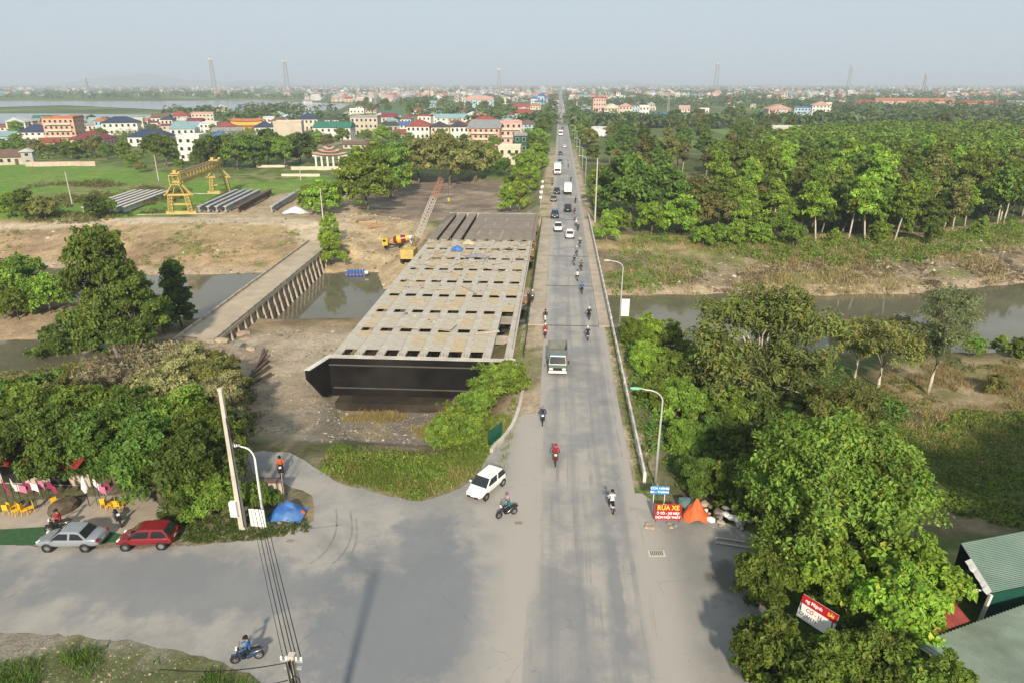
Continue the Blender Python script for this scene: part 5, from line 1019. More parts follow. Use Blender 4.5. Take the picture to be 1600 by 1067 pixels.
for k, a in enumerate((6, 16, 27, 38, 50, 62, 74, 145, 152, 160)):
    q = at(a, 800 - 4 * (k % 2)); t = thing('flag', names_[k] + ' of the maroon and white festival flags by the left shop', 'flag', (q.x, q.y + .6, 0), random.uniform(-.4, .4), 'festival flags'); MB().tube((0, 0, 0), (0, 0, 2.5), .02, n=5).build('pole', BLK, t)
    v = [(.02 + .2 * i, .09 * math.sin(i * 2 + k), 2.3 - .16 * i - j * .62 + .07 * math.sin(i * 2 + j + k)) for j in range(2) for i in range(4)]; MB().add(v, [(i, i + 1, i + 5, i + 4) for i in range(3)]).build('cloth', FL[k % 3], t)
CHY = mat('chair_yellow', (.72, .42, .02), .45, .08, 4)
def chair_parts():
    d = [('seat', MB().box((0, 0, .43), (.42, .42, .04)).mesh('seat', CHY)), ('backrest', MB().box((0, .2, .68), (.4, .03, .42)).mesh('backrest', CHY))]
    return d + [('leg', MB().tube((x * .17, y * .17, .43), (x * .22, y * .22, 0), .025, .02, 6).mesh('leg', CHY)) for x in (-1, 1) for y in (-1, 1)]
CH = chair_parts(); rows = [(13, 802), (20, 798), (27, 804), (33, 799), (41, 803), (49, 800), (88, 794), (164, 792), (171, 795), (178, 792), (185, 796), (191, 791)]
for k, (a, b) in enumerate(rows):
    q = at(a, b); t = thing('chair', ('yellow plastic chair number ' if 0 else '') + ('yellow plastic chair in the left row before the shop flags' if k < 6 else 'lone yellow plastic chair left of the dark planter' if k == 6 else 'yellow plastic chair in the right group under the trees'), 'chair', (q.x, q.y, .002), random.uniform(0, 6.28), 'yellow chairs left' if k < 6 else None if k == 6 else 'yellow chairs right')
    for n_, m in CH: new(n_, m, t)
q = at(97, 800); st_ = lump('rock_mound', q.x, q.y + .4, .2, 1.0, mat('mound_brown', (.10, .075, .05), .95, .3, 2, bump=.5), 'dark brown rockery mound between the chairs and the flags', 'rockery', 1.25, .8, .75, 3)
q = at(140, 790); t = thing('parasol', 'closed white and navy parasol by the right yellow chairs', 'parasol', (q.x, q.y, 0)); MB().tube((0, 0, 0), (0, 0, 2.6), .03, n=6).build('pole', BLK, t); MB().lathe([(.03, 2.6), (.16, 2.2), (.26, 1.6), (.12, 1.2)], n=10).build('canopy', [FL[1]], t)
# ---- right: sheds with ribbed green roofs
ROOFG = mat('roof_green_faded', (.17, .25, .21), .6, .12, 1.2, stain=(.24, .29, .26), stain_amt=.6); ROOFP = mat('roof_green_pale', (.27, .335, .27), .65, .12, 1.0, stain=(.16, .19, .15), stain_amt=.7); WALLG = mat('wall_green', (.012, .075, .052), .6, .15, 1); REDR = mat('roof_red_tile', (.24, .05, .04), .7, .2, 2)
def ribbed(name, A, B, C_, D, n, m, parent, hgt=.05):
    """ribbed metal sheets between edge A-B and edge D-C, ribs running A to D; one part per sheet"""
    A, B, C_, D = map(Vector, (A, B, C_, D)); nn = (B - A).cross(D - A).normalized(); nn = nn if nn.z > 0 else -nn; per = 6
    for s in range(0, n, per):
        v = []; k = 0
        for i in range(s, min(n, s + per)):
            for f, hh in ((0, 0), (.62, 0), (.72, 1), (.9, 1)): t = (i + f) / n; v += [A.lerp(B, t) + nn * hgt * hh, D.lerp(C_, t) + nn * hgt * hh]; k += 1
        t = min(n, s + per) / n; v += [A.lerp(B, t), D.lerp(C_, t)]; k += 1
        o = MB().add(v, [(2 * i, 2 * i + 1, 2 * i + 3, 2 * i + 2) for i in range(k - 1)]).build(name, m, parent); o.location = -parent.location
s1 = thing('green_shed', 'dark green metal shed with a faded ribbed roof at the right edge', 'shed', (28.5, 36.5, 0))
A, B = Vector((24.6, 35.6, 2.7)), Vector((25.4, 33.3, 2.7)); dv = Vector((10.5, 3.2, .2)); E0 = Vector((25.9, 37.6, 2.9)); 
ribbed('roof_sheet', E0, A.lerp(B, 1.0), B + dv, E0 + dv, 30, ROOFG, s1)
def lb(mb, n_, m, par): o = mb.build(n_, m, par); o.location = -par.location; return o
lb(MB().add([tuple(B + Vector((0, 0, -.06))), tuple(B + dv + Vector((0, 0, -.06))), tuple(B + dv + Vector((.1, 0, -4))), tuple(B + Vector((.1, 0, -4)))], [(0, 1, 2, 3)]), 'front_wall', WALLG, s1)
lb(MB().add([tuple(E0 + dv - Vector((0, 0, .1))), tuple(B + dv - Vector((0, 0, .1))), tuple(B + dv - Vector((0, 0, 4))), tuple(E0 + dv - Vector((0, 0, 4.5)))], [(0, 1, 2, 3)]), 'side_wall', WALLG, s1)
lb(MB().add([tuple(E0 - Vector((0, 0, .1))), tuple(E0 + dv - Vector((0, 0, .1))), tuple(E0 + dv - Vector((0, 0, 4.5))), tuple(E0 - Vector((0, 0, 4.5)))], [(0, 1, 2, 3)]), 'back_wall', WALLG, s1)
lb(MB().beam(B + Vector((-.05, -.05, -.1)), B + Vector((-.3, -.1, -2.3)), .16), 'white_post', WHT, s1); lb(MB().beam(B + Vector((-.1, -.1, -2.2)), B + dv * .5 + Vector((-.1, -.1, -2.2)), .22), 'gutter', ROOFG, s1)
fr_ = MB(); e = E0.lerp(B, .35); n = 14; v = []
for i in range(n + 1): c = E0.lerp(B, .35 + .65 * i / n); v += [c + Vector((0, 0, .07)), c + Vector((-.28 - random.uniform(0, .14), -.08, -.10))]
lb(fr_.add(v, [(2 * i, 2 * i + 1, 2 * i + 3, 2 * i + 2) for i in range(n)]), 'torn_edge_sheet', WHT, s1)
lb(MB().beam((23.4, 34.8, 1.9), tuple(B + Vector((-.3, .4, -.2))), .08), 'awning_bar', WHT, s1)
s2 = thing('ribbed_roof_house', 'house with pale green ribbed metal roof at the lower right corner', 'house', (24, 28, 0))
ra, rb2, rc2, rd2 = Vector((19.2, 29.2, 2.5)), Vector((30.5, 34.3, 2.5)), Vector((34.5, 25.5, 4.4)), Vector((23.2, 20.4, 4.4))
ribbed('roof_sheet', ra, rb2, rc2, rd2, 48, ROOFP, s2, .06)
ribbed('roof_sheet', rd2, rc2, rc2 + (rc2 - rb2) * Vector((1, 1, -1)), rd2 + (rc2 - rb2) * Vector((1, 1, -1)), 48, ROOFP, s2, .06)
lb(MB().prism([(19.6, 29.0), (30.4, 33.8), (38, 17.5), (27.3, 12.6)], -.5, 2.35), 'wall', mat('house_wall_cream', (.48, .43, .33), .9, .15, 1), s2)
s3 = thing('red_awning', 'small red tiled awning between the two green roofs', 'awning', (21.4, 30.6, 0)); ribbed('awning_sheet', (19.3, 29.55, 2.35), (23.2, 31.3, 2.35), (22.8, 32.2, 2.75), (18.9, 30.45, 2.75), 14, REDR, s3, .04)
for a, b in ((19.1, 30.2), (22.9, 31.9)): o = MB().tube((a, b, -.3), (a, b, 2.4), .05, n=6).build('post', GALV, s3); o.location = -s3.location
# shop board standing inside the foliage
t = thing('shop_board', 'weathered red and white shop board half hidden in the lower right tree', 'sign', (14.9, 31.3, 1.5), math.atan2(30.1 - 31.9, 15.6 - 14.1), scale=.85)
pn = MB().box((0, 0, .8), (2.5, .07, 1.6)).build('panel', WHT, t); MB().box((0, -.045, 1.3), (2.5, .02, .6)).build('red_band', RED_S, pn); pn.rotation_euler = (R(-20), 0, 0)
text('ng Mạnh', .34, WTXT, pn, (-.38, -.06, 1.3), (R(90), 0, 0), bold=.006); text('SÀI', .32, YTXT, pn, (.80, -.06, 1.3), (R(90), 0, 0), bold=.006); text('CƠ - H', .36, RED_S, pn, (-.2, -.04, .72), (R(90), 0, 0), bold=.006); text('QUÁN N', .3, CABLE, pn, (-.5, -.04, .32), (R(90), 0, 0), bold=.004)
for s in (-1.1, 1.1): MB().tube((s, .3, -2.0), (s, .1, 1.2), .04, n=6).build('post', STEEL, t)
# ================================================================ the villages
WALLC = {k: mat('wall_' + k, c, .85, .10, .5, stain=tuple(v * .72 for v in c), stain_amt=.55) for k, c in dict(white=(.66, .65, .62), cream=(.60, .53, .41), beige=(.50, .44, .35), pink=(.62, .40, .33), salmon=(.60, .36, .25), blue=(.36, .50, .58), yellow=(.62, .40, .07), green=(.45, .52, .33), grey=(.40, .39, .36), lavender=(.50, .48, .56), brick=(.33, .16, .10), orange=(.60, .28, .12)).items()}
ROOFC = {k: mat('roof_' + k, c, .75, .15, .6, stain=tuple(v * .7 + .03 for v in c), stain_amt=.5) for k, c in dict(navy=(.03, .045, .09), red=(.27, .06, .045), orange=(.40, .15, .07), maroon=(.18, .035, .05), teal=(.22, .35, .36), green=(.03, .15, .11), brown=(.14, .09, .065), grey=(.26, .265, .27), blue=(.06, .14, .32), pale=(.48, .50, .50), dark=(.05, .052, .06), pink=(.50, .30, .27)).items()}
WIN = MB().box((0, -.02, 0), (1, .10, 1), 0).box((0, -.075, 0), (.8, .02, .84), 1).mesh('window', [mat('window_frame', (.42, .40, .36), .7, .1, 2), GLASS]); DOOR = MB().box((0, -.04, 0), (1, .1, 1)).mesh('door', mat('door_brown', (.12, .07, .045), .7, .2, 2))
def roof_mesh(kind, w, d, h, ov=.6):
    hw, hd = w / 2 + ov, d / 2 + ov; m = MB()
    if kind == 'hip':
        r_ = max(0, hw - hd) if w > d else 0; q = max(0, hd - hw) if d > w else 0
        m.add([(-hw, -hd, 0), (hw, -hd, 0), (hw, hd, 0), (-hw, hd, 0), (-r_, -q, h), (r_, -q, h), (r_, q, h), (-r_, q, h), (-hw, -hd, -.22), (hw, -hd, -.22), (hw, hd, -.22), (-hw, hd, -.22)], [(0, 1, 5, 4), (1, 2, 6, 5), (2, 3, 7, 6), (3, 0, 4, 7), (8, 9, 1, 0), (9, 10, 2, 1), (10, 11, 3, 2), (11, 8, 0, 3), (11, 10, 9, 8)] + ([(4, 5, 6, 7)] if r_ == 0 and q == 0 else []))
    elif kind == 'gable': m.extrude([(-hd, -.2), (hd, -.2), (hd, 0), (0, h), (-hd, 0)], 'x', -hw, hw)
    elif kind == 'gablef': m.extrude([(-hw, -.2), (hw, -.2), (hw, 0), (0, h), (-hw, 0)], 'y', -hd, hd)
    elif kind == 'shed': m.add([(-hw, -hd, -.1), (hw, -hd, -.1), (hw, hd, h), (-hw, hd, h), (-hw, -hd, -.25), (hw, -hd, -.25), (hw, hd, h - .15), (-hw, hd, h - .15)], [(0, 1, 2, 3), (7, 6, 5, 4), (0, 4, 5, 1), (1, 5, 6, 2), (2, 6, 7, 3), (3, 7, 4, 0)])
    elif kind == 'arch': m.extrude([(hw * math.cos(t), h * math.sin(t)) for t in np.linspace(0, math.pi, 10)], 'y', -hd, hd)
    else:
        m.box((0, 0, .12), (w + .3, d + .3, .24))
        for s in (-1, 1): m.box((0, s * (d / 2), .65), (w + .2, .2, .85)); m.box((s * (w / 2), 0, .65), (.2, d - .2, .85))
    return m
def house(px, py, wpx, hpx, wall, roof, kind, label, z=-2.0, depth=.9, rz=None, rh=None, win=True, floors=None, balcony=False, cat='house', name='house', group=None):
    """a house whose front foot is seen at the pixel; width and height of its walls and roof in photo pixels"""
    q = on(px, py, z); k = ppm(px, py, z); w = wpx / k; H = hpx / k / .97; d = min(14, max(4, w * depth)); rh_ = rh if rh is not None else (0.0 if kind == 'flat' else min(3.6, max(1.2, .28 * min(w, d)))); hw_ = max(2.4, H - (rh_ if kind != 'flat' else .9))
    a = rz if rz is not None else math.atan2(-q.x, q.y) * .5 + random.uniform(-.18, .18)
    t = thing(name, label, cat, (q.x, q.y + d / 2, gz(q.x, q.y) - .1), a, group)
    MB().box((0, 0, hw_ / 2 - .2), (w, d, hw_ + .4)).build('wall', WALLC[wall], t)
    roof_mesh(kind, w, d, rh_).build('roof', ROOFC.get(roof) or WALLC[roof], t, (0, 0, hw_ + (.02 if kind != 'flat' else 0)))
    if win:
        nf = floors or max(1, round(hw_ / 3.5)); fh = hw_ / nf; nw = max(1, min(6, round(w / 3.0))); nd = max(1, min(4, round(d / 3.6)))
        for f in range(nf):
            for i in range(nw):
                x = -w / 2 + w * (i + .5) / nw
                if f == 0 and i == nw // 2: new('door', DOOR, t, (x, -d / 2, fh * .36), 0, (1.3, 1, fh * .7)); continue
                new('window', WIN, t, (x, -d / 2, fh * (f + .55)), 0, (min(1.5, w / nw * .5), 1, fh * .46))
            for sg in (-1, 1):
                for i in range(nd): new('window', WIN, t, (sg * w / 2, -d / 2 + d * (i + .5) / nd, fh * (f + .55)), sg * math.pi / 2, (1.2, 1, fh * .42))
            if f: MB().box((0, 0, fh * f), (w + .16, d + .16, .18)).build('floor_band', WALLC[wall], t)
            if balcony and f: MB().box((0, -d / 2 - .55, fh * f - .02), (w * .8, 1.1, .16)).box((0, -d / 2 - 1.05, fh * f + .5), (w * .8, .1, .8)).build('balcony', WALLC['cream'], t)
    return t
HS = [  # px, py, width, height, wall, roof, roof kind, label, extras
    (10, 206, 22, 12, 'cream', 'red', 'hip', 'red hipped house cut by the left picture edge', {}), (4, 226, 24, 18, 'blue', 'teal', 'shed', 'pale blue house at the left picture edge', {}),
    (66, 198, 34, 16, 'cream', 'green', 'gable', 'cream house with green roof behind the pink tower house', {}), (50, 222, 44, 24, 'white', 'navy', 'hip', 'white house with navy hipped roof left of the pink tower house', {}),
    (95, 224, 46, 38, 'salmon', 'orange', 'flat', 'tall salmon pink house with stacked balconies at left', dict(balcony=True, depth=.7, floors=4)), (136, 232, 50, 24, 'pink', 'maroon', 'hip', 'pink villa with maroon roof right of the tall pink house', {}),
    (72, 230, 26, 13, 'pink', 'red', 'gable', 'small pink outbuilding with red roof below the tall pink house', {}), (183, 212, 50, 27, 'white', 'navy', 'hip', 'white house with broad navy roof in the left village', {}),
    (230, 229, 60, 24, 'white', 'navy', 'hip', 'long low white house with dark navy roof left of the white tower house', dict(depth=.6)), (214, 207, 17, 20, 'cream', 'cream', 'flat', 'cream house with arched front behind the long navy roof', {}),
    (232, 200, 16, 17, 'white', 'grey', 'gablef', 'narrow white gabled house near the lake', {}), (251, 197, 24, 17, 'cream', 'teal', 'shed', 'cream house with pale teal roof near the lake', {}),
    (277, 193, 32, 17, 'beige', 'red', 'hip', 'beige house with red hipped roof near the lake', {}), (262, 207, 28, 14, 'cream', 'pink', 'shed', 'low cream house with pink roof behind the white tower house', {}),
    (284, 224, 36, 30, 'white', 'teal', 'shed', 'rear white wing with teal roof of the tower house group', {}), (297, 252, 34, 38, 'white', 'white', 'flat', 'tall white modern house with flat roof at the field edge', dict(floors=3, depth=.8)),
    (324, 210, 26, 17, 'white', 'pale', 'flat', 'white flat roofed house right of the white tower house', {}), (340, 222, 28, 14, 'white', 'blue', 'hip', 'small house with bright blue roof left of the yellow temple', {}),
    (313, 196, 32, 18, 'cream', 'pink', 'flat', 'pinkish house with roof terrace behind the blue roof', {}), (352, 212, 44, 11, 'grey', 'grey', 'shed', 'long grey shed in front of the yellow temple', dict(depth=.4)),
    (14, 258, 40, 22, 'beige', 'brown', 'gable', 'low brown roofed farmhouse at the left edge of the field', {}), (41, 258, 15, 24, 'grey', 'pale', 'gablef', 'small grey gabled store beside the brown farmhouse', {}),
    (447, 217, 42, 25, 'beige', 'beige', 'flat', 'bare beige block of a house without windows', dict(win=False)), (479, 205, 34, 25, 'cream', 'navy', 'hip', 'cream house with navy hipped roof right of the temple', {}),
    (454, 193, 24, 12, 'lavender', 'lavender', 'flat', 'lavender flat house behind the bare beige block', {}), (418, 194, 24, 14, 'cream', 'navy', 'hip', 'small navy roofed house just right of the temple', {}),
    (520, 219, 58, 26, 'white', 'green', 'gable', 'long white house with bright green roof', dict(depth=.5)), (526, 196, 40, 15, 'cream', 'dark', 'hip', 'house with dark hipped roof behind the green roofed house', {}),
    (556, 190, 22, 18, 'white', 'white', 'flat', 'white villa with arched windows behind the beige flat house', dict(balcony=True)), (569, 212, 42, 28, 'beige', 'grey', 'flat', 'beige flat roofed house right of the long green roof', {}),
    (594, 192, 18, 14, 'white', 'pale', 'gablef', 'white gabled house beside a small green roof', {}), (612, 184, 26, 8, 'white', 'green', 'gable', 'low far house with green roof', {}),
    (608, 207, 34, 18, 'grey', 'dark', 'hip', 'grey house with dark roof left of the white red-roofed house', {}), (632, 208, 18, 16, 'white', 'blue', 'shed', 'small white house with blue roof', {}),
    (654, 219, 36, 29, 'white', 'red', 'hip', 'white house with red hipped roof near the river trees', {}), (686, 219, 28, 26, 'cream', 'dark', 'gablef', 'cream gabled house beside the white red-roofed house', {}),
    (716, 221, 28, 28, 'white', 'dark', 'gablef', 'white house with steep dark gable', {}), (704, 197, 48, 17, 'white', 'teal', 'gable', 'long white house with teal roof behind the gabled pair', dict(depth=.4)),
    (757, 204, 46, 20, 'cream', 'red', 'hip', 'house with broad red roof behind the salmon corner house', {}), (757, 228, 50, 36, 'salmon', 'grey', 'shed', 'salmon corner house with grey awning near the road trees', dict(balcony=True)),
    (796, 226, 34, 34, 'pink', 'pink', 'flat', 'pink house with arched balconies left of the road', dict(balcony=True)), (737, 190, 18, 14, 'white', 'pale', 'gablef', 'small white gabled house behind the teal roof', {}),
    (672, 169, 36, 10, 'blue', 'teal', 'gable', 'long teal warehouse in the far middle distance', dict(depth=.5)), (748, 170, 46, 19, 'blue', 'pink', 'arch', 'big warehouse with pale pink arched roof', dict(depth=.6, rh=6)),
    (796, 258, 34, 28, 'cream', 'cream', 'flat', 'cream flat roofed house beside the river left of the road', {}), (812, 252, 20, 40, 'green', 'grey', 'flat', 'narrow pale green house at the roadside trees', dict(floors=3)),
    (558, 233, 44, 9, 'beige', 'brown', 'gable', 'long low brown roofed shed behind the ornate gate', dict(depth=.3)), (472, 225, 54, 9, 'cream', 'red', 'shed', 'row of low red awnings behind the dark mango trees', dict(depth=.3)),
    (628, 216, 24, 9, 'white', 'red', 'shed', 'small red awning house below the blue roof', {}), (818, 190, 36, 18, 'cream', 'red', 'hip', 'red roofed house left of the far road', {}), (812, 178, 26, 14, 'white', 'red', 'gable', 'smaller red roofed house behind it left of the far road', {}),
    (836, 172, 16, 10, 'cream', 'orange', 'hip', 'orange roofed house nearest the far road on the left', {}), (935, 181, 20, 26, 'pink', 'red', 'flat', 'pink tower house with red crown right of the road', dict(floors=4)), (955, 192, 26, 27, 'cream', 'cream', 'gablef', 'cream gabled apartment house right of the pink tower house', dict(floors=4)),
    (977, 192, 20, 28, 'cream', 'pink', 'gablef', 'tall cream house with pink gable right of the cream apartment house', dict(floors=4)), (1006, 189, 15, 22, 'white', 'white', 'flat', 'slender white tower house right of the cream houses', dict(floors=3)), (1032, 191, 22, 14, 'white', 'blue', 'shed', 'white house with blue front among the trees', {}), (1017, 191, 12, 10, 'lavender', 'grey', 'flat', 'small lavender house beside the slender tower house', {}),
    (952, 196, 34, 10, 'orange', 'orange', 'shed', 'low orange walled yard house below the cream houses', {}), (946, 214, 42, 14, 'white', 'pale', 'flat', 'long white yard wall building below the cream houses', dict(depth=.3, win=False)),
    (1142, 168, 15, 12, 'white', 'red', 'hip', 'far white house with red roof beyond the right wood', {}), (1100, 186, 16, 15, 'white', 'white', 'flat', 'white house showing between the right trees', {}), (1070, 176, 16, 10, 'cream', 'pink', 'gable', 'pink roofed house beyond the tall right trees', {}),
    (1216, 190, 34, 24, 'pink', 'pink', 'gablef', 'pink gabled house at the left end of the right hamlet', {}), (1218, 190, 18, 16, 'blue', 'pale', 'flat', 'pale blue house in front of the pink gabled house', {}), (1256, 186, 24, 17, 'blue', 'blue', 'flat', 'bright blue house in the right hamlet', {}), (1283, 186, 26, 25, 'white', 'pink', 'gablef', 'white house with pink gable in the right hamlet', {}), (1293, 176, 12, 14, 'white', 'white', 'flat', 'small white tower at the end of the right hamlet', {}),
    (1232, 210, 50, 12, 'beige', 'pale', 'flat', 'low pale wall building below the right hamlet', dict(depth=.25, win=False)), (1430, 168, 108, 13, 'pink', 'orange', 'gable', 'long pink school with orange roof beyond the wood', dict(depth=.16)), (1352, 172, 34, 14, 'cream', 'red', 'hip', 'red roofed house left of the long pink school', {}), (1375, 172, 26, 11, 'white', 'grey', 'gable', 'white house touching the long pink school', {}),
    (1512, 172, 26, 14, 'cream', 'red', 'hip', 'red roofed house right of the long pink school', {}), (1540, 171, 24, 12, 'white', 'orange', 'gable', 'orange roofed house at the far right', {}), (1566, 173, 26, 12, 'cream', 'maroon', 'hip', 'maroon roofed house at the far right', {}), (1590, 172, 26, 13, 'white', 'grey', 'gable', 'white house at the right picture edge', {})]
for a in HS: house(*a[:8], **a[8])
q = on(95, 260); wl_ = thing('field_wall', 'long low pinkish wall along the edge of the rice field', 'wall', (q.x, q.y, q.z), R(8))
for k in range(10): MB().box((-12.4 + 2.76 * k, 0, .8), (2.7, .25, 1.9)).build('wall_panel', WALLC['pink'] if k % 2 else WALLC['beige'], wl_)
# yellow temple with stacked orange roofs
q = on(383, 206); k = ppm(383, 206, -2); tp = thing('temple', 'yellow temple with two tiers of orange curved roofs', 'temple', (q.x, q.y + 6, q.z), math.atan2(-q.x, q.y) * .4)
W_ = 66 / k
def curved_roof(w, d, h, z, m, par, name='roof'):
    v = []; n = 9
    for i in range(n):
        u = -1 + 2 * i / (n - 1); lift = .9 * abs(u) ** 3; v += [(u * (w / 2 + 1), -d / 2 - 1, z + lift), (u * w / 2 * .82, 0, z + h + lift * .6), (u * (w / 2 + 1), d / 2 + 1, z + lift)]
    MB().add(v, [f for i in range(n - 1) for f in ((3 * i, 3 * i + 3, 3 * i + 4, 3 * i + 1), (3 * i + 1, 3 * i + 4, 3 * i + 5, 3 * i + 2))]).add([(v[0]), v[1], v[2]], [(0, 1, 2)]).add([v[-3], v[-2], v[-1]], [(0, 1, 2)]).build(name, m, par)
MB().box((0, 0, 1.8), (W_, 9, 3.8)).build('lower_hall', WALLC['yellow'], tp); MB().box((0, 0, 5.6), (W_ * .72, 6, 2.6)).build('upper_hall', WALLC['yellow'], tp)
curved_roof(W_, 9, 1.6, 3.6, ROOFC['orange'], tp); curved_roof(W_ * .74, 6, 1.8, 6.7, ROOFC['orange'], tp)
for i in range(7): MB().box((-W_ / 2 + W_ * (i + .5) / 7, -4.55, 1.5), (W_ / 12, .12, 2.4)).build('door', DOOR.materials[0], tp)
for s in (-1, 1): MB().lathe([(.5, 0), (.3, .8), (.4, 1.4), (.02, 2.2)], (s * W_ * .3, 0, 8.3), 8).build('finial', ROOFC['orange'], tp)
# ornate white gate with flared tiers
q = on(515, 263); k = ppm(515, 263, -2); gt = thing('ornate_gate', 'ornate white ceremonial gate with upturned orange-tipped tiers', 'gate', (q.x, q.y + 2, q.z), R(6)); W_ = 54 / k
for i in range(6): MB().box((-W_ / 2 + W_ * (i + .5) / 6, 0, 2.2), (.7, .9, 4.6)).build('column', WALLC['white'], gt)
MB().box((0, 0, 4.7), (W_, 1.2, .6)).build('lintel', WALLC['white'], gt)
for w, z in ((.98, 5.0), (.6, 6.2), (.3, 7.3)): curved_roof(W_ * w - 1.4, 1.4, .5, z, ROOFC['pink'], gt, 'roof_tier')
for u in (-.48, -.3, -.14, .14, .3, .48): MB().lathe([(.3, 0), (.16, .5), (.02, 1.3)], (W_ * u, -.5, 5.6 + 1.6 * (1 - abs(u) * 1.6)), 6).build('finial', ROOFC['orange'], gt)
q = on(520, 265); MBw = thing('compound_wall', 'low pale compound wall in front of the ornate gate', 'wall', (q.x, q.y - 2, q.z), R(6))
for i in range(9): MB().box((-14 + 3.3 * i, 0, .6), (3.25, .25, 1.5)).build('wall_panel', WALLC['cream'], MBw)
for a, b, w, l_ in ((470, 276, 30, 'pale threshing floor slab between the field and the gate'), (425, 262, 24, 'pale slab wall by the dark mango trees')):
    q = on(a, b); k = ppm(a, b, -2); t = thing('yard_wall', l_, 'wall', (q.x, q.y, q.z), R(4)); MB().box((0, 0, .4), (w / k * 2, .3, 1.0)).build('wall_panel', WALLC['cream'], t)
# ---- more village houses behind the front rows
vr = np.random.default_rng(9); lo_w = ['white', 'white', 'cream', 'pink', 'white', 'beige', 'blue']; lo_r = ['red', 'navy', 'orange', 'pale', 'teal', 'maroon', 'grey', 'blue', 'brown']
for i in range(96):
    a, b = (vr.uniform(0, 835), vr.uniform(176, 212)) if i < 76 else (vr.uniform(905, 1330), vr.uniform(160, 178))
    if a < 270 and b < 198: b = vr.uniform(199, 214)
    kk = ppm(a, b, -2); w_, r_ = lo_w[vr.integers(7)], lo_r[vr.integers(9)]; side = 'left village' if i < 76 else 'right hamlet'
    house(a, b, vr.uniform(7, 13) * kk, vr.uniform(5, 11) * kk, w_, r_, ('hip', 'gable', 'flat', 'gablef', 'hip')[vr.integers(5)], f'small {w_} {side} house with {r_} roof among the back rows', group=f'{w_} houses with {r_} roofs in the {side}')
# ---- far town: single small houses, then an uncountable haze of roofs
FT = []
for kind, w, d, h in (('gable', 9, 8, 5), ('hip', 10, 9, 6), ('flat', 7, 9, 9), ('gablef', 7, 10, 8), ('flat', 9, 8, 6)):
    m = MB().box((0, 0, h / 2), (w, d, h), 0); r_ = roof_mesh(kind, w, d, 2.4); m.add([(x, y, z + h) for x, y, z in r_.v], r_.f, 1)
    for f in range(int(h // 3)):
        for i in range(2): m.box((-w / 4 + i * w / 2, -d / 2 - .02, 1.7 + 3.1 * f), (1.4, .1, 1.4), 2)
    FT.append(m.mesh('far_house', [WALLC['white'], ROOFC['red'], GLASS]))
rr = np.random.default_rng(42); cnt = 0
wk = ['white', 'white', 'cream', 'pink', 'blue', 'beige', 'white']; rk = ['red', 'orange', 'pale', 'blue', 'grey', 'maroon', 'pale', 'teal', 'brown']
def far_house(px, py, side):
    p = at(px, py, -2); o = new('far_house', FT[rr.integers(5)], None, (p.x, p.y, -2.2), rr.uniform(-.6, .6)); s = rr.uniform(.9, 1.5); o.scale = (s * rr.uniform(.8, 1.5), s, s * rr.uniform(.8, 1.3))
    w, r_ = wk[rr.integers(len(wk))], rk[rr.integers(len(rk))]
    for i, m in ((0, WALLC[w]), (1, ROOFC[r_])): o.material_slots[i].link = 'OBJECT'; o.material_slots[i].material = m
    tag(o, f'tiny {w} house with {r_} roof in the town {side}', 'house', f'far {w} houses with {r_} roofs {side}')
for i in range(290):
    u = rr.random()
    if u < .42: far_house(rr.uniform(900, 1600), 133.5 + 26 * rr.random() ** 1.5 + 3, 'right of the road')
    elif u < .56: side = rr.choice([-1, 1]); py = rr.uniform(138, 168); far_house(875 + (side * rr.uniform(10, 40)), py, 'beside the far road')
    elif u < .78: far_house(rr.uniform(480, 850), 136 + 28 * rr.random(), 'left of the road')
    else: far_house(rr.uniform(0, 540), 137 + 16 * rr.random(), 'beyond the lake')
V0, F0, n0 = [], [], 0
bx = np.array([(-1, -1, 0), (1, -1, 0), (1, 1, 0), (-1, 1, 0), (-1, -1, 1), (1, -1, 1), (1, 1, 1), (-1, 1, 1), (0, -1, 1.5), (0, 1, 1.5)], float); bf = np.array([(0, 1, 5, 4), (1, 2, 6, 5), (2, 3, 7, 6), (3, 0, 4, 7), (4, 5, 8, 8), (6, 7, 9, 9), (5, 6, 9, 8), (7, 4, 8, 9)])
Vt, Ft, Ct = [], [], []
for i in range(2100):
    px = rr.uniform(-100, 1700); py = 131.6 + 11 * rr.random() ** 1.6
    if i > 1500: px, py = (rr.uniform(480, 860), rr.uniform(140, 160)) if i % 2 else (rr.uniform(895, 1600), rr.uniform(140, 158))
    p = at(px, py, -2); a = rr.uniform(0, 3.1); s = np.array([rr.uniform(4, 9), rr.uniform(4, 8), rr.uniform(4, 11)]); q = bx * s; c, sn = math.cos(a), math.sin(a); q = np.stack([q[:, 0] * c - q[:, 1] * sn + p.x, q[:, 0] * sn + q[:, 1] * c + p.y, q[:, 2] - 2.5], 1)
    Vt.append(q); Ft.append(bf + 10 * i); col = np.array((.6, .58, .54)) * rr.uniform(.7, 1.1); rc = [(.3, .09, .06), (.5, .5, .5), (.2, .25, .3), (.4, .2, .1)][rr.integers(4)]; Ct.append(np.array([list(col) + [1]] * 4 + [list((col + np.array(rc)) / 2) + [1]] * 4 + [list(rc) + [1]] * 2))
Ft = np.concatenate(Ft); tri = Ft[:, 2] == Ft[:, 3]
me = npmesh('far_town', np.concatenate(Vt), np.concatenate([Ft[~tri][:, [0, 1, 2]], Ft[~tri][:, [0, 2, 3]], Ft[tri][:, :3]]), soil_mat('far_town_walls'), np.concatenate(Ct)); tag(new('far_town', me), 'pale far-off town roofs along the hazy horizon', 'town', kind='stuff')
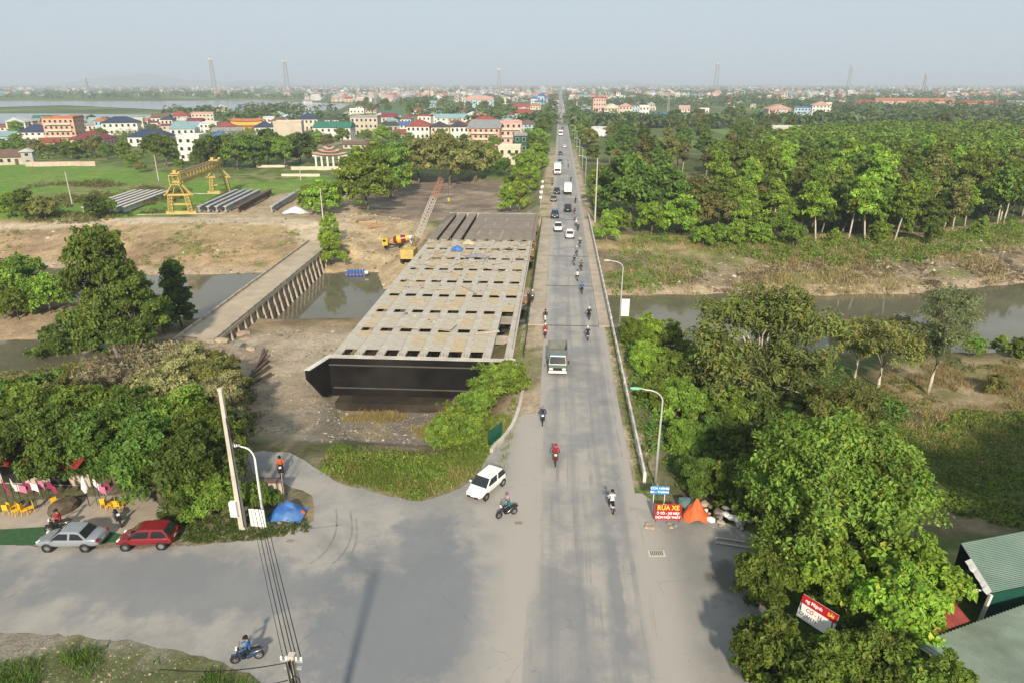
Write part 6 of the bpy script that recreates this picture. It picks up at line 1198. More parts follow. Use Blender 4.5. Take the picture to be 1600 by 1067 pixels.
# ---- masts and pylons on the horizon
MAST = mat('mast_steel', (.32, .32, .33), .6, .15, .5)
for k, (px, ytop, yb, w, l_) in enumerate(((337, 94, 152, 9, 'tallest lattice mast on the horizon above the lake'), (450, 97, 148, 10, 'thick lattice mast left of centre on the horizon'), (780, 110, 160, 8, 'lattice mast behind the arched warehouse left of the road'), (1118, 100, 142, 9, 'lattice mast right of the road on the horizon'), (1325, 105, 140, 7, 'slender mast on the right horizon'), (1441, 117, 150, 6, 'short slender mast far right on the horizon'), (139, 122, 150, 5, 'faint pylon at the far left beyond the lake'), (1043, 145, 182, 4, 'pylon rising from the trees right of the road'), (587, 138, 168, 4, 'small pylon in the left middle distance'))):
    p = at(px, yb, -2); kk = ppm(px, yb, -2); H = (yb - ytop) / kk; w_ = .7 * w / kk; t = thing('lattice_mast', l_, 'mast', (p.x, p.y, -2)); th = max(.25, .55 / kk)
    m = MB(); lattice(m, (0, 0, 0), (0, 0, H), w_, w_ * .45, 9, th * .42, Vector((0, 1, 0))); m.build('tower', MAST, t)
    MB().tube((0, 0, H), (0, 0, H * 1.05), th * .5, n=5).build('aerial', MAST, t)
    if H > 30:
        for j in range(3): MB().box((w_ * .3 * math.cos(j * 2.1), w_ * .3 * math.sin(j * 2.1), H * .95), (w_ * .25, w_ * .25, H * .05)).build('antenna', WHT, t)
    if k in (6, 7, 8):
        for zf in (.7, .85): MB().beam((-w_ * 1.6, 0, H * zf), (w_ * 1.6, 0, H * zf), th).build('cross_arm', MAST, t)
for px, py, ht, l_ in ((248, 283, 9, 'white concrete pole standing in the rice field'), (113, 320, 9, 'white concrete pole in the left scrub'), (505, 345, 8, 'slim pole beside the bright tree at the ramp'), (470, 282, 4, 'white post at the field edge near the slab')):
    q = on(px, py); t = thing('field_pole', l_, 'pole', (q.x, q.y, q.z)); MB().tube((0, 0, -.3), (0, 0, ht), .17, .12, 8).build('pole', POLE, t)
# ---- low hills under the horizon
HILL = mat('hill_wood', (.07, .095, .055), .95, .2, .01)
for px, w, h in ((215, 170, 12), (310, 90, 7), (395, 120, 6), (960, 160, 5), (640, 120, 4)):
    p = at(px, 131.2, 0); p = p.normalized() * 13000; p.z = 0; W2 = w / F_PX * 13000; n = 40; v = []; r2 = np.random.default_rng(px)
    for j in range(5):
        for i in range(n): u = -1 + 2 * i / (n - 1); hh = h / F_PX * 13000 * (1 - u * u) * (.75 + .5 * float(vnoise(np.array([i * 1.0 + px]), np.array([0.]), 5, 3)[0])) * math.sin(math.pi * j / 4); v.append((p.x + u * W2 / 2, p.y + (j - 2) * 500, -5 + hh))
    me = npmesh('hill', np.array(v), np.stack([np.arange(n * 5).reshape(5, n)[a_:4 + a_, b_:n - 1 + b_] for a_, b_ in ((0, 0), (0, 1), (1, 1), (1, 0))], -1).reshape(-1, 4), HILL, smooth=True); tag(new('hill', me), kind='structure')
# ================================================================ trees where they stand
lib('giant', 31, 6.4, 18.0, 2.5, 60, 26000, .42, leaf_mat('leaf_giant', (.118, .19, .034), .1), BARK_GREY, 'round', .26, .34, limbs=16)
lib('big_bright', 32, 6.3, 9.6, .6, 105, 84000, .235, leaf_mat('leaf_sunny_green', (.185, .285, .046), .1), BARK_GREY, 'round', .215, .26, .6, limbs=22, nup=.55)
lib('acacia_big', 33, 5.4, 9.4, .8, 60, 24000, .30, leaf_mat('leaf_acacia', (.15, .185, .048), .2), BARK_PALE, 'round', .26, .2, .42, limbs=18, nup=.6)
lib('eucalyptus', 34, 4.4, 13.4, 3.8, 44, 15000, .32, L_SILVER, BARK_PALE, 'tall', .34, .17, .3, limbs=14)
NAMES.update(giant='broadleaf_tree', big_bright='broadleaf_tree', acacia_big='acacia_tree', eucalyptus='eucalyptus_tree')
def T(kind, px, py, label, s=1.0, sz=None, z0=-2.0, **k):
    p = on(px, py, z0); return plant(kind, p.x, p.y, label, s, sz=sz, z=p.z - .1, **k)
# ---- right foreground
plant('big_bright', 18.6, 38.8, 'big sunny green tree filling the lower right', 1.06, rz=.6)
for x, y, s, l_ in ((11.9, 28.6, .86, 'low leafy tree at the bottom edge left of the shop board'), (14.3, 27.6, .8, 'low leafy tree directly below the shop board'), (17.0, 28.2, .85, 'low leafy tree between the shop board and the red awning'), (19.0, 26.6, .85, 'low leafy tree in front of the pale ribbed roof'), (12.9, 25.9, .9, 'lowest leafy tree at the bottom edge right of the road'), (18.9, 31.2, 1.1, 'leafy tree under the big sunny tree left of the red awning'), (20.6, 33.6, 1.2, 'leafy tree between the big sunny tree and the green shed'), (16.6, 34.2, 1.0, 'leafy tree right behind the shop board'), (13.2, 34.4, .8, 'leafy shrub under the left side of the big sunny tree')): plant('shrub_tree', x, y, l_, s, z=-.1, lm=L_BRIGHT if s > .9 else None)
T('acacia_big', 1300, 735, 'thin branching tree rising behind the big sunny tree', .8, z0=-3, sz=.95)
T('acacia_big', 1180, 648, 'large spreading acacia on the near right river bank', 1.5, z0=-4)
T('feathery', 1372, 606, 'feathery tree between the acacia and the eucalyptus', .86, z0=-4); T('feathery', 1335, 590, 'smaller feathery tree beside the large acacia', .7, z0=-4)
T('eucalyptus', 1450, 616, 'eucalyptus with pale trunk on the right bank', 1.0, z0=-4, rz=.3)
T('shrub_tree', 1521, 556, 'dark shrub on the water edge right of the eucalyptus', .6, z0=-4); T('bush', 1598, 560, 'dark bush at the right picture edge by the water', 1.6, cat='bush', z0=-4); T('bamboo', 1560, 545, 'small lone sapling in front of the right water', .36, z0=-4)
T('shrub_tree', 1552, 615, 'young tree on the bare bank shelf', .55, z0=-4, lm=L_OLIVE)
belt = [(985, 545, .75, 'bridge end'), (1012, 548, .85, 0), (1045, 560, .9, 0), (1005, 590, .8, 0), (1040, 610, .9, 0), (1085, 615, .95, 0), (1120, 585, .9, 0), (1018, 640, .6, 0), (1055, 665, .95, 0), (1100, 670, 1.0, 0), (1145, 690, 1.0, 0), (1190, 700, 1.0, 0), (1068, 722, .85, 0), (1110, 740, 1.0, 0), (1160, 755, 1.05, 0), (1085, 782, .75, 0), (1140, 800, .85, 0), (1180, 815, .9, 0), (1215, 770, 1.0, 0), (1225, 720, .95, 0), (1250, 690, .9, 0), (1200, 655, .9, 0), (1160, 640, .8, 0), (1235, 650, .8, 0)]
ordn = ['first', 'second', 'third', 'fourth', 'fifth', 'sixth', 'seventh', 'eighth', 'ninth', 'tenth', 'eleventh', 'twelfth', 'thirteenth', 'fourteenth', 'fifteenth', 'sixteenth', 'seventeenth', 'eighteenth', 'nineteenth', 'twentieth', 'twenty-first', 'twenty-second', 'twenty-third', 'twenty-fourth', 'twenty-fifth', 'twenty-sixth', 'twenty-seventh', 'twenty-eighth']
for i, (a, b, s, _) in enumerate(belt): T('shrub_tree' if i % 3 else 'broad_b', a, b, f'{ordn[i]} tree down from the bridge in the thicket right of the railing', s * (1.15 if i % 3 else .68), z0=-3, group='thicket right of the railing', lm=(L_BRIGHT if i < 7 and i % 2 else L_DARK if i > 10 and i % 2 else None))
# ---- right bank beyond the river
for a, b, k, s, l_ in ((985, 347, 'mid_d', 1.95, 'huge dark fig tree right of the road beyond the bridge'), (945, 330, 'mid_a', 1.25, 'tree leaning to the road left of the huge fig'), (1040, 332, 'mid_d', 1.5, 'dark tree right behind the huge fig'), (1018, 366, 'mid_b', .82, 'bright round tree below the huge fig'), (1062, 366, 'mid_b', .98, 'taller bright tree right of the round bright tree'), (1100, 360, 'mid_c', .95, 'olive tree beside the bright pair'), (1130, 352, 'mid_a', 1.15, 'green tree at the left end of the wood'), (1168, 372, 'mid_b', .9, 'bright tree on the bank left of the wood'), (948, 378, 'bamboo', .85, 'bright bamboo beside the far bridge railing'), (965, 365, 'mid_b', .62, 'bright shrub right of the bamboo by the railing'), (1195, 330, 'mid_d', 1.2, 'dark tree at the left flank of the wood'), (940, 300, 'mid_d', .9, 'dark tree beside the road right above the fig'), (1090, 335, 'mid_c', 1.1, 'bare branched olive tree right of the fig')):
    T(k, a, b, l_, s)
rr = np.random.default_rng(77)
wood = pxpoly([(1075, 352), (1150, 372), (1250, 380), (1420, 381), (1560, 352), (1760, 346), (1820, 236), (1500, 229), (1290, 233), (1190, 250), (1165, 300)], -2); wb = np.array(wood)
gxs, gys = np.meshgrid(np.arange(wb[:, 0].min(), wb[:, 0].max(), 5.6), np.arange(wb[:, 1].min(), wb[:, 1].max(), 5.6)); gxs = gxs.ravel() + rr.uniform(-2.2, 2.2, gxs.size); gys = gys.ravel() + rr.uniform(-2.2, 2.2, gys.size)
mk = inpoly(gxs, gys, wood) > .5; cand = list(zip(gxs[mk].tolist(), gys[mk].tolist()))
def px_of(x, y, z):
    a = x * math.cos(YAW) + y * math.sin(YAW); b = -x * math.sin(YAW) + y * math.cos(YAW); c = z - CAMH; d = b * math.cos(PITCH) - c * math.sin(PITCH); return CX + F_PX * a / d, CY - F_PX * (b * math.sin(PITCH) + c * math.cos(PITCH)) / d
cand = [c for c in cand if px_of(c[0], c[1], 8)[0] < 1660]; cand.sort(key=lambda c: math.hypot(*c))
fk = ['forest_a', 'forest_b', 'forest_c', 'forest_d', 'forest_a', 'forest_b', 'mid_a']
hue = dict(forest_a='mid green', forest_b='bright green', forest_c='dark green', forest_d='olive', mid_a='round-crowned green')
for i, (x, y) in enumerate(cand[:270]):
    k = fk[rr.integers(7)]; s = rr.uniform(.62, 1.12) * (.85 if i < 26 else 1.0) * (.8 + .45 * float(fbm(np.array([x]), np.array([y]), 30, 6)[0])); row = 'front edge' if i < 40 else 'near rows' if i < 110 else 'middle rows' if i < 190 else 'back rows'
    plant(k, x, y, f'{hue[k]} tree in the {row} of the right wood', s, sz=s * rr.uniform(.84, 1.12), group=f'{hue[k]} trees in the {row} of the right wood', tilt=rr.uniform(-.09, .09), name='forest_tree')
for i, a in enumerate((1098, 1122, 1150, 1188, 1238, 1300, 1372, 1452, 1530)): T(('mid_b', 'mid_a', 'bamboo')[i % 3], a, 386 + 4 * math.sin(i * 1.9) - max(0, a - 1440) * .22, f'{ordn[i]} low bushy tree along the front of the right wood', .5 + .18 * ((i * 7) % 5) / 4, group='low bushy trees before the right wood')
rest = cand[270:]
if rest: joined_clumps('far_woodland', [(x, y, gz(x, y) + rr.uniform(7.5, 10.5), 1.0) for x, y in rest for _ in range(3)], 110, 1.5, 3.2, 3.4, L_MID, 'closed canopy of the right wood farther back', 'wood', 8)
for i in range(58):
    a, b = rr.uniform(945, 1215), rr.uniform(225, 285); T(('forest_a', 'forest_c', 'forest_d')[i % 3], a, b, ('mid green', 'dark green', 'olive')[i % 3] + ' thin trunked tree ' + ('nearer the fig' if b > 255 else 'nearer the hamlet') + ' right of the road', rr.uniform(.7, 1.1), group=('mid green', 'dark green', 'olive')[i % 3] + (' near' if b > 255 else ' far') + ' thin trees right of the road')
for i, (a, b, s) in enumerate(((1325, 378, .95), (1352, 380, 1.0), (1275, 380, .9), (1300, 350, 1.0), (1395, 382, .95))): T('forest_b', a, b, f'{ordn[i]} leaning pale trunk on the wood edge above the water', s, tilt=.16, z0=-2, group='leaning pale trunks')
# ---- roadside rows
for a, b, k, s, l_ in ((792, 331, 'bamboo', 1.0, 'bamboo clump at the end of the new bridge'), (812, 328, 'bamboo', 1.1, 'bamboo clump nearest the road by the new bridge'), (806, 312, 'mid_b', .95, 'bright tree behind the bamboo left of the road'), (830, 300, 'bamboo', 1.1, 'bright bamboo left of the road by the globe lamps'), (822, 282, 'mid_b', 1.1, 'bright tree left of the road past the bamboo'), (838, 268, 'mid_b', 1.15, 'bright roadside tree leaning over the left lane'), (832, 250, 'mid_a', 1.2, 'green roadside tree by the narrow green house'), (841, 236, 'mid_b', 1.2, 'bright roadside tree beyond the narrow green house'), (846, 222, 'mid_a', 1.2, 'green roadside tree farther along on the left'), (851, 208, 'mid_d', 1.3, 'dark roadside tree far along on the left'), (854, 197, 'mid_d', 1.3, 'darkest roadside tree far along on the left'), (857, 187, 'mid_a', 1.3, 'farthest big roadside tree on the left'), (905, 222, 'mid_b', 1.15, 'bright roadside tree on the right opposite the row'), (913, 208, 'mid_d', 1.3, 'dark roadside tree on the right opposite the row'), (903, 196, 'mid_d', 1.3, 'dark roadside tree farther along on the right'), (899, 186, 'mid_a', 1.3, 'farthest roadside tree on the right'), (922, 232, 'mid_c', 1.1, 'olive tree below the cream houses right of the road'), (925, 255, 'mid_a', .8, 'green bush tree beside the right lamps')):
    T(k, a, b, l_, s)
for a, b, k, s, l_ in ((573, 327, 'mid_b', 1.7, 'large bright tree left of the muddy creek'), (612, 309, 'mid_a', 1.8, 'large green tree at the head of the muddy creek'), (592, 290, 'mid_b', 1.6, 'bright tree behind the large pair by the creek'), (655, 286, 'mid_c', 1.75, 'left one of the broad olive trees behind the creek'), (703, 289, 'mid_c', 1.95, 'middle broad olive tree behind the creek'), (745, 284, 'mid_c', 1.6, 'right one of the broad olive trees behind the creek'), (770, 268, 'mid_b', 1.0, 'bright tree right of the olive trees'), (786, 275, 'mid_d', .8, 'small dark tree by the cream riverside house'), (507, 337, 'mid_b', 1.0, 'bright tree on the dirt ramp'), (488, 330, 'mid_b', .8, 'smaller bright tree left of the ramp tree'), (516, 418, 'bamboo', 1.05, 'tall bright shrub at the far end of the low bridge'), (519, 380, 'bamboo', .8, 'bright shrub above the low bridge end'), (526, 322, 'mid_a', .7, 'small tree right of the ramp tree'), (40, 345, 'mid_a', .85, 'dark round tree beside the field track at left'), (72, 345, 'mid_c', .7, 'yellowish round tree beside the field track'), (155, 342, 'mid_d', .75, 'dark tree in front of the pale girders'), (172, 340, 'mid_a', .55, 'small tree beside the pale girders'), (20, 340, 'mid_b', .7, 'bright tree at the left edge by the field track')):
    T(k, a, b, l_, s)
mango = [(332, 264), (352, 258), (372, 266), (398, 262), (420, 258), (446, 262), (470, 256), (262, 262), (246, 256), (424, 246)]
for i, (a, b) in enumerate(mango): T('mid_a' if i % 3 else 'mid_d', a, b, f'{ordn[i]} of the dark village trees between the white house and the gate', 1.3 + .25 * (i % 3 == 0), group='dark village trees')
vil = [(8, 246, 1), (28, 232, .9), (34, 244, 1), (62, 246, 1.0), (88, 248, .9), (110, 250, 1), (130, 247, 1.1), (150, 246, 1.2), (170, 250, 1), (196, 248, 1.1), (160, 225, 1.1), (172, 205, 1.2), (146, 200, 1.1), (28, 212, 1.1), (206, 262, .8), (220, 270, .7), (282, 268, .7), (305, 258, .8), (335, 210, 1), (245, 215, 1), (305, 195, 1.1), (405, 190, 1.1), (498, 226, 1.1), (512, 232, 1.0), (536, 228, 1.2), (575, 222, 1.1), (598, 226, 1.3), (604, 206, 1), (620, 228, 1.1), (640, 224, .9), (665, 195, 1.1), (690, 226, 1.0), (725, 230, 1), (735, 208, 1), (545, 200, 1), (620, 195, 1), (772, 238, 1), (560, 258, 1.1), (540, 266, .8), (580, 262, 1.1), (484, 240, 1), (640, 180, 1.2), (700, 176, 1.2), (720, 168, 1.2), (590, 172, 1.1), (800, 182, 1.2), (826, 205, 1.1), (780, 178, 1.1)]
for i, (a, b, s) in enumerate(vil): T(('mid_a', 'mid_b', 'mid_b', 'mid_c')[i % 4], a, b, ('green', 'bright green', 'broad bright green', 'olive')[i % 4] + ' garden tree ' + ('in front of the left village houses' if b > 240 else 'amid the left village houses' if b > 205 else 'behind the left village houses'), s * rr.uniform(.7, .95), group=('green', 'bright green', 'broad bright', 'olive')[i % 4] + ' garden trees ' + ('front' if b > 240 else 'middle' if b > 205 else 'back'))
# ---- left bank
T('giant', 187, 566, 'tall dark many-lobed tree standing over the left river bank', .84, sz=1.0, z0=-3.5, rz=1.2)
T('giant', 225, 560, 'lower dark tree leaning against the tall many-lobed tree', .66, z0=-3.5); T('mid_d', 150, 560, 'dark tree left below the tall many-lobed tree', 1.0, z0=-3.5)
T('cone', 285, 512, 'slim conical tree at the water left of the low bridge', .95, z0=-6); T('shrub_tree', 92, 560, 'dark shrub on the bank above the small pond', 1.1, z0=-5, lm=L_DARK); T('mid_d', 255, 520, 'dark shrub between the tall tree and the conical tree', .55, z0=-5)
for i, (a, b, k, s) in enumerate(((12, 486, 'mid_b', .95), (48, 482, 'mid_a', .95), (80, 490, 'mid_b', .75), (-25, 478, 'mid_a', 1.0), (30, 500, 'mid_b', .6), (100, 478, 'mid_c', .6))): T(k, a, b, f'{ordn[i]} bright tree in the clump at the left river edge', s, z0=-5, group='bright trees at the left river edge')
grove = [(38, 755, 'broad_a', .95), (105, 752, 'broad_a', 1.0), (178, 755, 'broad_a', .98), (250, 776, 'broad_a', 1.0), (318, 790, 'broad_a', .98), (335, 745, 'broad_b', .95), (75, 722, 'broad_b', 1.05), (150, 716, 'broad_b', 1.02), (225, 718, 'broad_a', 1.0), (290, 722, 'broad_b', 1.0), (-20, 735, 'broad_a', .9), (300, 806, 'shrub_tree', .8), (352, 800, 'shrub_tree', .75)]
for i, (a, b, k, s) in enumerate(grove): T(k, a, b, f'{ordn[i]} dense dark tree of the left grove behind the parked cars', s * .92, z0=0, group='left grove')
L_PALE = leaf_mat('leaf_pale_olive', (.275, .285, .13), .2)
for i, (a, b, k, s) in enumerate(((275, 655, 'broad_b', .9), (325, 640, 'broad_b', .85), (358, 655, 'broad_b', .75), (345, 600, 'shrub_tree', .95), (300, 610, 'broad_b', .8), (372, 622, 'shrub_tree', .7), (250, 640, 'shrub_tree', 1.1), (110, 660, 'shrub_tree', 1.1), (372, 690, 'shrub_tree', .7))): T(k, a, b, f'{ordn[i]} olive tree between the left grove and the muddy yard', s, z0=-2, lm=L_OLIVE if i % 2 else L_PALE, group='olive trees beside the muddy yard')
for i, (a, b) in enumerate(((185, 615), (225, 600), (160, 600), (205, 575), (250, 590), (140, 630), (275, 575))): T('bush_dry', a, b, f'{ordn[i]} straw coloured bush below the tall left tree', 1.7, z0=-3, cat='bush', group='straw bushes on the left')
for i, (a, b) in enumerate(((10, 640), (40, 635), (70, 628), (100, 622), (-15, 660))): T('bush', a, b, f'{ordn[i]} dark hedge bush behind the left grove', 1.5, z0=-2, cat='bush', group='dark hedge bushes', lm=L_DARK)
for i, (a, b, s) in enumerate(((775, 632, .95), (798, 618, .8), (758, 640, .8), (742, 668, .85), (712, 690, .85), (695, 708, .7), (735, 704, .7))): T('big_leaf', a, b, f'{ordn[i]} large-leaved young tree between the black abutment and the road', s, z0=-3, group='young trees by the abutment')
T('shrub_tree', 400, 795, 'small green tree behind the blank white board', .5, z0=0); T('shrub_tree', 425, 790, 'small dark shrub left of the blue tarp', .3, z0=0)
# ---- shade trees standing right of the frame
for x, y, s in ((42, 27, 1.6), (48, 28, 1.7), (54, 31, 1.7), (46, 18, 1.9)): plant('mid_a', x, y, 'tall garden tree beyond the right picture edge', s, group='garden trees right of the frame')
# ---- ground cover nobody could count
def scatter(n, poly_px, z, lo=.6, hi=1.3, nz=None):
    P = np.array(pxpoly(poly_px, z)); out = []
    x = rr.uniform(P[:, 0].min(), P[:, 0].max(), n * 6); y = rr.uniform(P[:, 1].min(), P[:, 1].max(), n * 6); m = inpoly(x, y, [tuple(p) for p in P]) > .5
    if nz: m &= fbm(x, y, nz[0], nz[2]) > nz[1]
    x, y = x[m][:n], y[m][:n]; h = height(x, y); return np.stack([x, y, h, rr.uniform(lo, hi, len(x))], 1)
joined_clumps('island_grass', scatter(2400, isl, -.3), 9, .06, .5, .30, L_GRASS, 'rough green grass on the triangular island', 'grass', 1, upright=True)
joined_clumps('island_weeds', scatter(240, isl, -.3, .5, 1.2, (4, .47, 8)), 60, .17, .6, .6, L_MID, 'leafy weeds on the triangular island', 'weeds', 2)
joined_clumps('island_straw', scatter(420, isl, -.3, .5, 1.2, (5, .52, 5)), 8, .05, .5, .45, L_DRY, 'dry straw stalks on the triangular island', 'grass', 4, upright=True)
joined_clumps('pit_grass', scatter(900, [(520, 650), (560, 640), (720, 640), (700, 700), (640, 690), (560, 690)], -5, .5, 1.3, (3, .5, 3)), 8, .07, .5, .45, L_DRY, 'straw grass in the hollow below the abutment', 'grass', 5, upright=True)
joined_clumps('right_undergrowth', scatter(1300, [(965, 540), (1050, 520), (1300, 560), (1420, 640), (1330, 760), (1200, 850), (1120, 800), (1060, 790), (1010, 760), (985, 640)], -3.5, .5, 1.4), 34, .32, .8, .8, L_DARK, 'dark undergrowth below the right thicket', 'undergrowth', 6)
joined_clumps('right_weeds', scatter(1500, [(1330, 640), (1600, 640), (1700, 800), (1600, 870), (1400, 800), (1380, 700)], -3.6, .4, 1.1, (9, .46, 7)), 26, .24, .6, .45, L_MID, 'low weeds on the dim slope at right', 'weeds', 7)
joined_clumps('bank_straw', scatter(4500, [(965, 395), (1120, 385), (1400, 392), (1600, 365), (1700, 400), (1600, 445), (1400, 462), (1000, 462)], -4.5, .5, 1.4, (7, .44, 9)), 6, .12, .9, .8, L_DRY, 'dry straw on the far right bank', 'grass', 9, upright=True)
joined_clumps('bank_brush', scatter(900, [(1040, 430), (1200, 420), (1400, 410), (1600, 395), (1700, 420), (1500, 455), (1200, 455)], -5, .4, 1.2, (6, .48, 12)), 22, .3, .8, .45, leaf_mat('leaf_dead_brown', (.15, .115, .075), .2), 'dead brown brush on the far right bank', 'brush', 10)
joined_clumps('bank_green', scatter(300, [(930, 345), (985, 360), (1060, 372), (1200, 372), (1250, 392), (1080, 420), (960, 440)], -3, .6, 1.5, (8, .52, 2)), 34, .34, 1.1, 1.0, L_MID, 'bright green scrub on the bank beside the railing', 'scrub', 11)
joined_clumps('wood_edge_scrub', scatter(420, [(1090, 362), (1250, 378), (1420, 378), (1570, 352), (1600, 350), (1600, 372), (1430, 396), (1200, 398), (1110, 385)], -2, .6, 1.6), 40, .42, 1.4, 1.4, L_MID, 'bright scrub along the edge of the right wood', 'scrub', 12)
joined_clumps('left_scrub', scatter(620, [(-60, 330), (60, 290), (160, 284), (300, 300), (260, 332), (150, 345), (-60, 345)], -2, .5, 1.5, (12, .5, 4)), 40, .45, 1.3, 1.1, L_OLIVE, 'olive scrub in the left field', 'scrub', 13)
joined_clumps('track_scrub', scatter(260, [(-60, 352), (200, 352), (460, 352), (480, 375), (300, 390), (0, 380)], -2.5, .4, 1.2, (9, .5, 6)), 22, .3, 1.0, .6, L_OLIVE, 'green scrub on the slope below the field track', 'scrub', 14)
joined_clumps('left_understorey', scatter(900, [(-40, 610), (120, 540), (300, 530), (400, 600), (395, 690), (300, 700), (60, 690), (-40, 660)], -2.5, .5, 1.4), 34, .32, .9, .8, L_OLIVE, 'olive understorey between the left grove and the pond', 'undergrowth', 15)
joined_clumps('grove_litter', scatter(500, [(240, 800), (380, 800), (470, 800), (485, 830), (400, 842), (290, 848)], 0, .3, .9), 20, .14, .35, .3, L_DARK, 'low weeds along the left corner verge', 'weeds', 16)
joined_clumps('verge_grass', scatter(800, [(-50, 1045), (150, 1010), (300, 1035), (420, 1080), (420, 1200), (-50, 1200)], 0, .4, 1.2, (3, .52, 6)), 9, .06, .45, .4, L_DARK, 'dull green grass on the lower left verge', 'grass', 17, upright=True)
joined_clumps('shoulder_grass', np.array([(random.choice((random.uniform(7.0, 7.4), random.uniform(7.7, 8.6), random.uniform(-4.4, -3.6))), random.uniform(48, 85), -.05, random.uniform(.4, 1.0)) for _ in range(700)]), 8, .06, .35, .4, L_GRASS, 'grass along the railing foot and road shoulder', 'grass', 18, upright=True)
vx = rr.uniform(-300, -20, 900); vy = rr.uniform(300, 560, 900); vm = fbm(vx, vy, 40, 14) > .47; sp = np.stack([vx[vm], vy[vm], np.full(vm.sum(), -1.5), rr.uniform(.6, 1.4, vm.sum())], 1)
joined_clumps('garden_hedges', sp, 40, 1.1, 3.2, 3.0, L_MID, 'hedges and garden scrub among the left village houses', 'hedge', 19)
# far country: tree belts in the haze
pxs, pys = rr.uniform(-120, 1720, 26000), 131.8 + 70 * rr.random(26000) ** 1.9; u1 = rr.random(26000)
m = (abs(pxs - (875 + (pys - 133) * .02)) > 4 + (pys - 130) * .12) & ~((pxs < 560) & (pys > 156) & (pys < 173)) & ~((pxs < 260) & (pys > 175) & (pys < 197)) & ~((pys > 165) & (pxs < 830) & (u1 < .6))
wp = np.array([tuple(at(a, b, -2))[:2] for a, b in zip(pxs, pys)]); m &= fbm(wp[:, 0], wp[:, 1] * .45, 130, 33) > np.where(pxs < 860, .53, .48)
wp = wp[m][:7000]; keep = np.stack([wp[:, 0], wp[:, 1], np.full(len(wp), .5), 1.0 + np.minimum(1.6, wp[:, 1] / 2500)], 1)
joined_clumps('far_tree_belts', keep, 20, 4.2, 5.5, 6.0, leaf_mat('leaf_far', (.10, .155, .05), .1), 'hazy tree belts across the far plain', 'wood', 20)
for i in range(60):
    a, b = (rr.uniform(905, 1600), rr.uniform(176, 232)) if i < 38 else (rr.uniform(560, 830), rr.uniform(165, 182)); T(('mid_a', 'mid_d', 'mid_c')[i % 3], a, b, 'single leafy tree on the plain beyond the ' + ('right wood' if i < 38 else 'left village'), rr.uniform(1.0, 1.5), group='single trees beyond the ' + ('right wood' if i < 38 else 'left village'))

# ---- loose stones, clods and litter
def joined_stones(name, spots, size, cols, label, seed):
    r = np.random.default_rng(seed); sp = np.array(spots); n = len(sp); O = np.array([(1, 0, 0), (-1, 0, 0), (0, 1, 0), (0, -1, 0), (0, 0, 1), (0, 0, -.4)], float); F8 = np.array([(0, 2, 4), (2, 1, 4), (1, 3, 4), (3, 0, 4), (2, 0, 5), (1, 2, 5), (3, 1, 5), (0, 3, 5)])
    sc = size * np.clip(r.lognormal(0, .5, (n, 1)), .35, 3.2); v = O[None] * r.uniform(.6, 1.3, (n, 6, 1)) * sc[:, None] * np.array([1.2, 1, .65]); a = r.uniform(0, 6.28, n); c_, s_ = np.cos(a)[:, None], np.sin(a)[:, None]
    v = np.stack([v[..., 0] * c_ - v[..., 1] * s_, v[..., 0] * s_ + v[..., 1] * c_, v[..., 2]], -1) + sp[:, None, :3]; f = (F8[None] + 6 * np.arange(n)[:, None, None]).reshape(-1, 3)
    c = np.array(cols)[r.integers(len(cols), size=n)] * r.uniform(.75, 1.2, (n, 1)); c = np.repeat(np.concatenate([c, np.ones((n, 1))], 1), 6, 0)
    tag(new(name, npmesh(name, v.reshape(-1, 3), f, ground.data.materials[0], c)), label, 'stones', kind='stuff')
GS = [(.36, .30, .225), (.28, .235, .17), (.40, .35, .28), (.22, .17, .12), (.30, .24, .17)]
joined_stones('yard_clods', scatter(1700, [(385, 690), (520, 720), (560, 650), (500, 560), (560, 505), (400, 500), (300, 545), (390, 620)], -3.5), .10, GS, 'clods and stones on the muddy works yard', 1)
joined_stones('bank_rubble', scatter(2600, [(975, 425), (1200, 405), (1420, 398), (1600, 380), (1700, 420), (1600, 442), (1400, 464), (1000, 464)], -5), .19, GS + [(.52, .49, .44), (.15, .12, .09)], 'pale rubble on the far right river bank', 2)
joined_stones('left_bank_rubble', scatter(1200, [(-40, 360), (450, 355), (470, 420), (250, 425), (-40, 420)], -4), .2, GS, 'stones on the far left river bank', 3)
joined_stones('sand_debris', scatter(700, [(500, 420), (520, 340), (640, 345), (650, 400), (600, 430)], -4), .16, GS + [(.6, .55, .5), (.2, .1, .07)], 'site debris on the sandy spit', 4)
joined_stones('verge_gravel', np.concatenate([scatter(900, [(-40, 990), (200, 1003), (330, 1033), (420, 1070), (400, 1100), (-40, 1060)], 0), scatter(350, [(385, 830), (480, 790), (492, 812), (440, 842), (300, 856), (250, 850)], 0), scatter(260, [(505, 742), (660, 785), (770, 706), (760, 714), (660, 792), (505, 750)], 0), scatter(500, [(1000, 800), (1100, 802), (1190, 838), (1210, 900), (1160, 850), (1010, 830)], 0)]), .034, GS, 'gravel and litter along the verges', 5)
joined_stones('hollow_clods', scatter(700, [(520, 700), (560, 650), (720, 640), (690, 715), (560, 720)], -5), .07, GS, 'clods in the hollow below the abutment', 6)

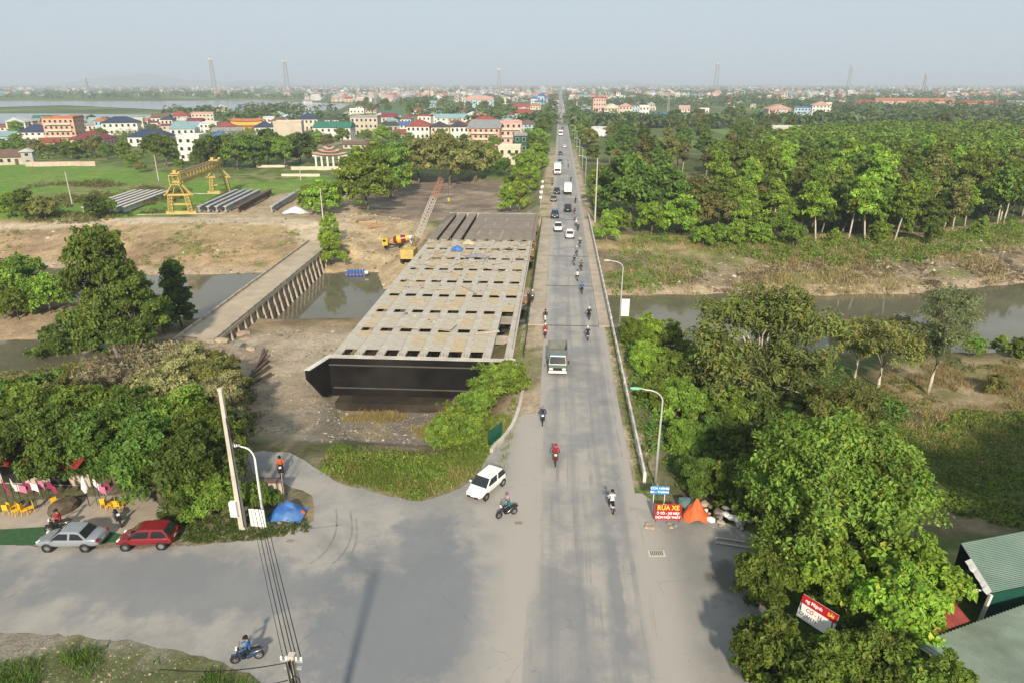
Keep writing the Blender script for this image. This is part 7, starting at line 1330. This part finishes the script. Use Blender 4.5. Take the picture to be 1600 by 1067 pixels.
dd = np.stack([rr.uniform(-25.5, -5.5, 520), 74 + 63 * rr.random(520) ** .45, np.full(520, .24), np.ones(520)], 1)
joined_stones('deck_debris', dd, .12, [(.35, .29, .2), (.25, .22, .19), (.45, .42, .37), (.14, .11, .09)], 'offcuts and sand lumps strewn over the new deck', 7)
bt_ = MB()
for i in range(70): x, y, a = rr.uniform(-25, -6), 100 + 37 * rr.random() ** .6, rr.uniform(0, 3.14); L2 = rr.uniform(.6, 2.0); bt_.beam((x - math.cos(a) * L2, y - math.sin(a) * L2, .27), (x + math.cos(a) * L2, y + math.sin(a) * L2, .28 + rr.uniform(0, .1)), .09, .07)
tag(bt_.build('deck_battens', mat('batten_wood', (.30, .235, .16), .9, .3, 1.5)), 'loose timber battens strewn over the far half of the new deck', 'timber', kind='stuff')

hd = [on(a + rr.uniform(-6, 6), b + rr.uniform(-5, 5), -.6) for a, b in [(530 + 150 * t, 722 - 4 * math.sin(3 * t)) for t in np.linspace(0, 1, 40)] + [(690 + 75 * t, 722 - 40 * t) for t in np.linspace(0, 1, 24)]]
joined_clumps('island_hedge', [(p.x, p.y, p.z, rr.uniform(.6, 1.3)) for p in hd], 90, .2, .75, .8, L_GRASS, 'straggling low hedge along the upper edge of the grass island', 'hedge', 31)

shelf = [(1385, 580), (1480, 566), (1640, 560), (1640, 640), (1560, 640), (1430, 645), (1375, 615)]
joined_clumps('shelf_straw', scatter(1100, shelf, -4, .5, 1.3, (4, .48, 3)), 7, .07, .6, .5, L_DRY, 'dry straw tufts on the bare bank shelf', 'grass', 41, upright=True)
joined_clumps('shelf_weeds', scatter(260, shelf, -4, .4, 1.2, (5, .52, 9)), 26, .2, .5, .4, L_OLIVE, 'olive weeds on the bare bank shelf', 'weeds', 42)
joined_clumps('slope_straw', scatter(1500, [(1330, 640), (1640, 640), (1700, 800), (1600, 870), (1400, 800), (1380, 700)], -3.6, .4, 1.1, (6, .5, 17)), 7, .07, .6, .5, L_DRY, 'straw tufts among the weeds of the dim right slope', 'grass', 43, upright=True)
# ================================================================ the air
HAZE = .00022
hz = bpy.data.materials.new('haze_air'); hz.use_nodes = True; hn = hz.node_tree.nodes; hl = hz.node_tree.links
hn.remove(hn['Principled BSDF']); pv = hn.new('ShaderNodeVolumePrincipled'); pv.inputs['Density'].default_value = HAZE
pv.inputs['Color'].default_value = (.74, .84, .95, 1); pv.inputs['Anisotropy'].default_value = 0.0
hl.new(pv.outputs[0], hn['Material Output'].inputs['Volume'])
tag(MB().box((0, 7900, 64), (24000, 17400, 148)).build('haze', hz), kind='stuff', label='pale hazy air over the whole plain')
